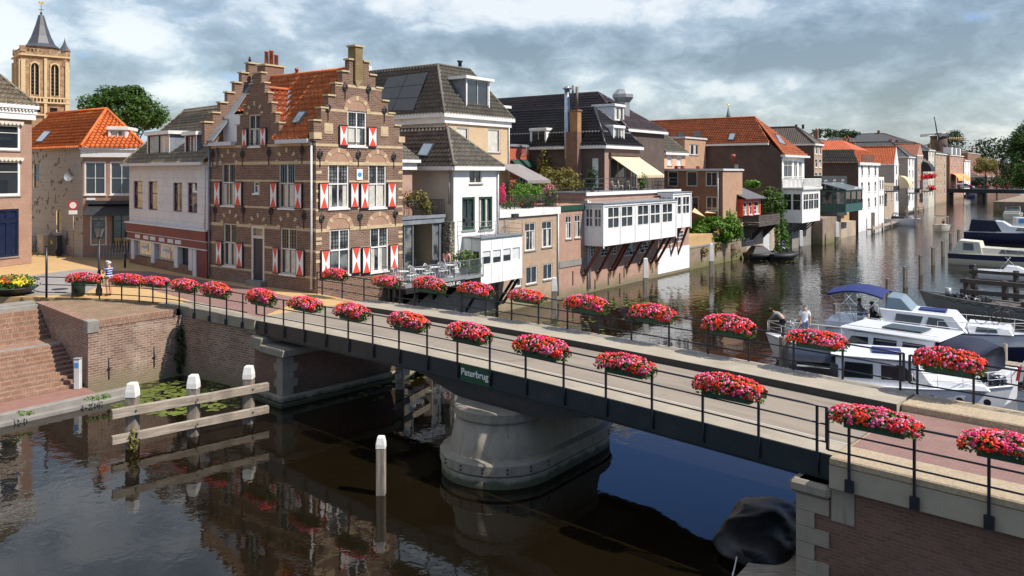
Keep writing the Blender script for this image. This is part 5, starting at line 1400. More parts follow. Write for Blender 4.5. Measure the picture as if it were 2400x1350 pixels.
# left edge house
EF = Frame(tuple(at(74.5, 617, GZ)[:2]), math.degrees(math.atan2(.92, .39)))
e1 = 0.0
zc_ = zat(0, 0, 252, EF)
t = thing('brick_house', 'pink brick house with dark blue double door at the left edge', 'house', EF, (0, 0, GZ))
fh = [prect('x', 0, *q, EF) for q in ((-8, 291, 47, 352), (-8, 376, 47, 459), (-6, 490, 44, 602))]
mb = MB(); wallface(mb, 'x', 0, [(-9, 0, GZ, zc_)], fh, .15); wallface(mb, 'Y', 0, [(0, 9, GZ, zc_)]); wallface(mb, 'y', -9, [(0, 9, GZ, zc_)]); mb.build('wall', 'brick_lit', t)
for r in fh[:2]: win(t, 'x', 0, *r, dict(ST['single'], curtain=None, fw=.16, rows=(.3,) ), .03)
win(t, 'x', 0, *fh[2], dict(ST['greyglass'], frame='door_navy', cols=2, rows=(.22,), fw=.16, bw=.3, kind='door', glass='door_navy', sill='grey_stone'), .05)
mb = MB(); mb.box(-9.2, .25, -.45, 0, zc_ - .15, zc_ + .1); mb.box(-9.1, .12, -.25, -.0, zc_ - .9, zc_ - .5); mb.box(-9.1, .2, -.3, -.0, zc_ - .499, zc_ - .151)
for k in range(16): mb.box(-.1 - .25 * k, -.22 - .25 * k, -.4, -.301, zc_ - .3, zc_ - .151)
mb.build('cornice', 'white_paint', t)
for r in fh[:2]:
    m = MB(); n = 7; w_ = (r[1] - r[0] + .3) / n
    m.box(r[0] - .15, r[1] + .15, -.2, -.0, r[3] + .12, r[3] + .2)
    for k in range(n): m.prism([(r[0] - .15 + w_ * (k + .5 + .5 * math.cos(math.pi * j / 6)), -.2, r[3] + .12 - .18 * math.sin(math.pi * j / 6)) for j in range(7)], (0, .03, 0))
    m.build('valance', 'cream_paint', t)
roof(t, 'tile_brown', -9, 0, 0, 9, zc_ + .2, -4.2, -3.6, 4, 5, zc_ + 5.2, ov=.3, fascia=None)
# clutter at the foot of the side wall
t = thing('parked_scooter', 'black scooter with windshield parked by the peeling grey wall', 'scooter', SW, (9.5, .9, GZ))
mb = MB()
for s_ in (9.1, 10.3): mb.tube([(s_ + .25 * math.cos(6.283 * j / 12), .9, GZ + .28 + .25 * math.sin(6.283 * j / 12)) for j in range(13)], .06, 6)
mb.build('wheel', 'rubber', t)
mb = MB(); mb.box(8.95, 9.75, .75, 1.05, GZ + .45, GZ + .85); mb.box(9.75, 10.1, .75, 1.05, GZ + .3, GZ + .45); mb.box(10.1, 10.35, .72, 1.08, GZ + .35, GZ + 1.0); mb.tube([(10.2, .6, GZ + 1.15), (10.2, 1.2, GZ + 1.15)], .03, 6); mb.build('body', 'black_iron', t, bevel=.06)
for i, (s_, w_, h_, m_, lb) in enumerate(((8.0, .75, 1.25, 'zinc_white', 'white electricity cabinet by the peeling wall'), (5.2, 1.1, 1.45, 'cream_paint', 'tall cream cabinet with a notice by the peeling wall'), (3.2, 1.3, 1.5, 'dark_frame', 'dark cabinet with yellow sticker near the wall corner'), (10.9, .9, 2.0, 'dark_frame', 'dark cabinet with white notice left of the white one'))):
    t = thing('street_cabinet', lb, 'cabinet', SW, (s_, .6, GZ)); mb = MB(); mb.box(s_ - w_ / 2, s_ + w_ / 2, .35, .85, GZ, GZ + h_); mb.build('body', m_, t, bevel=.02); mb = MB(); mb.box(s_ - w_ / 2 - .03, s_ + w_ / 2 + .03, .32, .88, GZ + h_, GZ + h_ + .05); mb.build('lid', m_, t); mb = MB(); mb.box(s_ - .12, s_ + .12, .851, .858, GZ + h_ * .6, GZ + h_ * .6 + .25); mb.build('notice', 'yellow' if i == 2 else 'stucco_white', t)
bicycle_later = [(SW, (6.6, 1.5, GZ), .1, 'black bicycle leaning by the cream cabinet'), (SW, (4.3, 1.6, GZ), -.1, 'dark bicycle leaning between the cabinets')]
# round no-entry sign
sp_ = CF.w(-.5, -.25, 0)
t = thing('traffic_sign', 'round white sign with red rim and small plate on the corner of the house', 'traffic sign', CF, (-.55, -.35, GZ + 3)); zs_ = zat(-.5, -.3, 481, CF)
ax = CF.w(-.55, -.35, zs_)
mb = MB(); mb.tube([(-.55, -.35, GZ), (-.55, -.35, zs_)], .03, 6); mb.build('pole', 'zinc', t)
def disc(m, c, r, th, mi, n=20): m.prism([(c[0] + r * math.cos(6.283 * j / n), c[1], c[2] + r * math.sin(6.283 * j / n)) for j in range(n)], (0, -th, 0), mi)
mb = MB(); disc(mb, (-.55, -.39, zs_), .34, .02, 0); disc(mb, (-.55, -.411, zs_), .24, .006, 1); mb.build('disc', ['signal_red', 'stucco_white'], t)
mb = MB(); mb.box(-.85, -.25, -.41, -.39, zs_ - .68, zs_ - .38); mb.build('plate', 'stucco_white', t)
# benches / stacked folding chairs before the shop
t = thing('folded_chairs', 'row of folded metal terrace chairs leaning before the corner shop', 'chairs', CF, (2.5, -1.8, GZ)); 
mb = MB()
for k in range(11):
    x = 1.55 + .2 * k; mb.prism([(x, -1.7, GZ + .1), (x + .05, -1.7, GZ + .1), (x + .05, -1.45, GZ + 1.1), (x, -1.45, GZ + 1.1)], (0, .06, 0)); mb.tube([(x + .02, -1.9, GZ), (x + .02, -1.5, GZ + 1.0)], .015, 4)
mb.build('chairs', 'zinc', t)
# lamp post
lp = at(232, 692, GZ)
t = thing('street_lamp', 'old style black street lamp with glass lantern beside the railing', 'street lamp', WF, tuple(lp)); zl_ = CH - (522 - HY) * lp.y / F
mb = MB(); mb.lathe(lp, [(.16, 0), (.16, .3), (.10, .45), (.09, 1.2), (.06, 1.3), (.05, zl_ - GZ - .75)], 12); mb.build('pole', 'black_iron', t)
mb = MB(); z0_ = zl_ - GZ - .75; mb.lathe(lp, [(.14, z0_), (.27, z0_ + .5)], 4, 0, False, .78); mb.build('lantern_glass', 'glass_lite', t)
mb = MB(); mb.lathe(lp, [(.32, z0_ + .501), (.28, z0_ + .58), (.10, z0_ + .76), (.04, z0_ + .8), (.03, z0_ + .95)], 4, 0, False, .78)
for j in range(4):
    q = .78 + j * math.pi / 2; mb.tube([(lp.x + .14 * math.cos(q), lp.y + .14 * math.sin(q), GZ + z0_), (lp.x + .275 * math.cos(q), lp.y + .275 * math.sin(q), GZ + z0_ + .5)], .018, 4)
mb.build('lantern_frame', 'black_iron', t)
# sign pole, bin, bollard, bike
p = at(109, 697, GZ); t = thing('sign_pole', 'plain dark pole standing left of the litter bin', 'pole', WF, tuple(p)); mb = MB(); mb.tube([p, (p.x, p.y, CH - (577 - HY) * p.y / F)], .055, 8); mb.build('pole', 'rail_paint', t); mb = MB(); mb.lathe((p.x, p.y, CH - (577 - HY) * p.y / F), [(.07, -.02), (.07, .05), (.03, .08)], 8); mb.build('cap', 'rail_paint', t)
p = at(184, 694, GZ); t = thing('litter_bin', 'dark green litter bin behind the railing under the first flower box', 'bin', WF, tuple(p)); mb = MB(); mb.lathe(p, [(.30, .05), (.34, .95)], 14); mb.build('body', 'bin_green', t); mb = MB(); mb.lathe(p, [(.37, .951), (.37, 1.02), (.2, 1.1)], 14); mb.build('lid', 'bin_green', t)
p = at(293, 627, GZ); t = thing('bollard', 'slim dark bollard on the yellow paving before the shop', 'bollard', WF, tuple(p)); mb = MB(); mb.lathe(p, [(.08, 0), (.08, .75), (.06, .8)], 8); mb.build('shaft', 'dark_frame', t); mb = MB(); mb.lathe(p, [(.085, .801), (.085, .86), (.05, .92)], 8); mb.build('cap', 'black_iron', t)
# big planter at the left edge
p = at(30, 690, GZ)
t = thing('flower_planter', 'wide round planter of orange, yellow and purple flowers at the left edge', 'planter', WF, tuple(p))
mb = MB(); mb.lathe(p, [(.7, 0), (1.15, .35), (1.2, .4), (1.05, .4)], 24); mb.build('bowl', 'dark_frame', t)
mb = MB(); leaves(mb, 1300, (p.x, p.y, GZ + .62), (1.2, 1.0, .45), .075, shell=.2); mb.build('foliage', 'leaf_box', t)
mb = MB()
for i in range(420):
    x, y = R.uniform(-1.05, 1.05), R.uniform(-1, .4)
    mi = 0 if x < .35 and R.random() < .8 else 1
    if x < -.7: mi = 2
    if x > .35: mi = 1
    if R.random() < .35 and not (x > .3 and y < -.2): continue
    c = Vector((p.x + x, p.y + y * .85, GZ + .48 + .42 * math.sqrt(max(0, 1 - (x / 1.15) ** 2)) * (1 - .35 * abs(y)) + R.uniform(-.06, .06))); q = .05
    a = Vector((1, 0, 0)); b = Vector((0, .5, .8)); mb.add([c + (a * math.cos(6.28 * j / 5) + b * math.sin(6.28 * j / 5)) * q for j in range(5)], [(0, 1, 2, 3, 4)], mi)
mb.build('blossom', ['petal_orange', 'petal_yellow', 'petal_pink'], t)
# parked bicycle in the alley
def bicycle(name, label, fr, o, rz, m='black_iron', group=None, lean=0, s=1):
    t = thing(name, label, 'bicycle', fr, o, group); t.rotation_euler = (lean, 0, fr.a + rz)
    x0, y0, z0 = o
    for dx in (-.52, .52):
        m_ = MB(); m_.tube([(x0 + dx + .34 * math.cos(6.283 * j / 18), y0, z0 + .35 + .34 * math.sin(6.283 * j / 18)) for j in range(19)], .02, 5, cap=False)
        for j in range(8): m_.tube([(x0 + dx, y0, z0 + .35), (x0 + dx + .33 * math.cos(6.283 * j / 8), y0, z0 + .35 + .33 * math.sin(6.283 * j / 8))], .004, 3)
        m_.build('wheel', 'rubber', t)
    m_ = MB(); B = lambda *q: m_.tube([(x0 + a, y0 + b, z0 + c) for a, b, c in q], .017, 5)
    B((-.52, 0, .35), (-.08, 0, .32), (-.2, 0, .8), (-.52, 0, .35)); B((-.08, 0, .32), (.38, 0, .78)); B((-.18, 0, .72), (.36, 0, .85)); B((.52, 0, .35), (.38, 0, .78), (.33, 0, 1.0)); m_.build('frame', m, t)
    m_ = MB(); m_.tube([(x0 + .25, y0 - .28, z0 + 1.02), (x0 + .34, y0, z0 + 1.05), (x0 + .25, y0 + .28, z0 + 1.02)], .016, 5); m_.build('handlebar', m, t)
    m_ = MB(); m_.prism([(x0 - .34, y0 - .08, z0 + .86), (x0 - .08, y0 - .02, z0 + .88), (x0 - .08, y0 + .02, z0 + .88), (x0 - .34, y0 + .08, z0 + .86)], (0, 0, .05)); m_.tube([(x0 - .2, y0, z0 + .78), (x0 - .22, y0, z0 + .87)], .015, 5); m_.build('saddle', 'rubber', t)
    return t
p = at(318, 606, GZ); bicycle('bicycle', 'dark bicycle leaning in the alley left of the shopfront', WF, tuple(p), 1.2)
for f_, o_, r_, l_ in bicycle_later: bicycle('bicycle', l_, f_, o_, r_)
# church tower far behind
CD = 228.0
cx_ = (102 - 1200) / F * CD
TF = Frame((cx_ + .5, CD - 2), 40.0)
t = thing('church_tower', 'medieval brick and stone church tower with slate spire at the upper left', 'church tower', TF, (0, 0, 0))
zp = CH + (HY - 132) * CD / F
HW = 5.8
mb = MB()
def cwin(a0, a1, z0, z1): return (a0, a1, z0, z1)
Zc = lambda py: CH + (HY - py) * CD / F
fh = [(-3.7, -2.3, Zc(228), Zc(157)), (-1.0, .4 - .0, Zc(228), Zc(157))]
fh = [(-3.4, -1.6, Zc(228), Zc(158)), (1.4, 3.2, Zc(228), Zc(158)), (-2.9, -1.1, Zc(268), Zc(256)), (1.1, 2.9, Zc(268), Zc(256))]
wallface(mb, 'x', -HW, [(-HW, HW, 0, zp)], fh, .9); wallface(mb, 'y', -HW, [(-HW, HW, 0, zp)], fh[:2], .9); wallface(mb, 'Y', HW, [(-HW, HW, 0, zp)]); wallface(mb, 'X', HW, [(-HW, HW, 0, zp)]); mb.poly([(-HW, -HW, zp), (HW, -HW, zp), (HW, HW, zp), (-HW, HW, zp)])
mb.build('wall', 'church_brick', t)
mb = MB()
for ax in 'xy':
    for h in (fh if ax == 'x' else fh[:2]): mb.poly([PP(ax, -HW, a, z, .88) for a, z in ((h[0], h[2]), (h[1], h[2]), (h[1], h[3]), (h[0], h[3]))])
    for h in fh[:2]:
        for k in range(7): bx(mb, ax, -HW, h[0], h[1], h[2] + .8 + 1.0 * k, h[2] + 1.05 + 1.0 * k, .5, .8)
mb.build('louvre', 'dark_frame', t)
mb = MB()
for ax in 'xy':
    for h in fh[:2]:
        for a in (h[0] - .3, h[1] + .05): bx(mb, ax, -HW, a, a + .25, h[2] - .5, h[3] + .2, -.2, 0)
        c = (h[0] + h[1]) / 2; n = 8
        for j in range(n):
            q0, q1 = math.pi * j / n, math.pi * (j + 1) / n
            mb.prism([PP(ax, -HW, c + r_ * math.cos(q), h[3] - .9 + r_ * 1.25 * math.sin(q), -.2) for r_, q in ((.9, q0), (1.25, q0), (1.25, q1), (.9, q1))], Vector(PP(ax, -HW, 0, 0, .01)) - Vector(PP(ax, -HW, 0, 0, -.2)))
        bx(mb, ax, -HW, c - .12, c + .12, h[2], h[3], .3, .5)
    for a in (-HW, HW - 1.0, -.35): bx(mb, ax, -HW, a, a + (1.0 if a != -.35 else .7), 0, Zc(150 if a != -.35 else 145), -.45, 0)
    for z in (Zc(236), Zc(247), Zc(141), Zc(275)): bx(mb, ax, -HW, -HW - .3, HW + .3, z, z + .4, -.55, 0)
    for k in range(14): bx(mb, ax, -HW, -HW + .3 + .82 * k, -HW + .55 + .82 * k, Zc(247) + .4, Zc(236), -.5, -.35)
mb.build('stonework', 'sandstone', t)
mb = MB()
for x in (-HW, HW - .9):
    for y in (-HW, HW - .9): mb.box(x - .2, x + 1.1, y - .2, y + 1.1, zp, zp + 1.6)
for k in range(-6, 7):
    if abs(k) < 6:
        for y in (-HW, HW - .2): mb.box(k * .9 - .2, k * .9 + .2, y, y + .2, zp, zp + .9)
        for x in (-HW, HW - .2): mb.box(x, x + .2, k * .9 - .2, k * .9 + .2, zp, zp + .9)
mb.box(-HW, HW, -HW, -HW + .15, zp + .9, zp + 1.05); mb.box(-HW, -HW + .15, -HW + .16, HW, zp + .9, zp + 1.05)
mb.lathe((0, 0, zp), [(4.3, 0), (4.3, 1.7), (4.6, 1.75), (4.6, 1.95)], 8, 0, False, .39)
mb.build('parapet', 'church_brick', t)
zt_ = Zc(36)
mb = MB(); mb.lathe((0, 0, zp + 1.95), [(4.8, 0), (3.5, 1.1), (2.5, 3.2), (1.5, 6.2), (.7, 9.2), (.2, zt_ - zp - 2.2), (.12, zt_ - zp - 1.95)], 8, 0, False, .39); mb.build('spire', 'slate', t)
mb = MB(); mb.lathe((0, 0, zt_ - .3), [(.1, 0), (.3, .3), (.3, .6), (.1, .9), (.06, 2.6)], 8); mb.box(-.6, .6, -.05, .05, zt_ + 1.2, zt_ + 1.32); mb.tube([(0, 0, zt_), (0, 0, Zc(12))], .05, 5); mb.build('cross', 'black_iron', t)
mb = MB(); mb.prism([(-.7, 0, Zc(12)), (.1, 0, Zc(12) - .2), (.7, 0, Zc(12) + .1), (.5, 0, Zc(12) + .8), (0, 0, Zc(12) + .35), (-.6, 0, Zc(12) + .7)], (0, .1, 0)); mb.build('weathercock', 'gold', t)
tx = (150 - 1200) / F * CD - cx_; q = TF.inv((150 - 1200) / F * CD, CD - 3.5)
q = (HW - .9, -HW + 1.0)
mb = MB(); mb.lathe((q[0], q[1], 0), [(1.35, Zc(160)), (1.35, Zc(126)), (1.45, Zc(124))], 8, 0, False); mb.build('stair_turret', 'church_brick', t)
mb = MB(); mb.lathe((q[0], q[1], 0), [(1.65, Zc(124)), (1.1, Zc(118)), (.45, Zc(108)), (.08, Zc(97)), (.03, Zc(92))], 8, 0, False); mb.build('turret_roof', 'slate', t)

# ================================================================= trees
def tree(name, label, cen, size, base, n, lr, mats_='leaf_tree', cat='tree', group=None, lean=0, shell=.45, trunk=.28):
    t = thing(name, label, cat, WF, (cen[0], cen[1], base), group)
    mb = MB(); c = Vector(cen); b = Vector((cen[0], cen[1], base)); top = c + Vector((0, 0, size[2] * .35))
    mb.tube([b, b.lerp(top, .35) + Vector((.1, 0, 0)), b.lerp(top, .7), top], [trunk, trunk * .8, trunk * .5, trunk * .18], 8)
    for k in range(9):
        q = 6.283 * k / 9 + R.random(); s = b.lerp(top, R.uniform(.4, .9)); e_ = c + Vector((math.cos(q) * size[0] * .65, math.sin(q) * size[1] * .65, R.uniform(-.3, .6) * size[2])); mb.tube([s, s.lerp(e_, .5) + Vector((0, 0, .3)), e_], [trunk * .35, trunk * .2, trunk * .06], 5)
    mb.build('trunk', 'bark', t)
    mb = MB(); k = 0
    leaves(mb, n // 3, cen, size, lr, shell=shell)
    nc = 16
    for i in range(nc):                  # clumps
        q = R.uniform(0, 6.283); u = R.uniform(-.75, 1); s = math.sqrt(max(0, 1 - u * u)) * .8
        cc = c + Vector((math.cos(q) * s * size[0], math.sin(q) * s * size[1], u * size[2] * .8)); f = R.uniform(.28, .45)
        leaves(mb, int(n * .66 / nc), cc, (size[0] * f, size[1] * f, size[2] * f), lr, shell=.3)
    mb.build('crown', mats_, t); return t
d = 92; tree('broadleaf_tree', 'large round green tree standing behind the orange roof', ((293 - 1200) / F * d, d, CH + (HY - 262) * d / F), (4.1, 4.1, 2.9), GZ, 15000, .16, trunk=.4)
d = 100
# ================================================================= river row
def onp(px, py, p0, p1, p2): return onplane(px, py, p0, p1, p2, RF)
def facewins(t, axis, c, rects):
    for r, stl in rects: win(t, axis, c, *r, stl)
def pipe(t, px, y, z0, z1, m='zinc_white', r=.06):
    x = lx(px, y); b = MB(); b.tube([(x, y - .09, z0), (x, y - .09, z1)], r, 8); b.build('downpipe', m, t)
# narrow pink strip
xa = X1 + .02; xb = lx(966, 2.2)
t = building('narrow_house', 'sliver of a pink brick house with white cornice behind the gabled house', xa, xb, 2.2, 8, 2.8, zat(xb, 2.2, 378), 'brick_pink')
mb = MB(); zc_ = zat(xb, 2.2, 378); mb.box(xa, xb + .2, 1.95, 2.19, zc_ - .55, zc_ - .1); mb.box(xa, xb + .35, 1.75, 2.19, zc_ - .099, zc_ + .1); mb.build('cornice', 'white_paint', t)
mb = MB(); tileface(mb, [(xa, 1.9, zc_ + .1), (xb + .3, 1.9, zc_ + .1), (xb + .3, 5, zc_ + 2), (xa, 5, zc_ + 2)]); mb.build('roof', 'tile_grey', t)
# white corner house
wx0, wx1 = lx(1063, 0), lx(1168, 0); wze = zat(wx0, 0, 386)
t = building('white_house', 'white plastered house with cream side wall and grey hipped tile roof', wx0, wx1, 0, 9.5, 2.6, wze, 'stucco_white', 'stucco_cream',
    fw=[(1100, 391, 1130, 430, 'casement_dark'), (1083, 462, 1113, 539, 'greendoors'), (1122, 461, 1154, 538, 'greendoors')],
    rf=('tile_grey', (wx0 + wx1) / 2, (wx0 + wx1) / 2, 2.6, 9.5, zat((wx0 + wx1) / 2, 2.6, 299)))
xm = (wx0 + wx1) / 2; rzz = zat(xm, 2.6, 299)
skylight(t, [onp(px, py, (wx0 - .3, 0, wze - .12), (wx0 - .3, 9, wze - .12), (xm, 5, rzz)) for px, py in ((979, 368), (1004, 370), (1020, 339), (995, 338))])
pipe(t, 1165, 0, 5, wze - .3)
mb = MB(); mb.tube([(wx0 - .09, .3, wze - .3), (wx0 - .09, .3, 7.6)], .05, 8); mb.build('downpipe', 'zinc', t)
mb = MB(); mb.box(wx0 - .5, wx0 - .02, -.12, .5, 2.9, zat(wx0, 0, 519)); mb.build('pebble_pier', 'pebble_wall', t)
# cafe annex with terrace
fy = .5; ax0, ax1 = X1 + .05, wx0 - .52; az1 = zat(9, fy, 524); azt = zat(9, fy, 508)
t = building('cafe_annex', 'glazed cafe extension with roof terrace between gabled house and white house', ax0, ax1, fy, 5.5, 2.9, az1, 'grey_frame') if False else thing('cafe_annex', 'glazed cafe extension with roof terrace between gabled house and white house', 'cafe', RF, (ax0, fy, 2.9))
mb = MB(); mb.box(ax0, ax1, 5.4, 5.5, 3.2, az1, 0); mb.box(ax0 - .0, ax0 + .06, fy + .1, 5.4, 3.2, az1, 1); mb.box(ax1 - .06, ax1, fy + .1, 5.4, 3.2, az1, 0); mb.box(ax0, ax1, fy, 5.5, 3.0, 3.2, 2); mb.build('room', ['plaster_cream_in', 'stucco_cream', 'grey_stone'], t)
mb = MB(); mb.box(ax0, ax1 + .1, fy - .1, 5.5, az1, azt); mb.box(ax0, ax1 + .14, fy - .16, fy - .1, azt - .1, azt + .1); mb.build('fascia', 'lead', t)
def opx(a, b): return lx(a, fy), lx(b, fy)
for (a, b, g) in ((946, 969, 1), (1012, 1031, 1), (1031, 1059, 1)):
    p, q = opx(a, b); win(t, 'x', fy, p, q, 3.22, az1, dict(ST['greyglass'], glass='glass_lite' if g else 'glass'), .02)
for px, py, w_, h_ in ((988, 562, .35, .3), (1003, 570, .5, .36)):
    y_ = 5.38; x = lx(px, y_); z = zat(x, y_, py); mb = MB(); mb.box(x - w_, x + w_, y_ - .05, y_, z - h_, z + h_, 0); mb.box(x - w_ * .7, x + w_ * .7, y_ - .06, y_ - .051, z - h_ * .6, z + h_ * .6, 1); mb.build('picture', ['timber_red', 'cream_paint'], t)
ty = -1.75; tx0, tx1 = lx(950, ty), 11.98
mb = MB(); mb.box(tx0, tx1, ty, fy - .01, 3.0, 3.18); mb.build('terrace_floor', 'zinc', t)
mb = MB(); rail(mb, [(tx0, fy - .1, 3.18), (tx0, ty + .03, 3.18), (tx1, ty + .03, 3.18)], 1.0, 1.5, .13); mb.build('terrace_railing', 'lead', t)
s0_, s1_ = lx(1022, ty), lx(1082, ty); mb = MB(); mb.box(tx0, s1_ + .3, ty - .05, ty - .005, 2.72, 3.05); o = mb.build('sign_board', 'black_iron', t)
oo = ORG[t.name][0]; lettering('lettering', 'LA BLIQUE  &O', o, 'stucco_white', Vector(((s0_ + s1_) / 2 + .1, ty - .062, 2.88)) - oo, rad(90), 0, .26, .003)
mb = MB()
for k in range(5):
    x = tx0 + .5 + k * 1.3; mb.prism([(x, ty + .1, 2.99), (x, 0.4, 2.99), (x, .4, 1.5)], (.1, 0, 0))
mb.build('bracket', 'black_iron', t)
mb = MB(); rail(mb, [(ax0, fy, azt + .02), (ax1 + .2, fy, azt + .02), (ax1 + .2, 2.5, azt + .02)], 1.0, 1.5, .13); mb.build('roof_railing', 'black_iron', t)
mb = MB(); mb.box(X1, 16.6, .2, .5, -1, 3.0, 0); mb.box(tx0, tx1 + 2, .19, .6, 0, 2.0, 0); mb.build('basement_wall', 'concrete', t)
# terrace furniture and plants
def chair(name, label, fr, o, rz, m, group, cat='chair', proto={}):
    if m in proto: return copy_tree(proto[m], fr.w(*o), fr.a + rz, label, group)
    t = thing(name, label, cat, fr, o, group, rz); x, y, z = o
    def mk(n_, f):
        b = MB(); f(b); ob = b.build(n_, m, None, fr, o); ORG.pop(ob.name, None); ob.parent = t; ob.location = (0, 0, 0); ob.rotation_euler = (0, 0, 0)
    mk('seat', lambda b: b.lathe((x, y, z), [(.21, .43), (.21, .46)], 10))
    def leg(sx, sy): mk('leg', lambda b: b.tube([(x + sx * .15, y + sy * .15, z + .43), (x + sx * .2, y + sy * .2, z)], .014, 4))
    for sx in (-1, 1):
        for sy in (-1, 1): leg(sx, sy)
    mk('backrest', lambda b: (b.tube([(x - .2, y + .17, z + .44), (x - .19, y + .24, z + .78), (x, y + .26, z + .9), (x + .19, y + .24, z + .78), (x + .2, y + .17, z + .44)], .016, 5), b.tube([(x - .1, y + .18, z + .44), (x + .1, y + .25, z + .85)], .01, 4), b.tube([(x + .1, y + .18, z + .44), (x - .1, y + .25, z + .85)], .01, 4)))
    proto[m] = t; return t
def table(name, label, fr, o, m, group, r=.34, proto={}):
    if (m, r) in proto: return copy_tree(proto[(m, r)], fr.w(*o), None, label, group)
    t = thing(name, label, 'table', fr, o, group); b = MB(); b.lathe(o, [(r, .71), (r, .74)], 14); b.build('tabletop', m, t); b = MB(); b.tube([o, (o[0], o[1], o[2] + .71)], .03, 6); b.lathe(o, [(.22, 0), (.18, .03)], 10); b.build('leg', m, t); proto[(m, r)] = t; return t
gl = 'white wire chairs and tables on the cafe terrace'
TN = ('leftmost', 'second', 'third', 'rightmost')
for k in range(4):
    x = tx0 + .65 + k * 1.35; table('terrace_table', TN[k] + ' small round white table on the cafe terrace', RF, (x, -.95, 3.18), 'bay_white', 'round tables on the cafe terrace')
    for dx, dy, rz_, sd_ in ((-.48, -.15, 1.6, 'left of'), (.45, -.1, -1.6, 'right of'), (.02, .55, 0.2, 'behind')): chair('terrace_chair', 'white wire chair %s the %s cafe terrace table' % (sd_, TN[k]), RF, (x + dx, -.95 + dy, 3.18), rz_ + R.uniform(-.3, .3), 'bay_white', 'white wire chairs on the cafe terrace')
for x in (8.0, 9.2): table('indoor_table', ('left' if x < 9 else 'right') + ' round white table inside the open cafe front', RF, (x, 2.6, 3.21), 'bay_white', 'tables inside the cafe'); chair('indoor_chair', 'white chair beside the ' + ('left' if x < 9 else 'right') + ' table inside the cafe', RF, (x + .5, 2.4, 3.21), -1.4, 'bay_white', 'chairs inside the cafe')
def bush(name, label, fr, cen, size, n, lr, m, cat='bush', extra=None, pot=None):
    w_ = fr.w(*cen); t = thing(name, label, cat, WF, (w_.x, w_.y, cen[2] - size[2]))
    b = MB(); leaves(b, int(n * 1.7), tuple(w_), size, lr * 1.15, shell=.25); b.build('foliage', m, t)
    b = MB(); b.tube([(w_.x, w_.y, cen[2] - size[2] - .1), (w_.x, w_.y, cen[2])], .03, 5); b.build('stem', 'bark', t)
    if pot: b = MB(); b.lathe((w_.x, w_.y, cen[2] - size[2] - .35), [(.14, 0), (.2, .34)], 10); b.build('pot', pot, t)
    if extra:
        b = MB(); leaves(b, extra[1], (w_.x, w_.y, cen[2] + size[2] * .1), (size[0] * 1.02, size[1] * 1.02, size[2]), lr * .9, shell=.8); b.build('blossom', extra[0], t)
    return t
azr = azt + .1
def bp(px, y, py): x = lx(px, y); return (x, y, zat(x, y, py))
bush('terrace_plant', 'yellow-green shrub spilling over the cafe roof terrace', RF, bp(975, .9, 468), (.9, .35, .6), 420, .07, 'leaf_olive')
bush('terrace_plant', 'creeper hanging over the railing of the cafe roof terrace', RF, bp(998, .7, 490), (.4, .25, .6), 220, .06, 'leaf_olive')
bush('terrace_plant', 'leafy oleander at the right end of the cafe terrace', RF, bp(1090, -1.0, 607), (.8, .5, .6), 420, .06, 'leaf_box', extra=('petal_yellow', 60))
bush('terrace_plant', 'second potted oleander beside the white bay on the cafe terrace', RF, bp(1112, -1.2, 622), (.5, .5, .6), 260, .06, 'leaf_box')
for i, px in enumerate((957, 1018, 1040)):
    o = bp(px, 1.2, 500); chair('rattan_chair', ('brown rattan chair at the left end', 'wide brown rattan seat at the middle', 'brown rattan seat near the white house')[i] + ' of the cafe roof terrace', RF, (o[0], 1.2, azt + .1), .4 * i, 'timber_brown', 'rattan seats on the cafe roof')
# white bay
by = -1.5; bx0, bx1 = 12.0, lx(1224, -1.5); bzt = zat(bx0, by, 560); bzb = zat(bx0, by, 668)
t = thing('white_bay', 'white panelled bay hanging over the water below the green balcony doors', 'bay window', RF, (bx0, by, bzb))
fh = [prect('x', by, a, 578 - .12 * (a - 1130), b, 628 - .10 * (a - 1130)) for a, b in ((1130, 1151), (1154, 1175), (1178, 1198), (1200, 1219))]
fh = [(a, b, bzb + (bzt - bzb) * .42, bzb + (bzt - bzb) * .74) for a, b, _, _ in fh]
sh = [(by + .1, by + .72, fh[0][2], fh[0][3]), (by + .8, -.08, fh[0][2], fh[0][3])]
mb = MB(); wallface(mb, 'x', by, [(bx0, bx1, bzb, bzt)], fh, .08); wallface(mb, 'y', bx0, [(by, 0, bzb, bzt)], sh, .08); wallface(mb, 'Y', bx1, [(by, 0, bzb, bzt)]); mb.poly([(bx0, by, bzb), (bx1, by, bzb), (bx1, 0, bzb), (bx0, 0, bzb)]); mb.poly([(bx0, by, bzt), (bx1, by, bzt), (bx1, 0, bzt), (bx0, 0, bzt)]); mb.build('wall', 'bay_white', t)
for i, r in enumerate(fh): win(t, 'x', by, *r, 'bay1', .03)
for r in sh: win(t, 'y', bx0, *r, 'bay1', .03)
mb = MB()
for a in (fh[0][1] + .04, fh[2][0] - .05): bx(mb, 'x', by, a, a + .03, bzb, fh[0][2] - .02, -.006, 0); bx(mb, 'x', by, a, a + .03, fh[0][3] + .02, bzt, -.006, 0)
bx(mb, 'y', bx0, by + .74, by + .78, bzb, bzt, -.006, 0); split_build(mb, 'joint', 'zinc', t)
for i, r in enumerate(fh):
    b = MB(); k = (.55, .45, .5, .0)[i]; b.box(r[0] + .06, r[1] - .06, by + .05, by + .058, r[2] + (r[3] - r[2]) * k, r[3] - .06); b.build('blind', 'blind', t)
mb = MB(); mb.box(bx0 - .1, bx1 + .1, by - .1, 0, bzt, bzt + .08); mb.build('balcony_deck', 'lead', t)
mb = MB(); rail(mb, [(bx0 - .6, .1, bzt + .08), (bx0, by, bzt + .08), (bx1, by, bzt + .08), (bx1, -.05, bzt + .08)], 1.0, 1.4, 0, mid=(.35, .7)); mb.build('balcony_railing', 'zinc', t)
mb = MB()
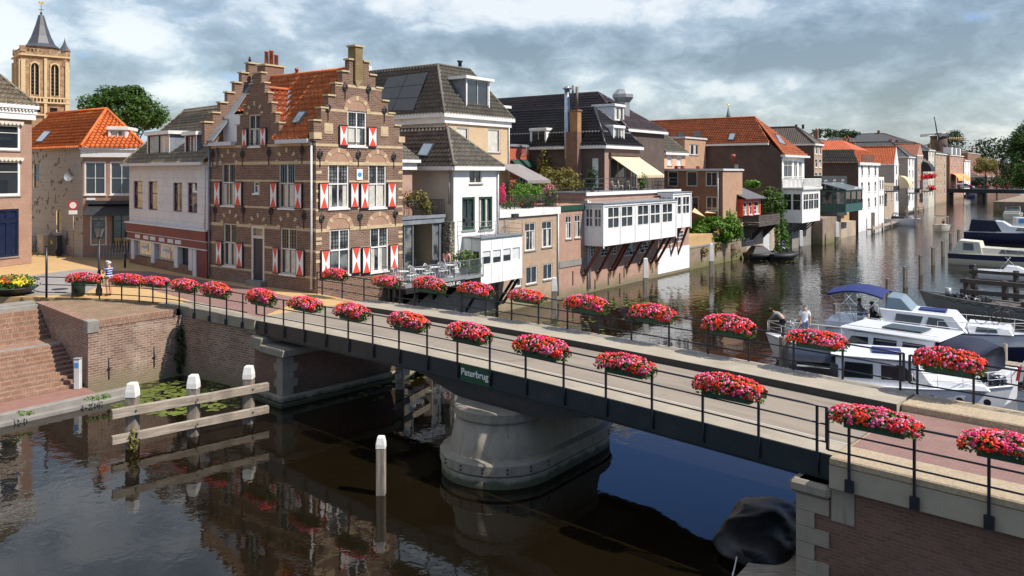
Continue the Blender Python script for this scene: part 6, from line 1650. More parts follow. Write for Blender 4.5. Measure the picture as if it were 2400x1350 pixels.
for x in (bx0 + .3, bx1 - .8, bx1 - .2): mb.prism([(x, by + .1, bzb - .01), (x, by + .3, bzb - .01), (x, .02, bzb - 1.7), (x, .02, bzb - 1.95)], (.12, 0, 0))
mb.build('strut', 'black_iron', t)
for i, x in enumerate((13.4, 15.3)): chair('deck_chair', ('folding chair beside the balcony door', 'folding chair by the balcony corner')[i], RF, (x, -.8, bzt + .08), -1.2, 'zinc', 'chairs on the bay balcony')
for i, px in enumerate((1090, 1203)):
    o = bp(px, by, 516 if i == 0 else 505); b = MB(); b.box(o[0] - .3, o[0] + .3, by - .25, by - .04, o[2] - .12, o[2] + .12); tag(b.build('planter_box', 'dark_frame', None, RF, o), ('black planter box on the left of the bay balcony rail', 'black planter box on the right of the bay balcony rail')[i], 'planter')
# beige brick house with roof garden
gx1 = lx(1309, 0); gz = zat(gx1 - 2, 0, 490)
t = building('beige_house', 'beige brick house with white fascia and roof garden above the water', wx1 + .02, gx1, 0, 6.9, -.5, gz, 'brick_tan',
    fw=[(1230, 522, 1255, 587, 'topcase'), (1270, 518, 1294, 579, 'topcase'), (1233, 624, 1259, 665, 'casement_dark'), (1273, 618, 1295, 655, 'casement_dark'), (1203, 655, 1222, 672, 'casement_dark')])
mb = MB(); mb.box(wx1, gx1 + .1, -.14, 0, gz - .42, gz + .1); mb.box(wx1, gx1 + .06, 0, 6.9, gz + .001, gz + .06); mb.build('fascia', 'white_paint', t)
pipe(t, 1306, 0, .3, gz)
mb = MB(); rail(mb, [(wx1 + .3, .15, gz + .06), (gx1 - .1, .15, gz + .06), (gx1 - .1, 6.5, gz + .06)], 1.0, 2.0, .12); mb.build('roof_railing', 'black_iron', t)
for i, (px, y, py, s_, n, m_, ex, lb) in enumerate(((1232, 2.2, 452, (1.3, 1.0, .8), 900, 'leaf_bright', None, 'bright green round shrub on the roof garden'), (1290, 1.0, 468, (.6, .5, .9), 420, 'leaf_box', ('petal_pink', 30), 'tall leafy plant at the right corner of the roof garden'), (1288, 1.4, 446, (.45, .4, .45), 90, 'leaf_box', ('petal_pink', 140), 'pink hydrangea above the roof garden corner'), (1235, .8, 478, (.7, .3, .4), 200, 'leaf_dark', ('petal_red', 40), 'low red-flowered pot plants behind the roof garden railing'), (1205, 3.5, 440, (.9, .6, .8), 420, 'leaf_dark', None, 'dark plant under the grey awning'), (1178, 2.5, 452, (.25, .3, .8), 150, 'petal_cerise', None, 'reddish shrub beside the white house on the roof garden'), (1196, 1.0, 480, (.7, .3, .3), 160, 'leaf_box', ('petal_orange', 20), 'low pot plants at the left of the roof garden'))):
    bush('garden_plant', lb, RF, bp(px, y, py), s_, n, .07, m_, 'plant', ex)
mb = MB(); a = bp(1205, 5.0, 430); b_ = bp(1308, 5.0, 445); n = 34
for k in range(n): x = a[0] + (b_[0] - a[0]) * k / n; mb.box(x, x + (b_[0] - a[0]) / n - .03, 5.0, 5.04, gz + .1, a[2] + .1 - .5 * (k > 18))
tag(mb.build('fence', 'timber_brown', None, RF, (a[0], 5, gz)), 'brown slatted timber fence at the back of the roof garden', 'fence')
# yellow brick house behind
hx0, hx1 = lx(1041, 7), lx(1194, 7); hze = zat(hx0, 7, 268)
t = building('yellow_house', 'tall yellow brick house with steep dark tiled roof and white cornice', hx0, hx1, 7, 23, 5, hze, 'brick_yellow', 'stucco_grey',
    fw=[(1070, 299, 1098, 345, 'single'), (1144, 303, 1172, 357, 'single')])
tA = (20.6, 24.6, 10.0, 23, zat(20.6, 10, 152))
roof(t, 'tile_grey', hx0, hx1, 7, 23, hze + .12, *tA, near=True, ov=.3, fascia=None)
mb = MB(); mb.box(hx0 - .35, hx1 + .35, 6.65, 7.0, hze - .2, hze + .1); mb.box(hx0 - .1, hx1 + .1, 6.85, 7.0, hze - .65, hze - .201); mb.box(hx0 - .35, hx0 + .0, 7.001, 23, hze - .2, hze + .1); mb.box(hx0 - .1, hx0, 7.001, 23, hze - .65, hze - .201); mb.build('cornice', 'white_paint', t)
r = prect('x', 7.35, 1092, 188, 1147, 262); dormer(t, 'x', 7.35, *r, 3.0, 'casement_dark', 'lead', ov=.3)
lp0, lp1, lp2 = (hx0 - .3, 7, hze), (hx0 - .3, 20, hze), (tA[0], 15, tA[4])
cs = [onp(px, py, lp0, lp1, lp2) for px, py in ((873, 262), (971, 262), (1006, 171), (912, 184))]
for i in range(2):
    for j in range(3):
        q = lambda u, v: (cs[0].lerp(cs[1], u)).lerp(cs[3].lerp(cs[2], u), v)
        nn = (cs[1] - cs[0]).cross(cs[3] - cs[0]).normalized(); nn = nn if nn.z > 0 else -nn
        u0, u1, v0, v1 = i / 2 + .006, (i + 1) / 2 - .006, j / 3 + .006, (j + 1) / 3 - .006
        mb = MB(); mb.prism([q(u0, v0) + nn * .1, q(u1, v0) + nn * .1, q(u1, v1) + nn * .1, q(u0, v1) + nn * .1], nn * .05); mb.build('solar_panel', 'solar', t)
pipe(t, 1044, 7, 8, hze - .2, 'terracotta'); pipe(t, 1191, 7, 8, hze - .2)
mb = MB(); mb.lathe((hx1 - 2.3, 10.5, tA[4] - .3), [(.16, 0), (.16, .9), (.24, .92), (.24, 1.05)], 10); mb.build('flue', 'dark_frame', t)
mb = MB(); p = bp(945, 15, 160); mb.box(20.2, 20.9, 18, 19.2, tA[4], tA[4] + .55); mb.build('air_unit', 'zinc_white', t)
aw0, aw1 = lx(1170, 6.6), hx1 + 1.4; p0 = zat(hx1, 6.9, 386); mb = MB(); mb.prism([(aw0, 6.95, p0), (aw1, 6.95, p0), (aw1 + .6, 4.2, p0 - 1.35), (aw0 + .6, 4.2, p0 - 1.35)], (0, 0, .06)); mb.box(aw0 + .6, aw1 + .6, 4.15, 4.2, p0 - 1.55, p0 - 1.34)
tag(mb.build('awning', 'awning_grey', None, RF, (aw0, 6.9, p0)), 'wide grey awning over the roof garden', 'awning')
mb = MB(); mb.tube([(aw0 + 1.2, 4.3, gz), (aw0 + 1.2, 4.3, p0 - 1.4)], .04, 6); tag(mb.build('awning_post', 'zinc_white', None, RF, (aw0, 4.3, gz)), 'thin white post under the grey awning', 'post')
# narrow brick house with green fascia
nx1 = lx(1378, 0); nz = zat(nx1, 0, 478)
t = building('pink_house', 'narrow pink brick house with dark green fascia and railed roof', gx1 + .02, nx1, 0, 4, -.5, nz, 'brick_pink', fw=[(1326, 506, 1340, 560, 'topcase'), (1347, 503, 1361, 557, 'topcase')])
mb = MB(); mb.box(gx1 + .1, nx1 - .1, -.1, 0, nz - .42, nz - .02); mb.build('fascia', 'dark_green', t)
z_ = zat(nx1 - 2, 0, 615); mb = MB(); mb.box(gx1 + .05, nx1 - .05, -.06, 0, z_ - .25, z_ + .25); mb.build('stone_band', 'grey_stone', t)
mb = MB(); rail(mb, [(gx1 + .2, .1, nz + .05), (nx1 - .1, .1, nz + .05)], 1.25, 1.6, .12); mb.build('roof_railing', 'black_iron', t)
pipe(t, 1376, 0, .3, nz + .3)
# white bays building
vx1 = lx(1615, 0); vxs = lx(1541, 0); vz = zat(lx(1420, 0), 0, 470)
t = thing('bay_house', 'brick and white house carrying long white bay windows on brown struts', 'house', RF, (nx1, 0, -.5))
lat = [prect('x', 0, *q) for q in ((1384, 577, 1397, 602), (1408, 576, 1426, 600), (1432, 574, 1445, 596), (1462, 570, 1488, 599), (1497, 566, 1524, 592), (1545, 560, 1556, 577), (1564, 556, 1574, 574), (1585, 540, 1602, 566))]
mb = MB(); wallface(mb, 'x', 0, [(nx1, vx1, -.5, vz)], lat, .1, 0); wallface(mb, 'Y', vx1, [(0, 7, -.5, vz)], (), .1, 0); wallface(mb, 'y', nx1 + .02, [(0, 7, -.5, vz)]); mb.poly([(nx1, 0, vz), (vx1, 0, vz), (vx1, 7, vz), (nx1, 7, vz)], 1); mb.build('wall', ['brick_pink', 'lead'], t)
for r in lat: win(t, 'x', 0, *r, 'lattice', .03)
wz = zat(vxs, 0, 590); mb = MB(); mb.box(vxs, vx1 + .02, -.03, -.002, .25, wz + .15); mb.build('white_render', 'bay_white', t)
mb = MB()
for px, y0, y1 in ((1342, 635, 668), (1370, 630, 655), (1394, 655, 678), (1425, 640, 668), (1452, 640, 665), (1462, 625, 650), (1528, 620, 640)):
    x = lx(px, 0); mb.box(x - .03, x + .03, -.06, 0, zat(x, 0, y1), zat(x, 0, y0))
mb.build('wall_anchor', 'black_iron', t)
def bayunit(par, xa, xb, yf, zb0, zb1, wins, side, yb=0):
    m = MB(); sh = [(yf + .12, (yf + yb) / 2 - .05, zb0 + (zb1 - zb0) * .45, zb1 - .35), ((yf + yb) / 2 + .05, yb - .1, zb0 + (zb1 - zb0) * .45, zb1 - .35)] if side else []
    wallface(m, 'x', yf, [(xa, xb, zb0, zb1)], wins, .08); wallface(m, 'y', xa, [(yf, yb, zb0, zb1)], sh, .08); wallface(m, 'Y', xb, [(yf, yb, zb0, zb1)]); m.poly([(xa, yf, zb0), (xb, yf, zb0), (xb, yb, zb0), (xa, yb, zb0)]); o = m.build('bay', 'bay_white', par)
    for r in wins: win(o, 'x', yf, *r, 'bay2' if False else dict(ST['bay2'], bw=.1), .03)
    for r in sh: win(o, 'y', xa, *r, 'bay2', .03)
    m = MB(); m.box(xa - .15, xb + .1, yf - .15, yb + .3, zb1, zb1 + .07, 1); m.box(xa - .08, xb + .05, yf - .08, yb + .3, zb1 - .18, zb1 - .001, 0)
    m2 = MB()
    for i in range(len(wins) - 1):
        a = (wins[i][1] + wins[i + 1][0]) / 2
        if wins[i + 1][0] - wins[i][1] > .1: m2.box(a - .05, a + .05, yf - .06, yf, zb0 - .02, zb1 - .2)
    m2.box(xa - .03, xa + .12, yf - .06, yf, zb0 - .15, zb1 - .2); m2.box(xb - .12, xb + .03, yf - .06, yf, zb0 - .15, zb1 - .2)
    m2.build('pilaster', 'bay_white', par)
    m.build('bay_roof', ['bay_white', 'lead'], par); return o
yf = -1.7; ba0 = lx(1413, yf); ba1 = lx(1585, yf); z1 = zat(ba0, yf, 479); z0 = zat(ba0, yf, 578)
bw_ = []
for a, b in ((1424, 1451), (1456, 1483), (1494, 1520), (1524, 1547), (1552, 1576)): bw_.append((lx(a, yf), lx(b, yf), z0 + (z1 - z0) * .40, z0 + (z1 - z0) * .93))
bayunit(t, ba0, ba1, yf, z0, z1, bw_, True)
yf2 = -1.2; bb0 = lx(1584.5, yf2) + .25; bb0 = ba1 + .3; bb1 = lx(1619, yf2); z2 = zat(bb0, yf2, 452); z3 = zat(bb0, yf2, 536)
ww = (bb1 - bb0); bayunit(t, bb0, bb1, yf2, z3, z2, [(bb0 + ww * .08, bb0 + ww * .46, z3 + (z2 - z3) * .38, z2 - .35), (bb0 + ww * .54, bb0 + ww * .92, z3 + (z2 - z3) * .38, z2 - .35)], True)
for px, zz_ in ((1411, 0), (1443, 0), (1472, 0), (1480, 0), (1510, 0), (1539, 0), (1565, 0), (1578, 0)):
    x = lx(px, yf); b = MB(); b.prism([(x - .08, yf + .05, z0 + .02), (x - .08, yf + .3, z0 + .02), (x - .08, .02, z0 - 2.4), (x - .08, .02, z0 - 2.75)], (.16, 0, 0)); b.build('strut', 'timber_red', t); b = MB(); b.prism([(x - .1, -.25, z0 - 2.45), (x - .1, .0, z0 - 2.45), (x - .1, .0, z0 - 3.1)], (.2, 0, 0)); b.build('corbel', 'sandstone', t)
for px in (1599, 1616):
    x = lx(px, yf2); b = MB(); b.prism([(x - .08, yf2 + .05, z3 + .02), (x - .08, yf2 + .3, z3 + .02), (x - .08, .02, z3 - 2.6), (x - .08, .02, z3 - 2.95)], (.16, 0, 0)); b.build('strut', 'timber_red', t)
# flat terraces above the bays
tz = zat(40, 1.5, 448); mb = MB(); mb.box(nx1 + .5, vx1 - 1, .6, 4.0, vz + .01, tz, 0); mb.box(nx1 + .4, vx1 - .9, .5, 4.0, tz, tz + .12, 1); mb.box(nx1 + .4, vx1 - .9, .42, .5, tz - .15, tz + .12, 2); mb.build('upper_terrace', ['brick_pink', 'lead', 'white_paint'], t)
mb = MB(); rail(mb, [(nx1 + .45, 3.5, tz + .12), (nx1 + .45, .6, tz + .12), (vx1 - 1, .6, tz + .12), (vx1 - 1, 3.5, tz + .12)], 1.1, 2.2, .0, mid=(.35, .72), r=.025); mb.build('terrace_railing', 'black_iron', t)
pipe(t, 1380.5, -.05, .3, vz)
for i, (px, py) in enumerate(((1440, 440), (1455, 440), (1475, 442), (1495, 440))):
    x = lx(px, 2.2); chair('terrace_chair', ('left', 'second', 'third', 'right')[i] + ' pale seat under the cream awning', RF, (x, 2.2, tz + .12), .7 * i, 'cream_paint', 'seats under the cream awning')
for i, px in enumerate((1533, 1548)): x = lx(px, 1.6); bicycle('bicycle', ('bicycle leaning on the terrace rail, nearer the awning', 'second bicycle leaning on the terrace rail, farther from the awning')[i], RF, (x, 1.4 + .3 * i, tz + .12), .2)
for i, (px, py, s_, m_) in enumerate(((1388, 415, (.6, .5, 1.0), 'leaf_dark'), (1505, 425, (.5, .5, .9), 'leaf_box'))): bush('terrace_bush', ('dark shrub by the downpipe on the upper terrace', 'green shrub right of the cream awning')[i], RF, bp(px, 1.6, py), s_, 260, .08, m_, pot='dark_frame')
# dark mansard house
mx0, mx1 = lx(1417, 4), lx(1500, 4); mze = zat(mx0, 4, 341)
t = building('mansard_house', 'brown brick house with black mansard roof, brick chimney and steel flue', mx0, mx1, 4, 26, tz - 1, mze, 'brick_lit_brown', 'brick_dark', sw=[(1388, 371, 1402, 440, 'pale')], fw=[(1432, 372, 1468, 440, 'casement_dark'), (1478, 395, 1494, 440, 'casement_dark')])  # one brown brick, coloured lighter for the sunny front, darker for the shaded side
mid = zat(mx0, 4, 308); xr_ = (mx0 + mx1) / 2
roof(t, 'tile_black', mx0, mx1, 4, 26, mze + .1, mx0 + .75, mx1 - .75, 4.75, 26, mid, ov=.25, top='slate')
roof(t, 'tile_black', mx0 + .75, mx1 - .75, 4.75, 26, mid + .12, xr_, xr_, 7.2, 26, zat(xr_, 7.2, 252), ov=.12, fascia=None)
r = prect('x', 4.3, 1437, 300, 1463, 334); dormer(t, 'x', 4.3, *r, 2.0, 'casement', 'white_paint', ov=.1)
r = prect('y', mx0 + .15, 1243, 306, 1280, 336); dormer(t, 'y', mx0 + .15, *r, 1.5, 'casement_dark', 'white_paint', ov=.1)
mb = MB(); y_ = ly(1349, mx0); y0_, y1_ = ly(1363, mx0), ly(1335, mx0); zb_ = zat(mx0, y_, 480); zt_ = zat(mx0, y_, 262); mb.box(mx0 - .75, mx0 - .02, min(y0_, y1_), max(y0_, y1_), zb_ - 2, zat(mx0, y_, 310), 0)
w_ = abs(y1_ - y0_); mb.box(mx0 - .72, mx0 - .05, min(y0_, y1_) + .0, min(y0_, y1_) + w_ * .62, zat(mx0, y_, 310) + .001, zt_, 1); mb.box(mx0 - .8, mx0 + .03, min(y0_, y1_) - .08, min(y0_, y1_) + w_ * .62 + .08, zt_ + .001, zt_ + .15, 0); mb.build('chimney', ['brick_brown', 'brick_orange'], t)
mb = MB(); yc_ = min(y0_, y1_) + w_ * .2
mb.tube([(mx0 - .4, yc_, zt_ + .15), (mx0 - .4, yc_, zat(mx0, y_, 205))], .13, 8); mb.tube([(mx0 - .4, yc_ + .45, zt_ + .15), (mx0 - .4, yc_ + .45, zat(mx0, y_, 201))], .10, 8); mb.build('chimney_pipe', 'dark_flue', t)
yq = ly(1329, mx0 - .5); mb = MB(); zt2 = zat(mx0, yq, 210); mb.tube([(mx0 - .1, yq, zat(mx0, yq, 380)), (mx0 - .5, yq, zat(mx0, yq, 372)), (mx0 - .5, yq, zt2)], .26, 12); mb.lathe((mx0 - .5, yq, zt2), [(.26, 0), (.48, .02), (.1, .3)], 12); mb.build('steel_flue', 'steel', t)
mb = MB(); mb.tube([(mx0 - .1, 4.5 + 2.6, mze - .2), (mx0 - .1, 7.1, tz)], .07, 8); mb.build('downpipe', 'zinc_white', t)
a0, a1 = lx(1428, 4), lx(1494, 4); za = zat(a0, 4, 367); zl = zat(a1, 1.6, 405); mb = MB(); mb.prism([(a0, 3.9, za), (a1, 3.9, za), (a1 + .6, 1.4, za - 1.75), (a0 + .6, 1.4, za - 1.75)], (0, 0, .06))
n = 14; w_ = (a1 - a0) / n
for k in range(n): mb.prism([(a0 + .6 + w_ * (k + .5 + .5 * math.cos(math.pi * j / 5)), 1.4, za - 1.75 - .3 * math.sin(math.pi * j / 5)) for j in range(6)], (0, .03, 0))
tag(mb.build('awning', 'awning_cream', None, RF, (a0, 3.9, za)), 'cream awning with scalloped edge over the upper terrace', 'awning'); mb = MB(); mb.box(a0 - .1, a1 + .1, 3.75, 3.98, za + .08, za + .35); tag(mb.build('awning_box', 'timber_brown', None, RF, (a0, 3.9, za + .1)), 'brown housing above the cream awning', 'awning box')
# red balcony annex and green awning, left of the mansard house
ay = ly(1262, mx0); r0, r1 = lx(1195, 16), lx(1262, 16)
ax_ = mx0 - 4.2
t = building('garden_annex', 'low annex with red boarding, dark green awning and white garden doors', lx(1195, 12.5), lx(1268, 12.5), 12.5, 18, 6, zat(30, 12.5, 341), 'timber_redboard', fw=[(1217, 394, 1237, 428, 'casement'), (1240, 394, 1266, 428, 'casement')], flat='lead')
z_ = zat(31, 12.4, 374); mb = MB(); mb.prism([(lx(1198, 12.4), 12.4, z_), (lx(1272, 12.4), 12.4, z_), (lx(1272, 12.4), 11.6, z_ - .75), (lx(1198, 12.4), 11.6, z_ - .75)], (0, 0, .08)); mb.build('awning', 'dark_green', t)
q = prect('x', 12.5, 1215, 343, 1247, 364); mb = MB(); rail(mb, [(q[0], 12.35, q[2]), (q[1], 12.35, q[2])], q[3] - q[2], 1, .15); mb.build('railing', 'zinc', t)
bush('olive_shrub', 'large yellow-green shrub in front of the brown brick side wall', RF, bp(1305, 7.5, 428), (2.6, 1.6, 1.5), 1500, .11, 'leaf_olive')
bush('olive_shrub', 'climbing shrub beside the green awning', RF, bp(1275, 10.5, 385), (.8, .6, 1.5), 300, .1, 'leaf_olive')
# higher roof behind
t = building('rear_house', 'house with long purple-black tiled roof rising behind the mansard house', 45.5, 54, 6.5, 34, 6, zat(45.5, 6.5, 300), 'brick_dark', rf=('tile_purple', 49.75, 49.75, 12.5, 34, zat(49.75, 12.5, 217)))
r = prect('x', 7.6, 1440, 250, 1462, 283); dormer(t, 'x', 7.6, *r, 2.6, 'dormer', 'white_paint', ov=.15)
o = bp(1460, 9, 262); mb = MB(); z_ = zat(o[0], 9, 240); mb.lathe((o[0], 9, 0), [(.75, zat(o[0], 9, 285)), (.75, z_), (.85, z_ + .1), (1.15, z_ + .5), (1.15, z_ + .85), (.6, z_ + 1.4)], 8, 0, False); mb.build('vent_cowl', 'zinc', t)
t2 = prect('x', 6.5, 1205, 253, 1245, 262); mb = MB(); mb.box(44.6, 46.4, 22, 30, zat(46, 26, 258), zat(46, 26, 252)); mb.build('side_dormer', 'white_paint', t)
# grey roof house with peach wall
px0, px1_ = lx(1557, 8), lx(1606, 8); e_ = zat(px0, 8, 355); xq = (px0 + px1_) / 2
t = building('peach_house', 'house with peach rendered front, two shuttered windows and grey roof', px0, px1_, 8, 22, 5, e_, 'plaster_peach', 'brick_brown', fw=[(1564, 361, 1575, 388, 'shutterblind'), (1586, 361, 1597, 388, 'shutterblind')], rf=('tile_grey', xq, xq, 11.5, 22, zat(xq, 11.5, 284)))
skylight(t, [onp(a, b, (px0, 8, e_), (px1_, 8, e_), (xq, 11.5, zat(xq, 11.5, 284))) for a, b in ((1548, 320), (1560, 322), (1550, 307), (1540, 306))])
# brown brick house beside the garden
bx0_, bx1_ = 56.2, lx(1740, .6); bz = zat(56.2, .6, 400)
t = building('brown_house', 'flat-roofed brown brick house with sunlit narrow river front', bx0_, bx1_, .6, 15, 0, bz, 'brick_brown_sunlit', 'brick_brown',  # same brown brick: sun painted into the front, shade into the side
    sw=[(1565, 402, 1589, 436, 'singledark'), (1609, 402, 1634, 436, 'singledark'), (1654, 403, 1681, 436, 'casement_dark'), (1655, 461, 1681, 494, 'casement_dark'), (1621, 461, 1637, 492, 'singledark')], flat='zinc_white')
mb = MB(); yp = ly(1683, bx0_ - .1); mb.tube([(bx0_ - .1, yp, bz - .1), (bx0_ - .1, yp, 3)], .06, 6); mb.build('downpipe', 'zinc_white', t)
o = bp(1726, 2, 384); mb = MB(); mb.box(o[0] - .6, o[0] + .6, 2, 2.8, bz, bz + .75, 0); mb.lathe((o[0], 2.4, bz + .75), [(.2, 0), (.16, .8), (.3, .9), (.25, 1.2)], 8, 1); mb.build('chimney', ['brick_dark', 'terracotta'], t)
mb = MB()
for px, py in ((1590, 389), (1604, 391), (1640, 388)): q = bp(px, 6, py); mb.box(q[0] - .2, q[0] + .2, 6, 6.4, bz + .2, bz + .55)
mb.build('roof_vent', 'terracotta', t)
# garden wall with hedge
wxa, wxb = vx1 + .05, lx(1750, 0); wz0 = zat(wxa, 0, 583)
t = thing('garden_wall', 'old mossy brick garden wall along the water under the hedge', 'wall', RF, (wxa, 0, 0)); mb = MB(); mb.box(wxa, wxb, 0, .5, -.5, wz0); mb.build('wall', 'brick_quay_far', t); mb = MB(); mb.box(wxa, wxb, -.05, .55, wz0, wz0 + .12); mb.build('coping', 'grey_stone', t)
for i, (px, py, s_, lb) in enumerate(((1665, 540, (3.6, 1.0, 1.5), 'bright green hedge on the garden wall'), (1700, 528, (1.8, 1.0, 1.9), 'taller end of the hedge against the brown house'), (1712, 552, (1.0, .6, 1.0), 'hedge tuft hanging over the wall near the brown house'))):
    bush('hedge', lb, RF, bp(px, 1.0, py), s_, 3200 if i == 0 else 1200, .12, 'leaf_bright')
for i, (px, py, s_) in enumerate(((1650, 590, .55), (1683, 578, .55), (1720, 585, .9))): bush('wall_plant', ('small round tree on a thin stem at the old wall', 'second small stemmed tree at the old wall', 'brown creeper hanging down the old wall')[i], RF, bp(px, -.25, py), (s_, .2, s_), 130, .08, 'leaf_olive')
mb = MB(); a, b_, c_, d_ = bp(1622, 1.2, 497), bp(1652, 1.0, 508), bp(1680, 2.5, 497), bp(1628, 3.5, 488); mb.prism([a, b_, d_], (0, 0, .04)); mb.prism([bp(1652, 1, 499), bp(1686, 1.4, 500), bp(1660, 3, 494)], (0, 0, .04)); tag(mb.build('shade_sail', 'sail_tan', None, RF, a), 'tan triangular shade sails behind the hedge', 'shade sail')
# red summer house on a timber balcony
sx0, sx1 = lx(1741, 0), lx(1783, 0); sz0 = zat(sx0, 0, 508); sz1 = zat(sx0, 0, 467)
t = building('red_shed', 'small red-framed summer house with grey roof over the water', sx0, sx1, 0, 4, sz0, sz1, 'shutter_red', fw=[(1743, 474, 1751, 505, 'tall'), (1755, 473, 1763, 503, 'tall'), (1768, 472, 1779, 501, 'tall')])
mb = MB(); mb.prism([(sx0 - .3, -.5, sz1), (sx1 + .5, -.5, sz1 - .05), (sx1 - .5, 3.5, sz1 + 1.7), (sx0 - .3, 3.5, sz1 + 1.7)], (0, 0, .1)); mb.build('roof', 'slate_felt', t)
mb = MB(); y_ = -1.8; z0_, z1_ = zat(sx0, y_, 532), zat(sx0, y_, 505); x1_ = lx(1828, y_)
for k in range(5): zz_ = z0_ + (z1_ - z0_) * k / 5; h_ = (z1_ - z0_) / 5 - .03; mb.box(sx0 + .1, x1_, y_, y_ + .05, zz_, zz_ + h_); mb.box(sx0 + .1, sx0 + .15, y_ + .051, 0, zz_, zz_ + h_); mb.box(x1_ - .05, x1_, y_ + .051, 0, zz_, zz_ + h_)
mb.box(sx0 + .16, x1_ - .06, y_ + .06, 0, z0_, z0_ + .1); mb.build('balcony', 'timber_dark', t)
mb = MB(); 
for x in (sx0 + .5, sx0 + 3, x1_ - .6): mb.prism([(x, y_ + .1, z0_), (x, .1, z0_), (x, .1, z0_ - 1.8)], (.15, 0, 0))
mb.build('bracket', 'timber_dark', t)
t = building('low_front', 'low brick wall with boarded doors under the timber balcony', sx0 - .2, 73.4, .05, 3, -.5, zat(66, 0, 525), 'plaster_tan', fw=[(1750, 548, 1766, 566, 'casement_dark'), (1790, 545, 1806, 590, 'pale')])
bush('ivy', 'ivy mass right of the red summer house', RF, bp(1806, .3, 476), (2.2, .8, 2.0), 1100, .13, 'leaf_box')
bush('ivy', 'ivy hanging to the water below the timber balcony', RF, bp(1824, -.2, 555), (1.5, .5, 2.8), 1000, .12, 'leaf_bright')
bush('palm', 'small spiky palm above the red summer house', RF, bp(1763, 1.5, 431), (1.0, .8, .4), 120, .22, 'leaf_bright', 'palm')
# big orange roofed house
ox0, ox1 = 73.5, lx(1885, 0); oe = zat(ox0, 1.5, 334); ol = zat(ox0, 0, 361); xo = (ox0 + ox1) / 2; oa = zat(xo, 5.1, 275)
t = thing('orange_roof_house', 'large house with long weathered orange tile roof and dark side wall', 'house', RF, (ox0, 0, 0))
fh = [prect('x', 0, *q) for q in ((1837, 376, 1857, 415), (1861, 377, 1869, 415), (1872, 378, 1880, 415))]
mb = MB(); wallface(mb, 'x', 0, [(ox0, ox1, -.5, ol)], fh, .1, 0); mb.poly([(ox0, 0, -.5), (ox0, 0, ol), (ox0, 1.5, oe), (ox0, 21, oe), (ox0, 21, -.5)], 1); wallface(mb, 'Y', ox1, [(0, 21, -.5, ol)], (), .1, 1); mb.build('wall', ['bay_white', 'brick_dark'], t)
facewins(t, 'x', 0, [(r, 'topcase') for r in fh])
mb = MB(); tileface(mb, [(ox0 - .3, 1.4, oe), (ox0 - .3, 21, oe), (xo, 21, oa), (xo, 5.1, oa)]); tileface(mb, [(ox0 - .3, -.4, ol - .1), (ox1 + .3, -.4, ol - .1), (xo, 5.1, oa)]); mb.poly([(ox1 + .3, -.4, ol), (ox1 + .3, 21, ol), (xo, 21, oa), (xo, 5.1, oa)]); mb.tube([(ox0 - .3, -.4, ol), (xo, 5.1, oa + .05), (xo, 21, oa + .05)], .14, 6); mb.build('roof', 'tile_rust', t)
mb = MB(); mb.box(ox0 - .4, ox1 + .6, -.6, 0, ol - .35, ol - .1); mb.box(ox0 - .35, ox0 - .1, 1.6, 21, oe - .3, oe - .03); mb.build('cornice', 'white_paint', t)
skylight(t, [onp(a, b, (ox0 - .3, 1.4, oe), (ox0 - .3, 21, oe), (xo, 10, oa)) for a, b in ((1706, 330), (1720, 330), (1725, 314), (1711, 314))])
skylight(t, [onp(a, b, (ox0 - .3, 1.4, oe), (ox0 - .3, 21, oe), (xo, 10, oa)) for a, b in ((1588, 324), (1604, 324), (1604, 312), (1590, 312))], 'solar')
skylight(t, [onp(a, b, (ox0 - .3, 1.4, oe), (ox0 - .3, 21, oe), (xo, 10, oa)) for a, b in ((1624, 323), (1643, 323), (1643, 310), (1626, 310))], 'solar')
skylight(t, [onp(a, b, (ox0 - .3, -.4, ol - .1), (ox1 + .3, -.4, ol - .1), (xo, 5.1, oa)) for a, b in ((1826, 338), (1842, 342), (1824, 318), (1814, 315))], 'lead')
mb = MB(); mb.tube([(ox0 - .05, -.1, ol - .3), (ox0 - .05, -.1, 1)], .07, 8); mb.build('downpipe', 'zinc_white', t)
by_ = ly(1880, ox0 + .2); b0_, b1_ = ox0 + .2, lx(1922, by_); zt_ = zat(b0_, by_, 443); zb_ = zat(b0_, by_, 523); hh = zt_ - zb_
mb = MB(); fw_ = [(b0_ + (b1_ - b0_) * (.06 + .145 * 2 * k), b0_ + (b1_ - b0_) * (.06 + .29 * k + .27), zb_ + hh * .37, zb_ + hh * .86) for k in range(3)]; sw_ = [(by_ + .15, by_ / 2 - .05, zb_ + hh * .37, zb_ + hh * .86), (by_ / 2 + .05, -.15, zb_ + hh * .37, zb_ + hh * .86)]
wallface(mb, 'x', by_, [(b0_, b1_, zb_, zt_)], fw_, .08); wallface(mb, 'y', b0_, [(by_, 0, zb_, zt_)], sw_, .08); wallface(mb, 'Y', b1_, [(by_, 0, zb_, zt_)]); mb.poly([(b0_, by_, zb_), (b1_, by_, zb_), (b1_, 0, zb_), (b0_, 0, zb_)]); bay = mb.build('bay', 'bay_white', t)
for r in fw_: win(bay, 'x', by_, *r, dict(ST['bay2'], rows=(.4,)), .03)
for r in sw_: win(bay, 'y', b0_, *r, dict(ST['bay1'], rows=(.4,)), .03)
mb = MB(); mb.box(b0_ - .25, b1_ + .25, by_ - .25, 0, zt_, zt_ + .2)
for k in range(20): mb.box(b0_ - .2 + (b1_ - b0_ + .4) * k / 20, b0_ - .0 + (b1_ - b0_ + .4) * k / 20, by_ - .24, by_ - .1, zt_ - .15, zt_ - .001)
mb.build('balcony_deck', 'white_paint', t)
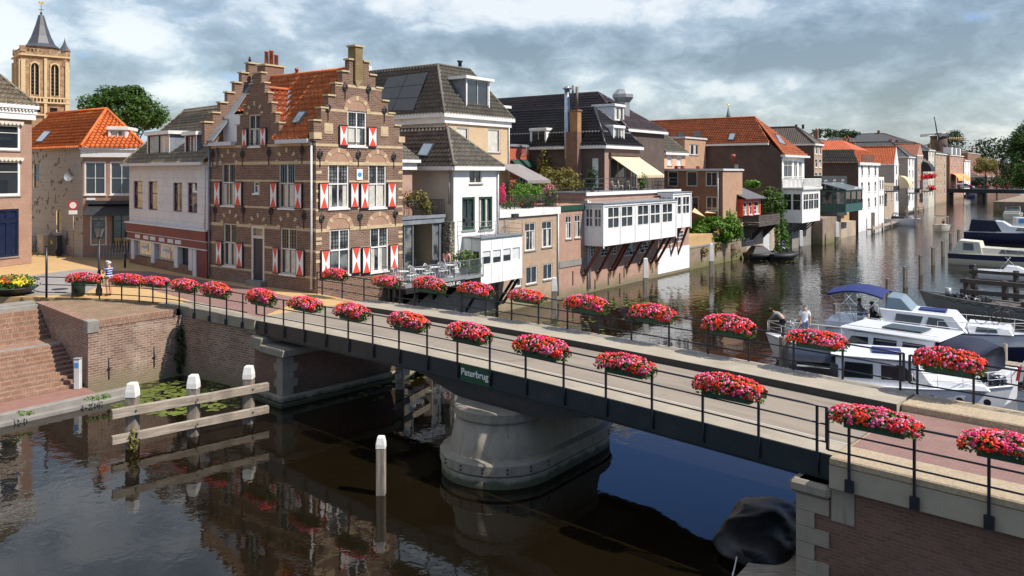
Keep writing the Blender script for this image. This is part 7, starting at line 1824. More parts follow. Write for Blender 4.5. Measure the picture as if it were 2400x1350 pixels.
mb = MB(); rail(mb, [(b0_ - .1, 0, zt_ + .2), (b0_ - .1, by_ - .1, zt_ + .2), (b1_ + .1, by_ - .1, zt_ + .2)], 1.05, 2.4, .16, r=.05, rb=.035); mb.build('balcony_railing', 'white_paint', t)
mb = MB()
for k in range(5): x = b0_ + .4 + 1.6 * k; mb.prism([(x, by_ + .2, zb_), (x, by_ + .4, zb_), (x, 0, zb_ - 1.9), (x, 0, zb_ - 2.1)], (.12, 0, 0))
mb.build('strut', 'black_iron', t)
t = building('brick_block', 'square brown brick extension with twin white window beside the orange roof', lx(1605, 10), 73.3, 10, 14, 5, zat(70, 10, 326), 'brick_brown_sunlit', fw=[(1616, 338, 1637, 363, 'casement')], flat='zinc_white')
t = thing('quay_buttress', 'tall dark stone buttress wall under the white bay and green porch', 'wall', RF, (83, -1.5, 0)); mb = MB(); mb.box(75, 83, -.8, .3, -.5, 3.3, 1); mb.box(83.2, 92, -2.2, .3, -.5, zat(86, -2, 510), 0); mb.box(92.2, 104, -1.2, .3, -.5, zat(98, -2, 522), 2); mb.build('wall', ['brick_quay_far', 'grey_stone', 'plaster_tan'], t)
# green glass porch
gy = ly(1982, 90.2); q0, q1 = 90.2, lx(2021, gy); gz0, gz1 = zat(q0, gy, 498), zat(q0, gy, 446)
t = thing('glass_porch', 'dark green glazed porch hanging over the water', 'conservatory', RF, (q0, gy, gz0))
mb = MB(); h_ = gz1 - gz0
fw_ = [(q0 + (q1 - q0) * (k / 3) + .12, q0 + (q1 - q0) * ((k + 1) / 3) - .12, gz0 + h_ * .35, gz1 - .2) for k in range(3)]; sw_ = [(gy + .1, gy / 2 - .06, gz0 + h_ * .35, gz1 - .2), (gy / 2 + .06, -.1, gz0 + h_ * .35, gz1 - .2)]
wallface(mb, 'x', gy, [(q0, q1, gz0, gz1)], fw_, .06); wallface(mb, 'y', q0, [(gy, 0, gz0, gz1)], sw_, .06); wallface(mb, 'Y', q1, [(gy, 0, gz0, gz1)]); mb.poly([(q0, gy, gz0), (q1, gy, gz0), (q1, 0, gz0), (q0, 0, gz0)]); mb.build('wall', 'teal_green', t)
for r in fw_: win(t, 'x', gy, *r, dict(ST['bay1'], frame='teal_green'), .02)
for r in sw_: win(t, 'y', q0, *r, dict(ST['bay1'], frame='teal_green', glass='glass_lite'), .02)
mb = MB(); mb.prism([(q0 - .2, gy - .2, gz1), (q1 + .2, gy - .2, gz1), (q1 + .2, 0, gz1 + .9), (q0 - .2, 0, gz1 + .9)], (0, 0, .12)); mb.build('roof', 'glass_roof', t)
# houses further up, generic
def far(name, label, c, e, y0, ye, yr, wall, side, rf, dep=16, cols=2, rows=3, base=0.0, inset=.5, near=False, gable=False, zb=-.5, stl='tall', top=None, sidewin=0):
    x0, x1 = lx(c, y0), lx(e, y0); ze = zat(x0, y0, ye); w_ = x1 - x0; fwn = []
    t = thing(name, label, 'house', RF, (x0, y0, 0))
    H = []; zlo = max(base, 1.2)
    for i in range(cols):
        for j in range(rows):
            a = x0 + w_ * (i + .5) / cols; hw_ = min(.62, w_ / cols * .32); z = zlo + (ze - zlo) * (j + .5) / rows; hz = (ze - zlo) / rows * .32
            H.append((a - hw_, a + hw_, z - hz, z + hz))
    SH_ = []
    for j in range(sidewin): SH_.append((y0 + 2 + 3 * j, y0 + 3.1 + 3 * j, ze - 2.4, ze - .8))
    walls(t, wall, side, x0, x1, y0, y0 + dep, zb, ze, H, SH_)
    for r in H: win(t, 'x', y0, *r, stl, .04)
    for r in SH_: win(t, 'y', x0, *r, 'single', .04)
    if rf:
        xr = (x0 + x1) / 2; yi = y0 + (0 if gable else w_ * inset); zr = zat(xr, yi, yr)
        roof(t, rf, x0, x1, y0, y0 + dep, ze, xr, xr, yi, y0 + dep, zr, near=near, ov=.2)
        m = MB(); cy = y0 + dep * R.uniform(.3, .7); m.box(xr - .7, xr + .1, cy, cy + 1.0, zr - 1.5, zr + 1.0); o = m.build('chimney', 'brick_brown', t); m = MB(); m.lathe((xr - .3, cy + .5, zr + 1.0), [(.2, 0), (.16, .5)], 6); m.build('chimney_pot', 'terracotta', o)
        if gable:
            m = MB(); m.prism([(x0 + .02, y0 - .003, ze), (x1 - .02, y0 - .003, ze), (xr, y0 - .003, zr - .1)], (0, .2, 0)); m.build('gable', wall, t)
    return t, x0, x1, ze
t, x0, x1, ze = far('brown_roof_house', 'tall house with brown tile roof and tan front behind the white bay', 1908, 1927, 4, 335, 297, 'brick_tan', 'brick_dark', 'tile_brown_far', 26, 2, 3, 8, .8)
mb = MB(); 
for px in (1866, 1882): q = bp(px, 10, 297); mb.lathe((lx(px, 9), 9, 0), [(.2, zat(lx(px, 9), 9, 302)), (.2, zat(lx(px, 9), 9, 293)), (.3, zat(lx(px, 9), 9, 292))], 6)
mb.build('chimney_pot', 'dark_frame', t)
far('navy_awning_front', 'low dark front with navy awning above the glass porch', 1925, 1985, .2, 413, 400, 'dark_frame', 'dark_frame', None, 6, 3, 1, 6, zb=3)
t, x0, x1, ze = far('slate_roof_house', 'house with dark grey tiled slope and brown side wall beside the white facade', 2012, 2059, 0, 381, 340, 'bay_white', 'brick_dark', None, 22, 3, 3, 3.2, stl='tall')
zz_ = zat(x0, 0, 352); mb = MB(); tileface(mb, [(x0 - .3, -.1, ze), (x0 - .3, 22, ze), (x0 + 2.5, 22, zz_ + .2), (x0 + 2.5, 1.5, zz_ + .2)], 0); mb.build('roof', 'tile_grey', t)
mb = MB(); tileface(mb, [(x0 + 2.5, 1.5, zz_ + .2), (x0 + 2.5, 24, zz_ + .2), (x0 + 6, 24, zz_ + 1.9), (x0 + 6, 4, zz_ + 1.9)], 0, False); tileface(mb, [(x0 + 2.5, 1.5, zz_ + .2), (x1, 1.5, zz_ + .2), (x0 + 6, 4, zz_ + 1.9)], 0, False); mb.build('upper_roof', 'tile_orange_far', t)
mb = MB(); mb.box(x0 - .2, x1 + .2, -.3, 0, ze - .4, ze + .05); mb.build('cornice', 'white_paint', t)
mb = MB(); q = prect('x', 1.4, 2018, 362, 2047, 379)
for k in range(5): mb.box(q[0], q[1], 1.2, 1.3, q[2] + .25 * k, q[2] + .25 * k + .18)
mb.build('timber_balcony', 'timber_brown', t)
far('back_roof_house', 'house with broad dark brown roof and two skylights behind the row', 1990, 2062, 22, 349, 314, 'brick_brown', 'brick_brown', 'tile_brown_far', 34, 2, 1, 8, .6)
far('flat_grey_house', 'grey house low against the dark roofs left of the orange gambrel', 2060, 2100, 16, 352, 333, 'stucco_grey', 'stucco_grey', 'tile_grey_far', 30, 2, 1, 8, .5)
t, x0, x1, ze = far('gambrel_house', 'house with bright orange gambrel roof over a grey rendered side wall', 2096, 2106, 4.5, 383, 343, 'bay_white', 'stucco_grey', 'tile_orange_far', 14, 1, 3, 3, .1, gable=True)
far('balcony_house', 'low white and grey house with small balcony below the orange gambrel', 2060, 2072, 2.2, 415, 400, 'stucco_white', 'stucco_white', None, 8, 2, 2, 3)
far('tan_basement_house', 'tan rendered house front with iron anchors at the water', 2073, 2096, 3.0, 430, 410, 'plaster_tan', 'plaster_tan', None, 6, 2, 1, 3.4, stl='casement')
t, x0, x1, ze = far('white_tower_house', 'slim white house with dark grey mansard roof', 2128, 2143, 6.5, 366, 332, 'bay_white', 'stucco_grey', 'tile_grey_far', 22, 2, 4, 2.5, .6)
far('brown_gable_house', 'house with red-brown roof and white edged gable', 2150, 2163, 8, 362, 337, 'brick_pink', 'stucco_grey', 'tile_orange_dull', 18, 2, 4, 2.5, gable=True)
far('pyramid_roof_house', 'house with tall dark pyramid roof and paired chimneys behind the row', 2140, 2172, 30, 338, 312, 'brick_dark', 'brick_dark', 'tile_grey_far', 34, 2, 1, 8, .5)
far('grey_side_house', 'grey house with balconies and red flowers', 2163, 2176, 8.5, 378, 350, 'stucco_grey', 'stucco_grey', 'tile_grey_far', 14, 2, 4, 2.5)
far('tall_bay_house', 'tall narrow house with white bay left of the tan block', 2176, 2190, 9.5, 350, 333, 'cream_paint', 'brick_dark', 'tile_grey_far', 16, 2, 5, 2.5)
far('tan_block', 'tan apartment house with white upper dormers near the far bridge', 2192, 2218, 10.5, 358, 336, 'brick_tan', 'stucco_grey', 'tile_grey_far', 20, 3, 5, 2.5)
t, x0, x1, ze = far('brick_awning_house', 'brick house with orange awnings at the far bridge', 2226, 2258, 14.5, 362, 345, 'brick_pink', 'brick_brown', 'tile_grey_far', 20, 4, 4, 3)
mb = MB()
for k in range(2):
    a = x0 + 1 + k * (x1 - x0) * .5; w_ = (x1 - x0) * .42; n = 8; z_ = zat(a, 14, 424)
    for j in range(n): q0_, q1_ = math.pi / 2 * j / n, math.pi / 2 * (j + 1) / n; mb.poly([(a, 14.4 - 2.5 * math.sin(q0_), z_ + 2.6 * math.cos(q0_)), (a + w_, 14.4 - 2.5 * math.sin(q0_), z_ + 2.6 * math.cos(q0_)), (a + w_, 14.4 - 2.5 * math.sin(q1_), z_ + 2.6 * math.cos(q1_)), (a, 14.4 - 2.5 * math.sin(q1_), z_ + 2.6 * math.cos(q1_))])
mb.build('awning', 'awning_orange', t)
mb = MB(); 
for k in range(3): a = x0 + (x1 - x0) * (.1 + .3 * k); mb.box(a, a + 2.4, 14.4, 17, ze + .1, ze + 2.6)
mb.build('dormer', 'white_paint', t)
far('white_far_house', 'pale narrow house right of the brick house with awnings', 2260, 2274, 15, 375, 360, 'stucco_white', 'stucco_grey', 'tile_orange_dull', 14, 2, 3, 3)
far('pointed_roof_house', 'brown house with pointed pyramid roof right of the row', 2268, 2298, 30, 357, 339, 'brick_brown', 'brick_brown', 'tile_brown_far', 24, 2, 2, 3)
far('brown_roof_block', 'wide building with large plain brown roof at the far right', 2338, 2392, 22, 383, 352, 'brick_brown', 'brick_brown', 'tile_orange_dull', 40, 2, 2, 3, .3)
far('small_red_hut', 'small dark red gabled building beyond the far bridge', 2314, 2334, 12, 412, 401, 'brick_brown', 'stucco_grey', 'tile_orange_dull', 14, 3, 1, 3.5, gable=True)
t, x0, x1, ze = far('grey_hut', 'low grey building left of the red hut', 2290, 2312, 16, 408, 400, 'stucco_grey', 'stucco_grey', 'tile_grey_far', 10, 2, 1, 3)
# dome awnings and balconies on the far row
for nm, lb, px, y0, py, w_, m_ in (('dome_awning', 'black dome awning over a balcony with red flowers', 2166, 7.8, 402, 5.5, 'awning_black'), ('dome_awning', 'cream dome awning beside the white tower house', 2110, 4.5, 440, 4.2, 'awning_cream')):
    x = lx(px, y0); z = zat(x, y0, py); mb = MB(); n = 8
    for j in range(n): a_, b_ = math.pi / 2 * j / n, math.pi / 2 * (j + 1) / n; mb.poly([(x - w_ / 2, y0 - 2.2 * math.sin(a_), z + 2.6 * math.cos(a_)), (x + w_ / 2, y0 - 2.2 * math.sin(a_), z + 2.6 * math.cos(a_)), (x + w_ / 2, y0 - 2.2 * math.sin(b_), z + 2.6 * math.cos(b_)), (x - w_ / 2, y0 - 2.2 * math.sin(b_), z + 2.6 * math.cos(b_))])
    for s_ in (-1, 1): mb.poly([(x + s_ * w_ / 2, y0, z)] + [(x + s_ * w_ / 2, y0 - 2.2 * math.sin(math.pi / 2 * j / n), z + 2.6 * math.cos(math.pi / 2 * j / n)) for j in range(n + 1)])
    tag(mb.build(nm, m_, None, RF, (x, y0, z)), lb, 'awning')
for i, (px, y0, py, w_, m_) in enumerate(((2078, 2.6, 448, 5, 'black_iron'), (2130, 6, 452, 6, 'black_iron'), (2165, 7.6, 418, 5, 'black_iron'), (2165, 7.6, 448, 6, 'timber_dark'))):
    x = lx(px, y0); z = zat(x, y0 - 1.5, py); tt_ = thing('balcony', ('black balcony under the orange gambrel house', 'black balcony at the foot of the white tower house', 'balcony with red flowers under the black dome', 'dark planter balcony low over the water')[i], 'balcony', RF, (x, y0, z)); b = MB(); b.box(x - w_ / 2, x + w_ / 2, y0 - 1.8, y0, z - .15, z); b.build('deck', m_, tt_); b = MB(); rail(b, [(x - w_ / 2, y0, z), (x - w_ / 2, y0 - 1.75, z), (x + w_ / 2, y0 - 1.75, z)], 1.0, 2, .25, r=.04, rb=.02); b.build('railing', m_, tt_)
for i, (px, y0, py) in enumerate(((2170, 5.8, 414), (2184, 5.8, 412), (2183, 5.8, 440))): bush('balcony_flowers', ('red flowers on the upper far balcony', 'red flower ball right of the black dome', 'red flowers on the lower far balcony')[i], RF, bp(px, y0, py), (1.3, .6, .7), 160, .16, 'petal_red')
# steeple and windmill
d = 300; t = thing('steeple', 'thin distant church steeple above the orange roof', 'steeple', WF, ((1707 - 1200) / F * d, d, 0)); mb = MB(); z = CH + (HY - 276) * d / F; mb.lathe(((1707 - 1200) / F * d, d, 0), [(1.0, z), (.75, z + .8), (.1, CH + (HY - 252) * d / F)], 8); mb.build('spire', 'steeple_green', t); mb = MB(); x = (1707 - 1200) / F * d; mb.tube([(x, d, z + 3), (x, d, CH + (HY - 243) * d / F)], .12, 5); mb.box(x - .5, x + .5, d - .05, d + .05, CH + (HY - 247) * d / F, CH + (HY - 246) * d / F + .1); mb.build('cross', 'gold', t); mb = MB(); mb.box(x - 1, x + 1, d - 1, d + 1, 0, z); mb.build('tower', 'brick_dark', t)
d = 420; x = (2200 - 1200) / F * d; Zm = lambda py: CH + (HY - py) * d / F
t = thing('windmill', 'distant windmill with dark cap and one upright sail above the roofs', 'windmill', WF, (x, d, 0))
mb = MB(); mb.lathe((x, d, 0), [(6, 0), (4, Zm(330)), (3.7, Zm(324))], 12); mb.build('tower', 'brick_dark', t)
mb = MB(); mb.lathe((x, d, 0), [(4.0, Zm(324)), (4.1, Zm(320)), (3.4, Zm(315)), (1.5, Zm(312))], 12); mb.build('cap', 'black_iron', t)
hub = Vector((x - 3, d - 4.5, Zm(318))); 
for i, (px, py) in enumerate(((2190, 275), (2157, 321), (2222, 311), (2196, 360))):
    e_ = Vector(((px - 1200) / F * (d - 4.5), d - 4.5, Zm(py))); b = MB(); b.tube([hub, e_], .3, 4); dd = (e_ - hub).normalized(); s_ = Vector((dd.z, 0, -dd.x))
    if i in (1, 2): b.prism([hub.lerp(e_, .15), e_, e_ + s_ * 1.1, hub.lerp(e_, .15) + s_ * 1.1], (0, .1, 0))
    b.build('sail', 'black_iron' if i in (0, 3) else 'zinc', t)
mb = MB()
for k in range(6): mb.tube([(x + 3 + k * 1.1, d - 5, Zm(330)), (x + 3 + k * 1.1, d - 5, Zm(322))], .2, 4)
mb.tube([(x + 2, d - 5, Zm(326)), (x + 10, d - 5, Zm(324))], .2, 4); mb.build('gallery', 'sandstone', t)
# far bridge and van
fbx = 285; d0 = RF.w(fbx, 16).y
t = thing('far_bridge', 'dark low bridge crossing the canal in the distance', 'bridge', RF, (fbx, 5, 0))
z_ = zat(fbx, 5, 443.5); mb = MB(); mb.box(fbx, fbx + 9, -9, 17, z_ - 1.3, z_); mb.build('deck', 'navy_steel', t)
mb = MB(); mb.box(fbx + .5, fbx + 8.5, 3.6, 5.2, -1, z_ - 1.31); mb.box(fbx - .5, fbx + 9.5, 13.5, 17, -1, z_ - 1.31); mb.box(fbx - 1, fbx + 9.5, -14, -8.5, -1, z_ - 1.31); mb.build('pier', 'brick_dark', t)
mb = MB(); rail(mb, [(fbx + .1, -9, z_), (fbx + .1, 17, z_)], 1.1, 2.5, 0, mid=(.5,), r=.04); mb.build('railing', 'black_iron', t)
for i, px in enumerate((2233, 2247, 2275, 2296, 2315, 2337, 2362, 2385)): y = ly(px, fbx); bush('bridge_flowers', ('first', 'second', 'third', 'fourth', 'fifth', 'sixth', 'seventh', 'eighth')[i] + ' flower box from the left on the far bridge', RF, (fbx, y, z_ + 1.1), (.5, 1.0, .45), 90, .14, 'petal_dull', 'flower box')
yv = ly(2262, fbx + 2.5); xv = fbx + 3; t = thing('white_van', 'small white van crossing the far bridge', 'van', RF, (xv, yv, z_))
def vanp(y, z): return (xv - .85, yv + y, z_ + z)
mb = MB(); mb.prism([vanp(*q) for q in ((2.7, .35), (2.7, 1.0), (2.6, 1.95), (.0, 2.0), (-.9, 1.75), (-1.6, 1.15), (-2.6, .95), (-2.75, .4))], (1.7, 0, 0)); mb.build('body', 'hull_white', t, bevel=.08)
mb = MB(); mb.poly([(xv - .86, yv + .3, z_ + 1.15), (xv - .86, yv - 1.3, z_ + 1.15), (xv - .86, yv - .85, z_ + 1.65), (xv - .86, yv + .3, z_ + 1.75)]); mb.build('side_window', 'glass', t)
for y_ in (1.8, -1.8):
    b = MB(); b.prism([(xv - .9, yv + y_ + .35 * math.cos(6.283 * j / 14), z_ + .35 + .35 * math.sin(6.283 * j / 14)) for j in range(14)], (.25, 0, 0)); b.build('wheel', 'rubber', t)
# background trees
def pt(px, d, py): return ((px - 1200) / F * d, d, CH + (HY - py) * d / F)
tree('broadleaf_tree', 'dark green tree filling the right edge above the far bank', pt(2408, 190, 368), (4.4, 4, 7.5), 2.6, 9000, .26)
tree('broadleaf_tree', 'lower part of dark trees at the right edge by the far bridge', pt(2412, 180, 410), (3.4, 3, 3.2), 2.6, 3500, .26)
tree('broadleaf_tree', 'round yellow-green tree beyond the far bridge', pt(2310, 330, 388), (5.0, 4, 3.4), 2.6, 3000, .3, 'leaf_olive')
tree('conifer', 'dark narrow conifer beyond the far bridge', pt(2351, 300, 392), (1.6, 1.6, 4.8), 2.6, 1500, .25, 'leaf_dark', 'conifer')
tree('conifer', 'second shorter conifer beyond the far bridge', pt(2361, 302, 398), (1.8, 1.8, 3.8), 2.6, 1300, .25, 'leaf_dark', 'conifer')
tree('broadleaf_tree', 'dark tree behind the windmill', pt(2238, 430, 332), (6, 5, 6), 2.6, 2500, .4, 'leaf_dark')
mb = MB()
for px in range(1900, 2400, 22):
    p = pt(px, 620, 352 + 12 * noise.noise(Vector((px * .013, 0, 0))) if px > 2290 else 378); leaves(mb, 260, p, (9, 6, 9), 1.1, shell=.4)
tag(mb.build('treeline', 'leaf_dark', None, WF, (400, 620, 0)), 'low line of distant trees on the horizon', 'trees', kind='stuff')
mb = MB(); leaves(mb, 500, pt(1935, 260, 312), (5, 3, 1.6), .4); leaves(mb, 500, pt(1985, 262, 313), (4, 3, 1.4), .4)
tag(mb.build('tree_tops', 'leaf_dark', None, WF, pt(1950, 260, 312)), 'dark tree tops showing just above the brown roofs', 'trees', kind='stuff')
tree('hedge_tree', 'low dark bushes right behind the far bridge', pt(2330, 330, 428), (11, 3, 2.6), 1.5, 3000, .3, 'leaf_dark', 'bushes', trunk=.1)
tree('hedge_tree', 'dark bushes at the right end of the far bridge', pt(2385, 310, 425), (8, 3, 3.4), 1.5, 2500, .3, 'leaf_tree', 'bushes', trunk=.1)
# far jetties
for i, (a, b_, y0, z_) in enumerate((((2045, 548), (2108, 527), .6, .55), ((2128, 502), (2165, 494), .4, .5))):
    p, q = at(*a, 0), at(*b_, 0); dd = (q - p).normalized(); nn = Vector((-dd.y, dd.x, 0)) * .9
    t = thing('small_jetty', ('low timber jetty beside the white motor boat', 'farther timber jetty by the row of houses')[i], 'jetty', WF, tuple(p)); mb = MB(); mb.prism([p + Vector((0, 0, z_)), q + Vector((0, 0, z_)), q + nn + Vector((0, 0, z_)), p + nn + Vector((0, 0, z_))], (0, 0, .15)); mb.build('deck', 'timber_grey', t)
    for k in range(4): s = p.lerp(q, k / 3); mb = MB(); mb.tube([s + Vector((0, 0, -1)), s + Vector((0, 0, 1.3))], .16, 6); mb.build('pile', 'timber_post', t)
# ================================================================= boats
def boat(name, label, x, y, head, L, B, h0, h1, hm, dk='hull_white', cat='motor boat', stern=.86, full=2.4):
    """x, y: stern centre on the water; head: direction of the bow in degrees"""
    fr = Frame((x, y), head); t = thing(name, label, cat, fr, (0, 0, 0)); n = 16; m = MB(); secs = []
    prof = lambda u: (B / 2) * (stern + (1 - stern) * min(1, u * 3)) * (1 - max(0, (u - .45) / .55) ** full)
    sh = lambda u: h0 + (h1 - h0) * u ** 1.8
    for i in range(n + 1):
        u = i / n; b = max(prof(u), .02); z = sh(u); rk = (h1 * .55) * u ** 4; xx = u * L
        secs.append([(xx - rk * 1.2, 0, -.45), (xx - rk, .75 * b, -.2), (xx - rk * .7, .9 * b, .12), (xx - rk * .3, .96 * b, z * .55), (xx, b, z)])
    for s in (1, -1):
        k = len(m.v); m.v += [Vector((p[0], p[1] * s, p[2])) for c in secs for p in c]
        for i in range(n):
            for j in range(4): m.f.append([k + i * 5 + j, k + i * 5 + j + 1, k + (i + 1) * 5 + j + 1, k + (i + 1) * 5 + j]); m.m.append(0 if j < 2 else (1 if j == 2 else 2)); m.sm.append(True)
        m.add([secs[0][j] if s == 1 else (secs[0][j][0], -secs[0][j][1], secs[0][j][2]) for j in range(5)] + [(0, 0, h0)], [(0, 1, 2, 3, 4, 5)], 2)
    m.build('hull', hm, t)
    m = MB(); row = [(secs[i][4][0], secs[i][4][1] * .97, secs[i][4][2] - .06) for i in range(n + 1)]
    m.add(row + [(p[0], -p[1], p[2]) for p in row], [(i, i + 1, n + 2 + i, n + 1 + i) for i in range(n)]); m.build('deck', dk, t)
    m = MB(); 
    for s in (1, -1): m.tube([(secs[i][4][0], secs[i][4][1] * s, secs[i][4][2]) for i in range(n + 1)], .04, 5)
    m.build('rubbing_strake', hm[1], t)
    t_ = (t, fr, prof, sh)
    return t_
def block(par, nm, mat_, pts, w0, w1, both=True, mb=None, off=0.0, thick=None):
    zs = [p[1] for p in pts]; za, zb_ = min(zs), max(zs); W = lambda z: (w0 + (w1 - w0) * (z - za) / max(zb_ - za, .01)) + off
    m = MB(); n = len(pts); m.add([(x, W(z), z) for x, z in pts] + [(x, -W(z), z) for x, z in pts], [list(range(n)), list(range(n, 2 * n))[::-1]] + [(i, n + i, n + (i + 1) % n, (i + 1) % n) for i in range(n)])
    return m.build(nm, mat_, par, bevel=.05), (za, zb_, w0, w1)
def wins(par, spec, rects, m_='glass', nm='window'):
    za, zb_, w0, w1 = spec; W = lambda z: w0 + (w1 - w0) * (z - za) / (zb_ - za)
    for pts in rects:
        for s in (1, -1):
            b = MB(); b.poly([(x, s * (W(z) + .014), z) for x, z in pts]); b.build(nm, m_, par)
def bars(par, nm, m_, lines, r=.018):
    b = MB()
    for l in lines: b.tube(l, r, 5)
    return b.build(nm, m_, par)
def pulpit(par, prof, sh, L, u0=.55, u1=.99, h=.6):
    n = 8; up = Vector((0, 0, h)); b = MB()
    for s in (1, -1):
        pts = [Vector((L * (u0 + (u1 - u0) * i / n), s * prof(u0 + (u1 - u0) * i / n) * .94, sh(u0 + (u1 - u0) * i / n))) for i in range(n + 1)]
        b.tube([p + up for p in pts], .018, 5); b.tube([p + up * .5 for p in pts], .01, 4)
        for p in pts[::2]: b.tube([p, p + up], .014, 4)
    b.build('handrail', 'mast', par)
# 1 cruiser with the blue bimini
p = at(1915, 795, 0); hd = -33
t, fr, pf, sh = boat('motor_cruiser', 'white and navy cabin cruiser with a bright blue bimini over its aft deck', p.x + .7, p.y - .2, hd, 10.2, 3.3, 1.2, 1.4, ['hull_navy', 'hull_navy', 'hull_white'])
o, sp_ = block(t, 'cabin', 'hull_white', [(3.2, 1.1), (7.0, 1.3), (6.3, 2.15), (2.7, 2.25)], 1.45, 1.15)
wins(o, sp_, [[(3.5, 1.3), (4.7, 1.35), (4.9, 2.0), (3.6, 2.05)], [(5.0, 1.4), (6.2, 1.45), (5.85, 1.95), (5.15, 2.0)]])
o2, sp2 = block(t, 'foredeck_cabin', 'hull_white', [(7.0, 1.3), (9.0, 1.35), (8.8, 1.7), (6.9, 1.75)], 1.1, .9); wins(o2, sp2, [[(7.3, 1.42), (8.3, 1.45), (8.2, 1.64), (7.35, 1.66)]])
block(t, 'bulwark', 'hull_white', [(0, .95), (3.3, 1.1), (2.9, 1.75), (2.4, 1.45), (.0, 1.4)], 1.53, 1.5)
b = MB(); n = 8; W_ = 1.5
rows = [[(.1 + 2.9 * i / 10, y_, 2.85 + .28 * math.sin(math.pi * i / 10) + .12 * (1 - (y_ / W_) ** 2)) for i in range(11)] for y_ in [-W_ + 2 * W_ * j / n for j in range(n + 1)]]
b.add([q for r_ in rows for q in r_], [(i * 11 + j, i * 11 + j + 1, (i + 1) * 11 + j + 1, (i + 1) * 11 + j) for i in range(n) for j in range(10)], 0, True)
for s in (-1, 1): b.tube([(.1 + 2.9 * i / 10, s * W_, 2.82 + .28 * math.sin(math.pi * i / 10)) for i in range(11)], .06, 5)
b.build('bimini', 'canvas_blue', t)
bars(t, 'bimini_frame', 'mast', [[(1.6, s * 1.48, 1.4), (x_, s * 1.48, 2.9)] for s in (-1, 1) for x_ in (.15, 1.0, 2.9)] + [[(.1, s * 1.48, 1.4), (1.5, s * 1.48, 3.05)] for s in (-1, 1)] + [[(0, s * 1.5, 1.9), (2.3, s * 1.5, 2.0)] for s in (-1, 1)] + [[(x_, 1.5, 1.4), (x_, 1.5, 1.9)] for x_ in (0, .8, 1.6, 2.3)] + [[(x_, -1.5, 1.4), (x_, -1.5, 1.9)] for x_ in (0, .8, 1.6, 2.3)])
block(t, 'windscreen', 'glass_sky', [(3.0, 2.25), (4.4, 2.2), (3.8, 2.85), (3.1, 2.9)], 1.1, .95)
b = MB(); b.box(4.6, 5.9, -.5, .5, 2.19, 2.27); b.build('hatch', 'canvas_blue', t); b = MB()
for x_ in (.7, 2.0): b.box(x_, x_ + .5, -1.67, -1.44, .45, .75)
b.build('fender', 'hull_white', t)
pulpit(t, pf, sh, 10.2)
try: lettering('boat_name', 'La Fuga II', t, 'gold', Vector((6.0, -1.50, 1.22)), rad(90), 0, .24, .004)
except Exception as e_: pass
bicycle('bicycle', 'dark bicycle lying on the foredeck of the navy and white cruiser', fr, (8.0, -.2, 1.75), .4)
bicycle('bicycle', 'second dark bicycle stacked on the foredeck of the navy and white cruiser', fr, (8.5, .35, 1.7), .9)
F1 = fr
# 2 hard-top cruiser, bow to the left
p = at(2345, 918, 0)
hd = 133
t, fr, pf, sh = boat('motor_cruiser', 'large white cruiser with hard top and dark blue aft canopy, bow towards the two men', 20.6, 33.7, hd, 11.0, 3.4, 1.2, 1.35, ['hull_navy', 'hull_white', 'hull_white'])
o, sp_ = block(t, 'cabin', 'hull_white', [(2.4, 1.1), (7.0, 1.2), (6.3, 2.35), (2.4, 2.4)], 1.45, 1.3)
wins(o, sp_, [[(2.7, 1.55), (3.7, 1.57), (3.7, 2.2), (2.75, 2.2)], [(3.95, 1.57), (5.0, 1.6), (4.95, 2.2), (3.95, 2.2)], [(5.2, 1.6), (6.3, 1.62), (5.95, 2.15), (5.2, 2.18)]])
b = MB(); b.box(2.1, 6.5, -1.42, 1.42, 2.41, 2.52); b.build('roof', 'hull_white', t, bevel=.05); b = MB(); b.box(3.2, 4.9, -.6, .6, 2.56, 2.61); b.build('solar_panel', 'solar', t)
bars(t, 'roof_rail', 'mast', [[(2.3, s * 1.25, 2.62), (6.2, s * 1.25, 2.6)] for s in (1, -1)])
rows = [[(.5 + 1.9 * i / 8, 1.5 * math.copysign(min(1, abs(math.cos(math.pi * j / 12)) ** .5), math.cos(math.pi * j / 12)), 1.2 + (1.0 + .25 * min(1, i / 3)) * (math.sin(math.pi * j / 12) ** .5)) for j in range(13)] for i in range(9)]
m = MB(); m.add([q for r_ in rows for q in r_], [(i * 13 + j, i * 13 + j + 1, (i + 1) * 13 + j + 1, (i + 1) * 13 + j) for i in range(8) for j in range(12)] + [list(range(13))], 0, True); m.build('aft_canopy', 'canvas_dark', t)
pulpit(t, pf, sh, 11.0, .6, .99, .65)
b = MB(); b.tube([(-.1, 0, 1.1), (-.7, 0, 2.0)], .02, 5); b.build('flagstaff', 'mast', t); b = MB()
for i_, m_ in enumerate(('signal_red', 'stucco_white', 'flag_blue')): b.prism([(-.3 - .13 * i_, .02, 1.0 - 0), (-.43 - .13 * i_, .02, 1.05), (-.53 - .13 * i_, .02, 1.65), (-.4 - .13 * i_, .02, 1.6)], (0, .02, 0), i_)
b.build('flag', ['signal_red', 'stucco_white', 'flag_blue'], t)
F2, PF2 = fr, (pf, sh)
bicycle('bicycle', 'bicycle stowed on the bow of the white cruiser beside the two men', fr, (9.3, .2, 1.3), 1.3, 'steel')
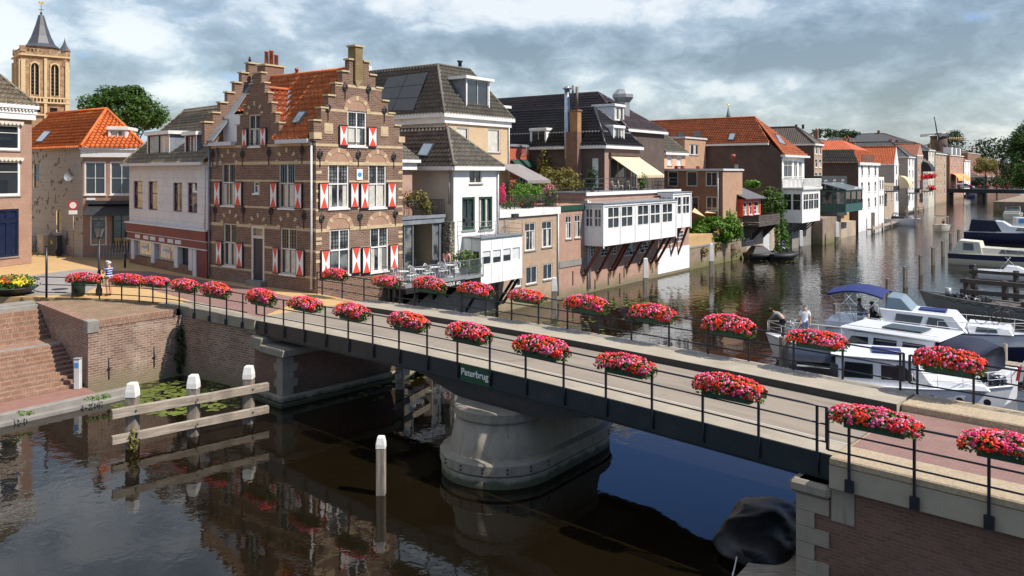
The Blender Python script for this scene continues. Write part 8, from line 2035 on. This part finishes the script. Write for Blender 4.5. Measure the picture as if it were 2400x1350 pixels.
# 3 nearest boat, behind the bridge rail
p = at(1858, 905, 0)
t, fr, pf, sh = boat('motor_cruiser', 'nearest white cruiser with black aft hood, lying just behind the bridge', 12.1, 34.9, -22, 8.2, 3.0, 1.05, 1.25, ['hull_white', 'hull_white', 'hull_white'])
o, sp_ = block(t, 'cabin', 'hull_white', [(1.7, .95), (5.4, 1.05), (4.7, 2.05), (1.7, 2.1)], 1.3, 1.15)
wins(o, sp_, [[(2.0, 1.3), (3.1, 1.32), (3.1, 1.9), (2.05, 1.92)], [(3.4, 1.33), (4.7, 1.36), (4.3, 1.86), (3.4, 1.9)]])
b = MB(); b.box(1.5, 4.9, -1.25, 1.25, 2.11, 2.2); b.build('roof', 'hull_white', t, bevel=.04); b = MB(); b.box(3.1, 4.2, -.5, .5, 2.23, 2.29); b.build('hatch', 'canvas_blue', t)
o, sp_ = block(t, 'foredeck_cabin', 'hull_white', [(5.3, 1.05), (7.3, 1.12), (7.1, 1.35), (5.1, 1.5)], 1.05, .85)
rows = [[(-.1 + 1.9 * i / 6, 1.32 * math.copysign(min(1, abs(math.cos(math.pi * j / 10)) ** .5), math.cos(math.pi * j / 10)), 1.05 + .95 * (math.sin(math.pi * j / 10) ** .5)) for j in range(11)] for i in range(7)]
m = MB(); m.add([q for r_ in rows for q in r_], [(i * 11 + j, i * 11 + j + 1, (i + 1) * 11 + j + 1, (i + 1) * 11 + j) for i in range(6) for j in range(10) if not (1 <= i <= 4 and j in (1, 8))], 0, True); m.build('aft_hood', 'tarp_black', t)
for i_ in range(3): b = MB(); x_ = 5.2 + .95 * i_; b.prism([(x_ + .13 * math.cos(6.283 * j / 12), -1.42 + .11 * i_ ** 1.5 * .5, .8 + .13 * math.sin(6.283 * j / 12)) for j in range(12)], (0, -.05, 0)); b.build('porthole', 'dark_frame', t)
pulpit(t, pf, sh, 8.2); b = MB(); leaves(b, 120, (7.4, 0, 1.4), (.6, .5, .2), .12, shell=.1); b.build('folded_cover', 'canvas_dark', t)
b = MB(); b.box(-.35, 0, -1.2, 1.2, .3, .95); b.build('swim_step', 'teal_green', t)
# 4 grey sloop with people
p = at(2169, 722, 0)
t, fr, pf, sh = boat('open_sloop', 'long grey open sloop with two people aboard beside the brown timber jetty', 2 * 0 + p.x + 9.5 * math.cos(rad(-46)), p.y + 9.5 * math.sin(rad(-46)) + .6, 134, 9.6, 2.3, .75, 1.15, ['hull_grey', 'hull_grey', 'hull_grey'], 'timber_dark', 'boat', .55)
F4 = fr
b = MB(); b.box(2.6, 3.2, -.3, .3, .7, 1.1); b.build('locker', 'timber_brown', t); b = MB(); leaves(b, 220, (6.5, 0, .95), (1.6, .7, .2), .16, shell=.1); b.build('cover', 'tarp_black', t)
b = MB(); b.tube([(7.8, -.3, .8), (7.8, -.3, 1.5)], .2, 8); b.build('barrel', 'zinc', t)
b = MB()
for s in (-1, 1):
    for k in range(14): u0 = k / 14; pts = [Vector((9.4 * (u0 + q / 5 / 14), s * (pf(u0 + q / 70) * .99 + .03), sh(u0) - .12 - .12 * math.sin(math.pi * q / 5))) for q in range(6)]; b.tube(pts, .02, 4)
b.build('rope_garland', 'rubber', t)
# 5, 6 cruisers further up
p = at(2236, 621, 0)
t, fr, pf, sh = boat('motor_cruiser', 'cream cabin cruiser with pale canvas aft tent and navy stripe', p.x + .4, p.y + 1.5, -38, 9.5, 3.0, 1.2, 1.3, ['hull_cream', 'hull_cream', 'hull_navy'])
block(t, 'tent', 'canvas_cream', [(.2, 1.2), (3.2, 1.25), (2.9, 2.5), (1.0, 2.6)], 1.35, 1.05); o, s_ = block(t, 'cabin', 'hull_cream', [(3.0, 1.2), (8.2, 1.3), (7.2, 1.85), (3.0, 1.95)], 1.25, 1.0); wins(o, s_, [[(4.6, 1.4), (7.0, 1.45), (6.7, 1.75), (4.8, 1.8)]]); wins(t, (1.2, 2.6, 1.35, 1.05), [[(1.4, 1.6), (2.4, 1.6), (2.3, 2.3), (1.4, 2.35)]]); pulpit(t, pf, sh, 9.5)
p = at(2266, 566, 0)
t, fr, pf, sh = boat('motor_cruiser', 'cruiser with navy hull and large navy canvas tent, upper right', p.x + .6, p.y + 1.5, -36, 10.5, 3.4, 1.3, 1.5, ['hull_navy', 'hull_navy', 'hull_navy'])
block(t, 'tent', 'canvas_dark', [(.6, 1.5), (4.6, 1.5), (3.8, 3.0), (.9, 3.1)], 1.45, 1.2); o, s_ = block(t, 'cabin', 'hull_white', [(3.9, 1.4), (9.6, 1.5), (9.0, 2.1), (5.6, 2.3), (4.7, 2.9), (3.6, 3.0)], 1.4, 1.1); wins(o, s_, [[(6.2, 1.7), (8.6, 1.75), (8.5, 2.1), (6.4, 2.15)]]); pulpit(t, pf, sh, 10.5)
p = at(2376, 548, 0)
t, fr, pf, sh = boat('cabin_boat', 'small boat with white wheelhouse and blue window at the right edge', p.x, p.y + 1, -20, 7, 2.6, 1.1, 1.3, ['hull_navy', 'hull_navy', 'hull_white'])
o, s_ = block(t, 'wheelhouse', 'hull_white', [(.6, 1.2), (4.5, 1.2), (4.2, 2.6), (.6, 2.6)], 1.1, 1.0); wins(o, s_, [[(1.0, 1.7), (2.6, 1.7), (2.6, 2.35), (1.0, 2.35)], [(3.0, 1.7), (4.1, 1.7), (4.0, 2.35), (3.0, 2.35)]], 'sign_blue')
# speedboat
p = at(2292, 654, 0)
t, fr, pf, sh = boat('speedboat', 'small white speedboat with black outboard motor behind the timber jetty', p.x + .2, p.y + .6, -35, 6, 2.2, .75, .95, ['hull_navy', 'hull_white', 'hull_white'])
b = MB(); b.box(-.55, -.05, -.2, .2, .4, 1.25); b.build('outboard_motor', 'black_iron', t, bevel=.06); block(t, 'console', 'hull_white', [(2.0, .8), (4.2, .9), (3.2, 1.3), (2.4, 1.35)], .7, .5); bars(t, 'arch', 'mast', [[(1.8, -.9, .9), (2.6, -.8, 2.0), (2.6, .8, 2.0), (1.8, .9, .9)], [(3.3, -.7, 1.1), (2.3, -.5, 2.1)]])
# small tender and plank jetty behind the big cruiser's stern
t, fr, pf, sh = boat('tender', 'grey dinghy with raised motor at the right edge behind the hard-top cruiser', 24.2, 36.0, -40, 4.5, 1.8, .6, .8, ['hull_grey', 'hull_grey', 'hull_white'], 'timber_dark', 'dinghy')
b = MB(); b.box(-.4, 0, -.15, .15, .4, 1.1); b.build('outboard_motor', 'black_iron', t, bevel=.05); b = MB(); b.box(1.5, 1.8, -.8, .8, .45, .52); b.build('bench', 'timber_grey', t)
t = thing('plank_jetty', 'pale plank jetty between the moored cruisers at the right', 'jetty', WF, (23.5, 38.6, 0)); b = MB(); q = Frame((23.0, 38.9), -42)
for k in range(34): b.prism([q.w(.25 * k, 0, .45), q.w(.25 * k + .22, 0, .45), q.w(.25 * k + .22, .9, .45), q.w(.25 * k, .9, .45)], (0, 0, .05))
b.build('deck', 'timber_grey', t)
for k in range(4): b = MB(); c_ = q.w(.4 + 2.4 * k, .98, -1); b.tube([c_, c_ + Vector((0, 0, 2.3))], .11, 6); b.build('pile', 'timber_post', t)
# boats on the canal
p = at(2207, 543, 0)
t, fr, pf, sh = boat('motor_launch', 'small pale launch under way with an open bow towards the viewer', p.x + 2.6, p.y + 5, -118, 6.0, 2.7, .9, 1.15, ['hull_cream', 'hull_cream', 'hull_cream'], 'timber_brown')
bars(t, 'canopy_frame', 'mast', [[(x_, -1.1, .9), (x_, -1.0, 2.3), (x_, 1.0, 2.3), (x_, 1.1, .9)] for x_ in (.8, 3.0)] + [[(.8, s * 1.0, 2.3), (3.0, s * 1.0, 2.3)] for s in (-1, 1)], .045); b = MB(); b.box(.6, 1.6, -1.0, 1.0, 2.3, 2.4); b.build('bimini', 'timber_brown', t); b = MB(); b.box(1.2, 4.4, -.95, .95, .7, 1.0); b.build('seats', 'cloth_beige', t); F9 = fr
p = at(2120, 528, 0)
t, fr, pf, sh = boat('motor_launch', 'white launch with black windscreen moored at the small jetty', p.x - 2.2, p.y + 2.6, -42, 6.0, 2.4, 1.1, 1.3, ['hull_white', 'hull_white', 'hull_white'])
bars(t, 'windscreen_frame', 'black_iron', [[(1.2, -1, 1.2), (1.6, -.9, 2.2), (1.6, .9, 2.2), (1.2, 1, 1.2)], [(1.6, -.9, 2.2), (4.2, -1, 1.3)], [(1.6, .9, 2.2), (4.2, 1, 1.3)], [(4.2, -1, 1.3), (4.2, 1, 1.3)]], .06); block(t, 'seat', 'rubber', [(1.0, 1.0), (3.6, 1.1), (3.4, 1.5), (1.2, 1.6)], .8, .7)
p = at(2370, 513, 0)
t, fr, pf, sh = boat('motor_launch', 'cream launch seen from astern near the far bridge', p.x, p.y, 52, 8, 3.6, 1.0, 1.3, ['hull_navy', 'rubber', 'hull_cream'])
bars(t, 'arch', 'mast', [[(2.6, -1.5, 1.0), (2.8, -1.2, 2.6), (2.8, 1.2, 2.6), (2.6, 1.5, 1.0)]], .08); b = MB(); b.box(.4, 1.3, -1.4, 1.4, .9, 1.5); b.build('seats', 'canvas_cream', t); block(t, 'windscreen', 'glass_sky', [(3.0, 1.1), (4.2, 1.1), (3.4, 2.0), (3.0, 2.0)], 1.4, 1.2); b = MB(); b.box(2.4, 3.4, -1.3, 1.3, 2.6, 2.75); b.build('bimini', 'canvas_dark', t)
for i, (px, py, hd) in enumerate(((2180, 478, 53), (2262, 463, 20), (2200, 466, 53))):
    p = at(px, py, 0); t, fr, pf, sh = boat('moored_boat', ('pale boat moored under the near end of the far bridge', 'dark boat beyond the far bridge', 'small boat moored beyond the brick wall by the far bridge')[i], p.x, p.y, hd, 6, 2.4, 1.0, 1.2, ['hull_navy' if i == 1 else 'hull_white'] * 3); block(t, 'cabin', 'canvas_dark' if i == 1 else 'hull_white', [(1, 1), (4, 1), (3.6, 2.2), (1.2, 2.2)], .9, .8)
# black covered dinghies by the ivy
for i, (px, py) in enumerate(((1760, 612), (1812, 613))):
    p = at(px, py, 0); t, fr, pf, sh = boat('dinghy', ('black inflatable dinghy with raised cover below the timber balcony', 'black inflatable dinghy with dark windscreen below the ivy')[i], p.x, p.y + 1.6, 10, 3.4, 1.9, .7, .8, ['rubber', 'rubber', 'rubber'], 'tarp_black', 'dinghy')
    b = MB()
    for s in (-1, 1): b.tube([(.1, s * .95, .45), (2.0, s * .95, .5), (2.9, s * .6, .6), (3.35, s * .05, .7)], .27, 8)
    b.build('tube', 'rubber', t)
    if i == 0: block(t, 'cover', 'tarp_black', [(.2, .6), (2.8, .7), (1.8, 1.5), (.8, 1.5)], .9, .5)
    else: bars(t, 'windscreen_frame', 'black_iron', [[(.8, -.8, .7), (1.4, -.7, 1.6), (1.4, .7, 1.6), (.8, .8, .7)], [(1.4, -.7, 1.6), (2.8, -.6, .8)], [(1.4, .7, 1.6), (2.8, .6, .8)]], .05)
# brown jetty beams at the right
t = thing('timber_jetty', 'dark brown timber guard rails standing in the water at the right', 'jetty', WF, tuple(at(2262, 712, 0)))
mb = MB(); a = at(2250, 720, 0); dr = Vector((math.cos(rad(-43)), math.sin(rad(-43)), 0))
for z_ in (1.0, 1.75): mb.prism([a + Vector((0, 0, z_)), a + dr * 12 + Vector((0, 0, z_)), a + dr * 12 + Vector((.1, .2, z_)), a + Vector((.1, .2, z_))], (0, 0, .3))
mb.build('rail', 'timber_dark', t)
for k in range(5): q = a + dr * (.6 + 2.4 * k); mb = MB(); mb.box(q.x - .16, q.x + .16, q.y + .2, q.y + .5, -1, 2.1); mb.build('pile', 'timber_dark', t)
t = thing('timber_jetty', 'upper brown timber guard rail behind the speedboat', 'jetty', WF, tuple(at(2275, 672, 0)))
mb = MB(); a = at(2272, 672, 0); 
for z_ in (.5, 1.2): mb.prism([a + Vector((0, 0, z_)), a + dr * 12 + Vector((0, 0, z_)), a + dr * 12 + Vector((.1, .2, z_)), a + Vector((.1, .2, z_))], (0, 0, .25))
mb.build('rail', 'timber_dark', t)
for k in range(4): q = a + dr * (.6 + 3 * k); mb = MB(); mb.box(q.x - .16, q.x + .16, q.y + .2, q.y + .5, -1, 1.6); mb.build('pile', 'timber_dark', t)
# ================================================================= people
def skinmesh(nodes, edges, name, m_, par, sub=1):
    me = bpy.data.meshes.new(name); me.from_pydata([n_[0] for n_ in nodes], edges, []); ob = bpy.data.objects.new(name, me); sc.collection.objects.link(ob)
    md = ob.modifiers.new('s', 'SKIN'); md.use_smooth_shade = True
    for i, n_ in enumerate(nodes):
        r = n_[1]; me.skin_vertices[0].data[i].radius = r if isinstance(r, tuple) else (r, r)
        me.skin_vertices[0].data[i].use_root = (i == 0)
    ob.modifiers.new('u', 'SUBSURF').levels = sub
    dg = bpy.context.evaluated_depsgraph_get(); dg.update(); nm = bpy.data.meshes.new_from_object(ob.evaluated_get(dg)); bpy.data.objects.remove(ob)
    nm.materials.clear(); nm.materials.append(MAT[m_]); o = bpy.data.objects.new(name, nm); sc.collection.objects.link(o); o.parent = par; return o
def person(label, fr, o, rz, J={}, shirt='cloth_white', legs='cloth_jeans', hair='hair_grey', shorts=False, s=1.0, cat='person', sleeve=.5):
    t = thing('person', label, cat, fr, o, None, rz); t.scale = (s, s, s)
    D = dict(pel=(0, 0, .95), wa=(0, .01, 1.10), ch=(0, 0, 1.32), nk=(0, 0, 1.50), hd=(0, .02, 1.60), tp=(0, .01, 1.72))
    for sd_, k in ((-1, 'l'), (1, 'r')):
        D.update({'sh' + k: (sd_ * .19, 0, 1.43), 'el' + k: (sd_ * .25, -.02, 1.15), 'wr' + k: (sd_ * .25, .08, .90), 'hp' + k: (sd_ * .10, 0, .92), 'kn' + k: (sd_ * .11, .02, .50), 'an' + k: (sd_ * .11, -.02, .09), 'to' + k: (sd_ * .12, .15, .04)})
    D.update(J); V_ = {k: Vector(v) for k, v in D.items()}
    N, E, ix = [], [], {}
    def nd(k, p, r, par=None): ix[k] = len(N); N.append((tuple(p), r)); par and E.append((ix[par], ix[k]))
    nd('pel', V_['pel'], (.13, .10)); nd('wa', V_['wa'], (.13, .10), 'pel'); nd('ch', V_['ch'], (.15, .11), 'wa'); nd('nk', V_['nk'], .055, 'ch'); nd('hd', V_['hd'], (.085, .095), 'nk'); nd('tp', V_['tp'], (.07, .08), 'hd')
    hf = (V_['hd'] - V_['nk']); fw = Vector((0, 1, 0)) - hf * (hf.y / max(hf.length_squared, 1e-4)); fw.normalize() if fw.length > .1 else None
    nd('nose', V_['hd'] + fw * .115, .016, 'hd')
    for k in 'lr':
        s_ = -1 if k == 'l' else 1
        nd('sh' + k, V_['sh' + k], .06, 'ch'); nd('el' + k, V_['el' + k], .043, 'sh' + k); nd('wr' + k, V_['wr' + k], .028, 'el' + k)
        d = (V_['wr' + k] - V_['el' + k]).normalized(); c = d.cross(Vector((0, 0, 1))) if abs(d.z) < .9 else d.cross(Vector((1, 0, 0))); c.normalize(); w_ = V_['wr' + k]
        nd('pa' + k, w_ + d * .07, (.035, .02), 'wr' + k)
        for q, (of, ln) in enumerate(((-.03, .075), (-.01, .09), (.01, .085), (.03, .07))): a_ = w_ + d * .10 + c * of; nd('f%d%s' % (q, k), a_, .010, 'pa' + k); nd('g%d%s' % (q, k), a_ + d * ln * .6 + Vector((0, 0, -.02)), .008, 'f%d%s' % (q, k))
        nd('th' + k, w_ + d * .04 + c * .045 * s_, .011, 'pa' + k)
        nd('hp' + k, V_['hp' + k], .09, 'pel'); nd('kn' + k, V_['kn' + k], .068, 'hp' + k); nd('an' + k, V_['an' + k], .05, 'kn' + k); nd('to' + k, V_['to' + k], (.04, .03), 'an' + k)
    skinmesh(N, E, 'body', 'skin', t)
    mid = lambda a, b, u: V_[a].lerp(V_[b], u)
    n_ = [(tuple(V_['wa']), (.165, .14)), (tuple(V_['ch']), (.185, .15)), (tuple(mid('ch', 'nk', .6)), (.09, .08)), (tuple(mid('wa', 'pel', .7)), (.155, .125))]; e_ = [(0, 1), (1, 2), (0, 3)]
    for k in 'lr': b = len(n_); n_ += [(tuple(V_['sh' + k]), .082), (tuple(mid('sh' + k, 'el' + k, .75)), .066)]; e_ += [(1, b), (b, b + 1)]; 
    if sleeve > .8:
        for q, k in enumerate('lr'): b = len(n_); n_ += [(tuple(V_['el' + k]), .058), (tuple(mid('el' + k, 'wr' + k, .9)), .042)]; e_ += [(5 + 2 * q, b), (b, b + 1)]
    skinmesh(n_, e_, 'shirt', shirt, t)
    n_ = [(tuple(V_['pel']), (.15, .125))]; e_ = []
    for k in 'lr':
        b = len(n_); n_ += [(tuple(V_['hp' + k]), .105), (tuple(mid('hp' + k, 'kn' + k, .95)), .08)]; e_ += [(0, b), (b, b + 1)]
        if not shorts: n_ += [(tuple(mid('kn' + k, 'an' + k, .95)), .055)]; e_ += [(b + 1, b + 2)]
    skinmesh(n_, e_, 'shorts' if shorts else 'trousers', legs, t)
    n_ = [(tuple(V_['hd'] + hf.normalized() * .055 - fw * .02), (.098, .10)), (tuple(V_['tp'] + hf.normalized() * .005 - fw * .01), (.07, .075)), (tuple(V_['hd'] - fw * .05), (.085, .06))]; skinmesh(n_, [(0, 1), (0, 2)], 'hair', hair, t)
    for k in 'lr': skinmesh([(tuple(V_['an' + k] - Vector((0, .03, .035))), .05), (tuple(V_['to' + k]), (.05, .04))], [(0, 1)], 'shoe', 'shoe', t)
    return t
p = at(255, 693, GZ)
person('man in blue striped polo shirt and pale shorts looking at his camera by the railing', WF, (p.x, p.y, GZ), rad(75), dict(ell=(-.24, .14, 1.15), wrl=(-.08, .36, 1.28), elr=(.24, .14, 1.15), wrr=(.08, .36, 1.28), hd=(0, .04, 1.60), tp=(0, .04, 1.72)), 'cloth_stripes', 'cloth_beige', 'cloth_white', True, 1.02)
cm = Vector((p.x + math.cos(rad(165)) * .46, p.y + math.sin(rad(165)) * .46, GZ + 1.34)); b = MB(); b.box(cm.x - .05, cm.x + .03, cm.y - .07, cm.y + .07, cm.z - .05, cm.z + .05); b.lathe((cm.x, cm.y, cm.z - .03), [(.04, 0), (.04, .05)], 8); tag(b.build('camera_device', 'black_iron', None, WF, tuple(cm)), 'small black camera held by the man in the striped shirt', 'camera')
# woman leaning over a cafe table
o = bp(1043, -.2, 640); o = (o[0], -.2, 3.18)
person('woman in pale pink top bending over a table on the cafe terrace', RF, o, rad(150), dict(ch=(0, .20, 1.26), nk=(0, .34, 1.36), hd=(0, .42, 1.42), tp=(0, .50, 1.48), shl=(-.18, .24, 1.32), shr=(.18, .24, 1.32), ell=(-.22, .40, 1.06), wrl=(-.15, .50, .86), elr=(.22, .40, 1.06), wrr=(.15, .50, .86)), 'cloth_pink', 'cloth_jeans', 'hair_brown', False, 1.0)
# two men on the bow of the white cruiser
bowz = 1.27
person('man in grey jumper and dark trousers bending forward on the bow of the white cruiser', F2, (9.9, .35, bowz), rad(-75), dict(ch=(0, .26, 1.22), nk=(0, .42, 1.30), hd=(0, .52, 1.34), tp=(0, .62, 1.38), shl=(-.18, .32, 1.28), shr=(.18, .32, 1.28), ell=(-.2, .5, 1.05), wrl=(-.12, .66, .9), elr=(.2, .5, 1.05), wrr=(.12, .66, .9)), 'cloth_grey', 'cloth_black', 'hair_brown', sleeve=1)
person('grey-haired man in white polo shirt and jeans standing on the bow of the white cruiser', F2, (9.0, -.2, bowz - .03), rad(20), dict(elr=(.3, .02, 1.15), wrr=(.2, .14, .98)), 'cloth_white', 'cloth_jeans', 'hair_grey')
sit = dict(pel=(0, 0, .5), wa=(0, -.02, .66), ch=(0, -.04, .88), nk=(0, -.02, 1.06), hd=(0, .0, 1.16), tp=(0, 0, 1.28), shl=(-.19, -.03, .99), shr=(.19, -.03, .99), ell=(-.25, .05, .74), wrl=(-.16, .28, .64), elr=(.25, .05, .74), wrr=(.16, .28, .64), hpl=(-.1, .02, .48), hpr=(.1, .02, .48), knl=(-.11, .42, .48), knr=(.11, .42, .48), anl=(-.11, .46, .08), anr=(.11, .46, .08), tol=(-.11, .62, .05), tor=(.11, .62, .05))
person('person in grey seated under the blue bimini, nearer the stern', F1, (1.5, .4, 1.15), rad(-90), sit, 'cloth_grey', 'cloth_jeans', 'hair_brown', sleeve=1)
person('person in dark clothes seated under the blue bimini beside the windscreen', F1, (2.3, -.5, 1.15), rad(-90), sit, 'cloth_black', 'cloth_black', 'hair_brown', sleeve=1)
person('person in grey top in the grey sloop, left of the pair', F4, (2.2, .3, .45), rad(100), sit, 'cloth_grey', 'cloth_beige', 'hair_grey')
person('person in beige top sitting in the grey sloop, right of the pair', F4, (1.2, -.3, .45), rad(-80), sit, 'cloth_beige', 'cloth_beige', 'hair_brown')
person('person in dark clothes at the helm of the small launch under way', F9, (2.0, .3, .5), rad(-90), sit, 'cloth_black', 'cloth_beige', 'hair_brown')
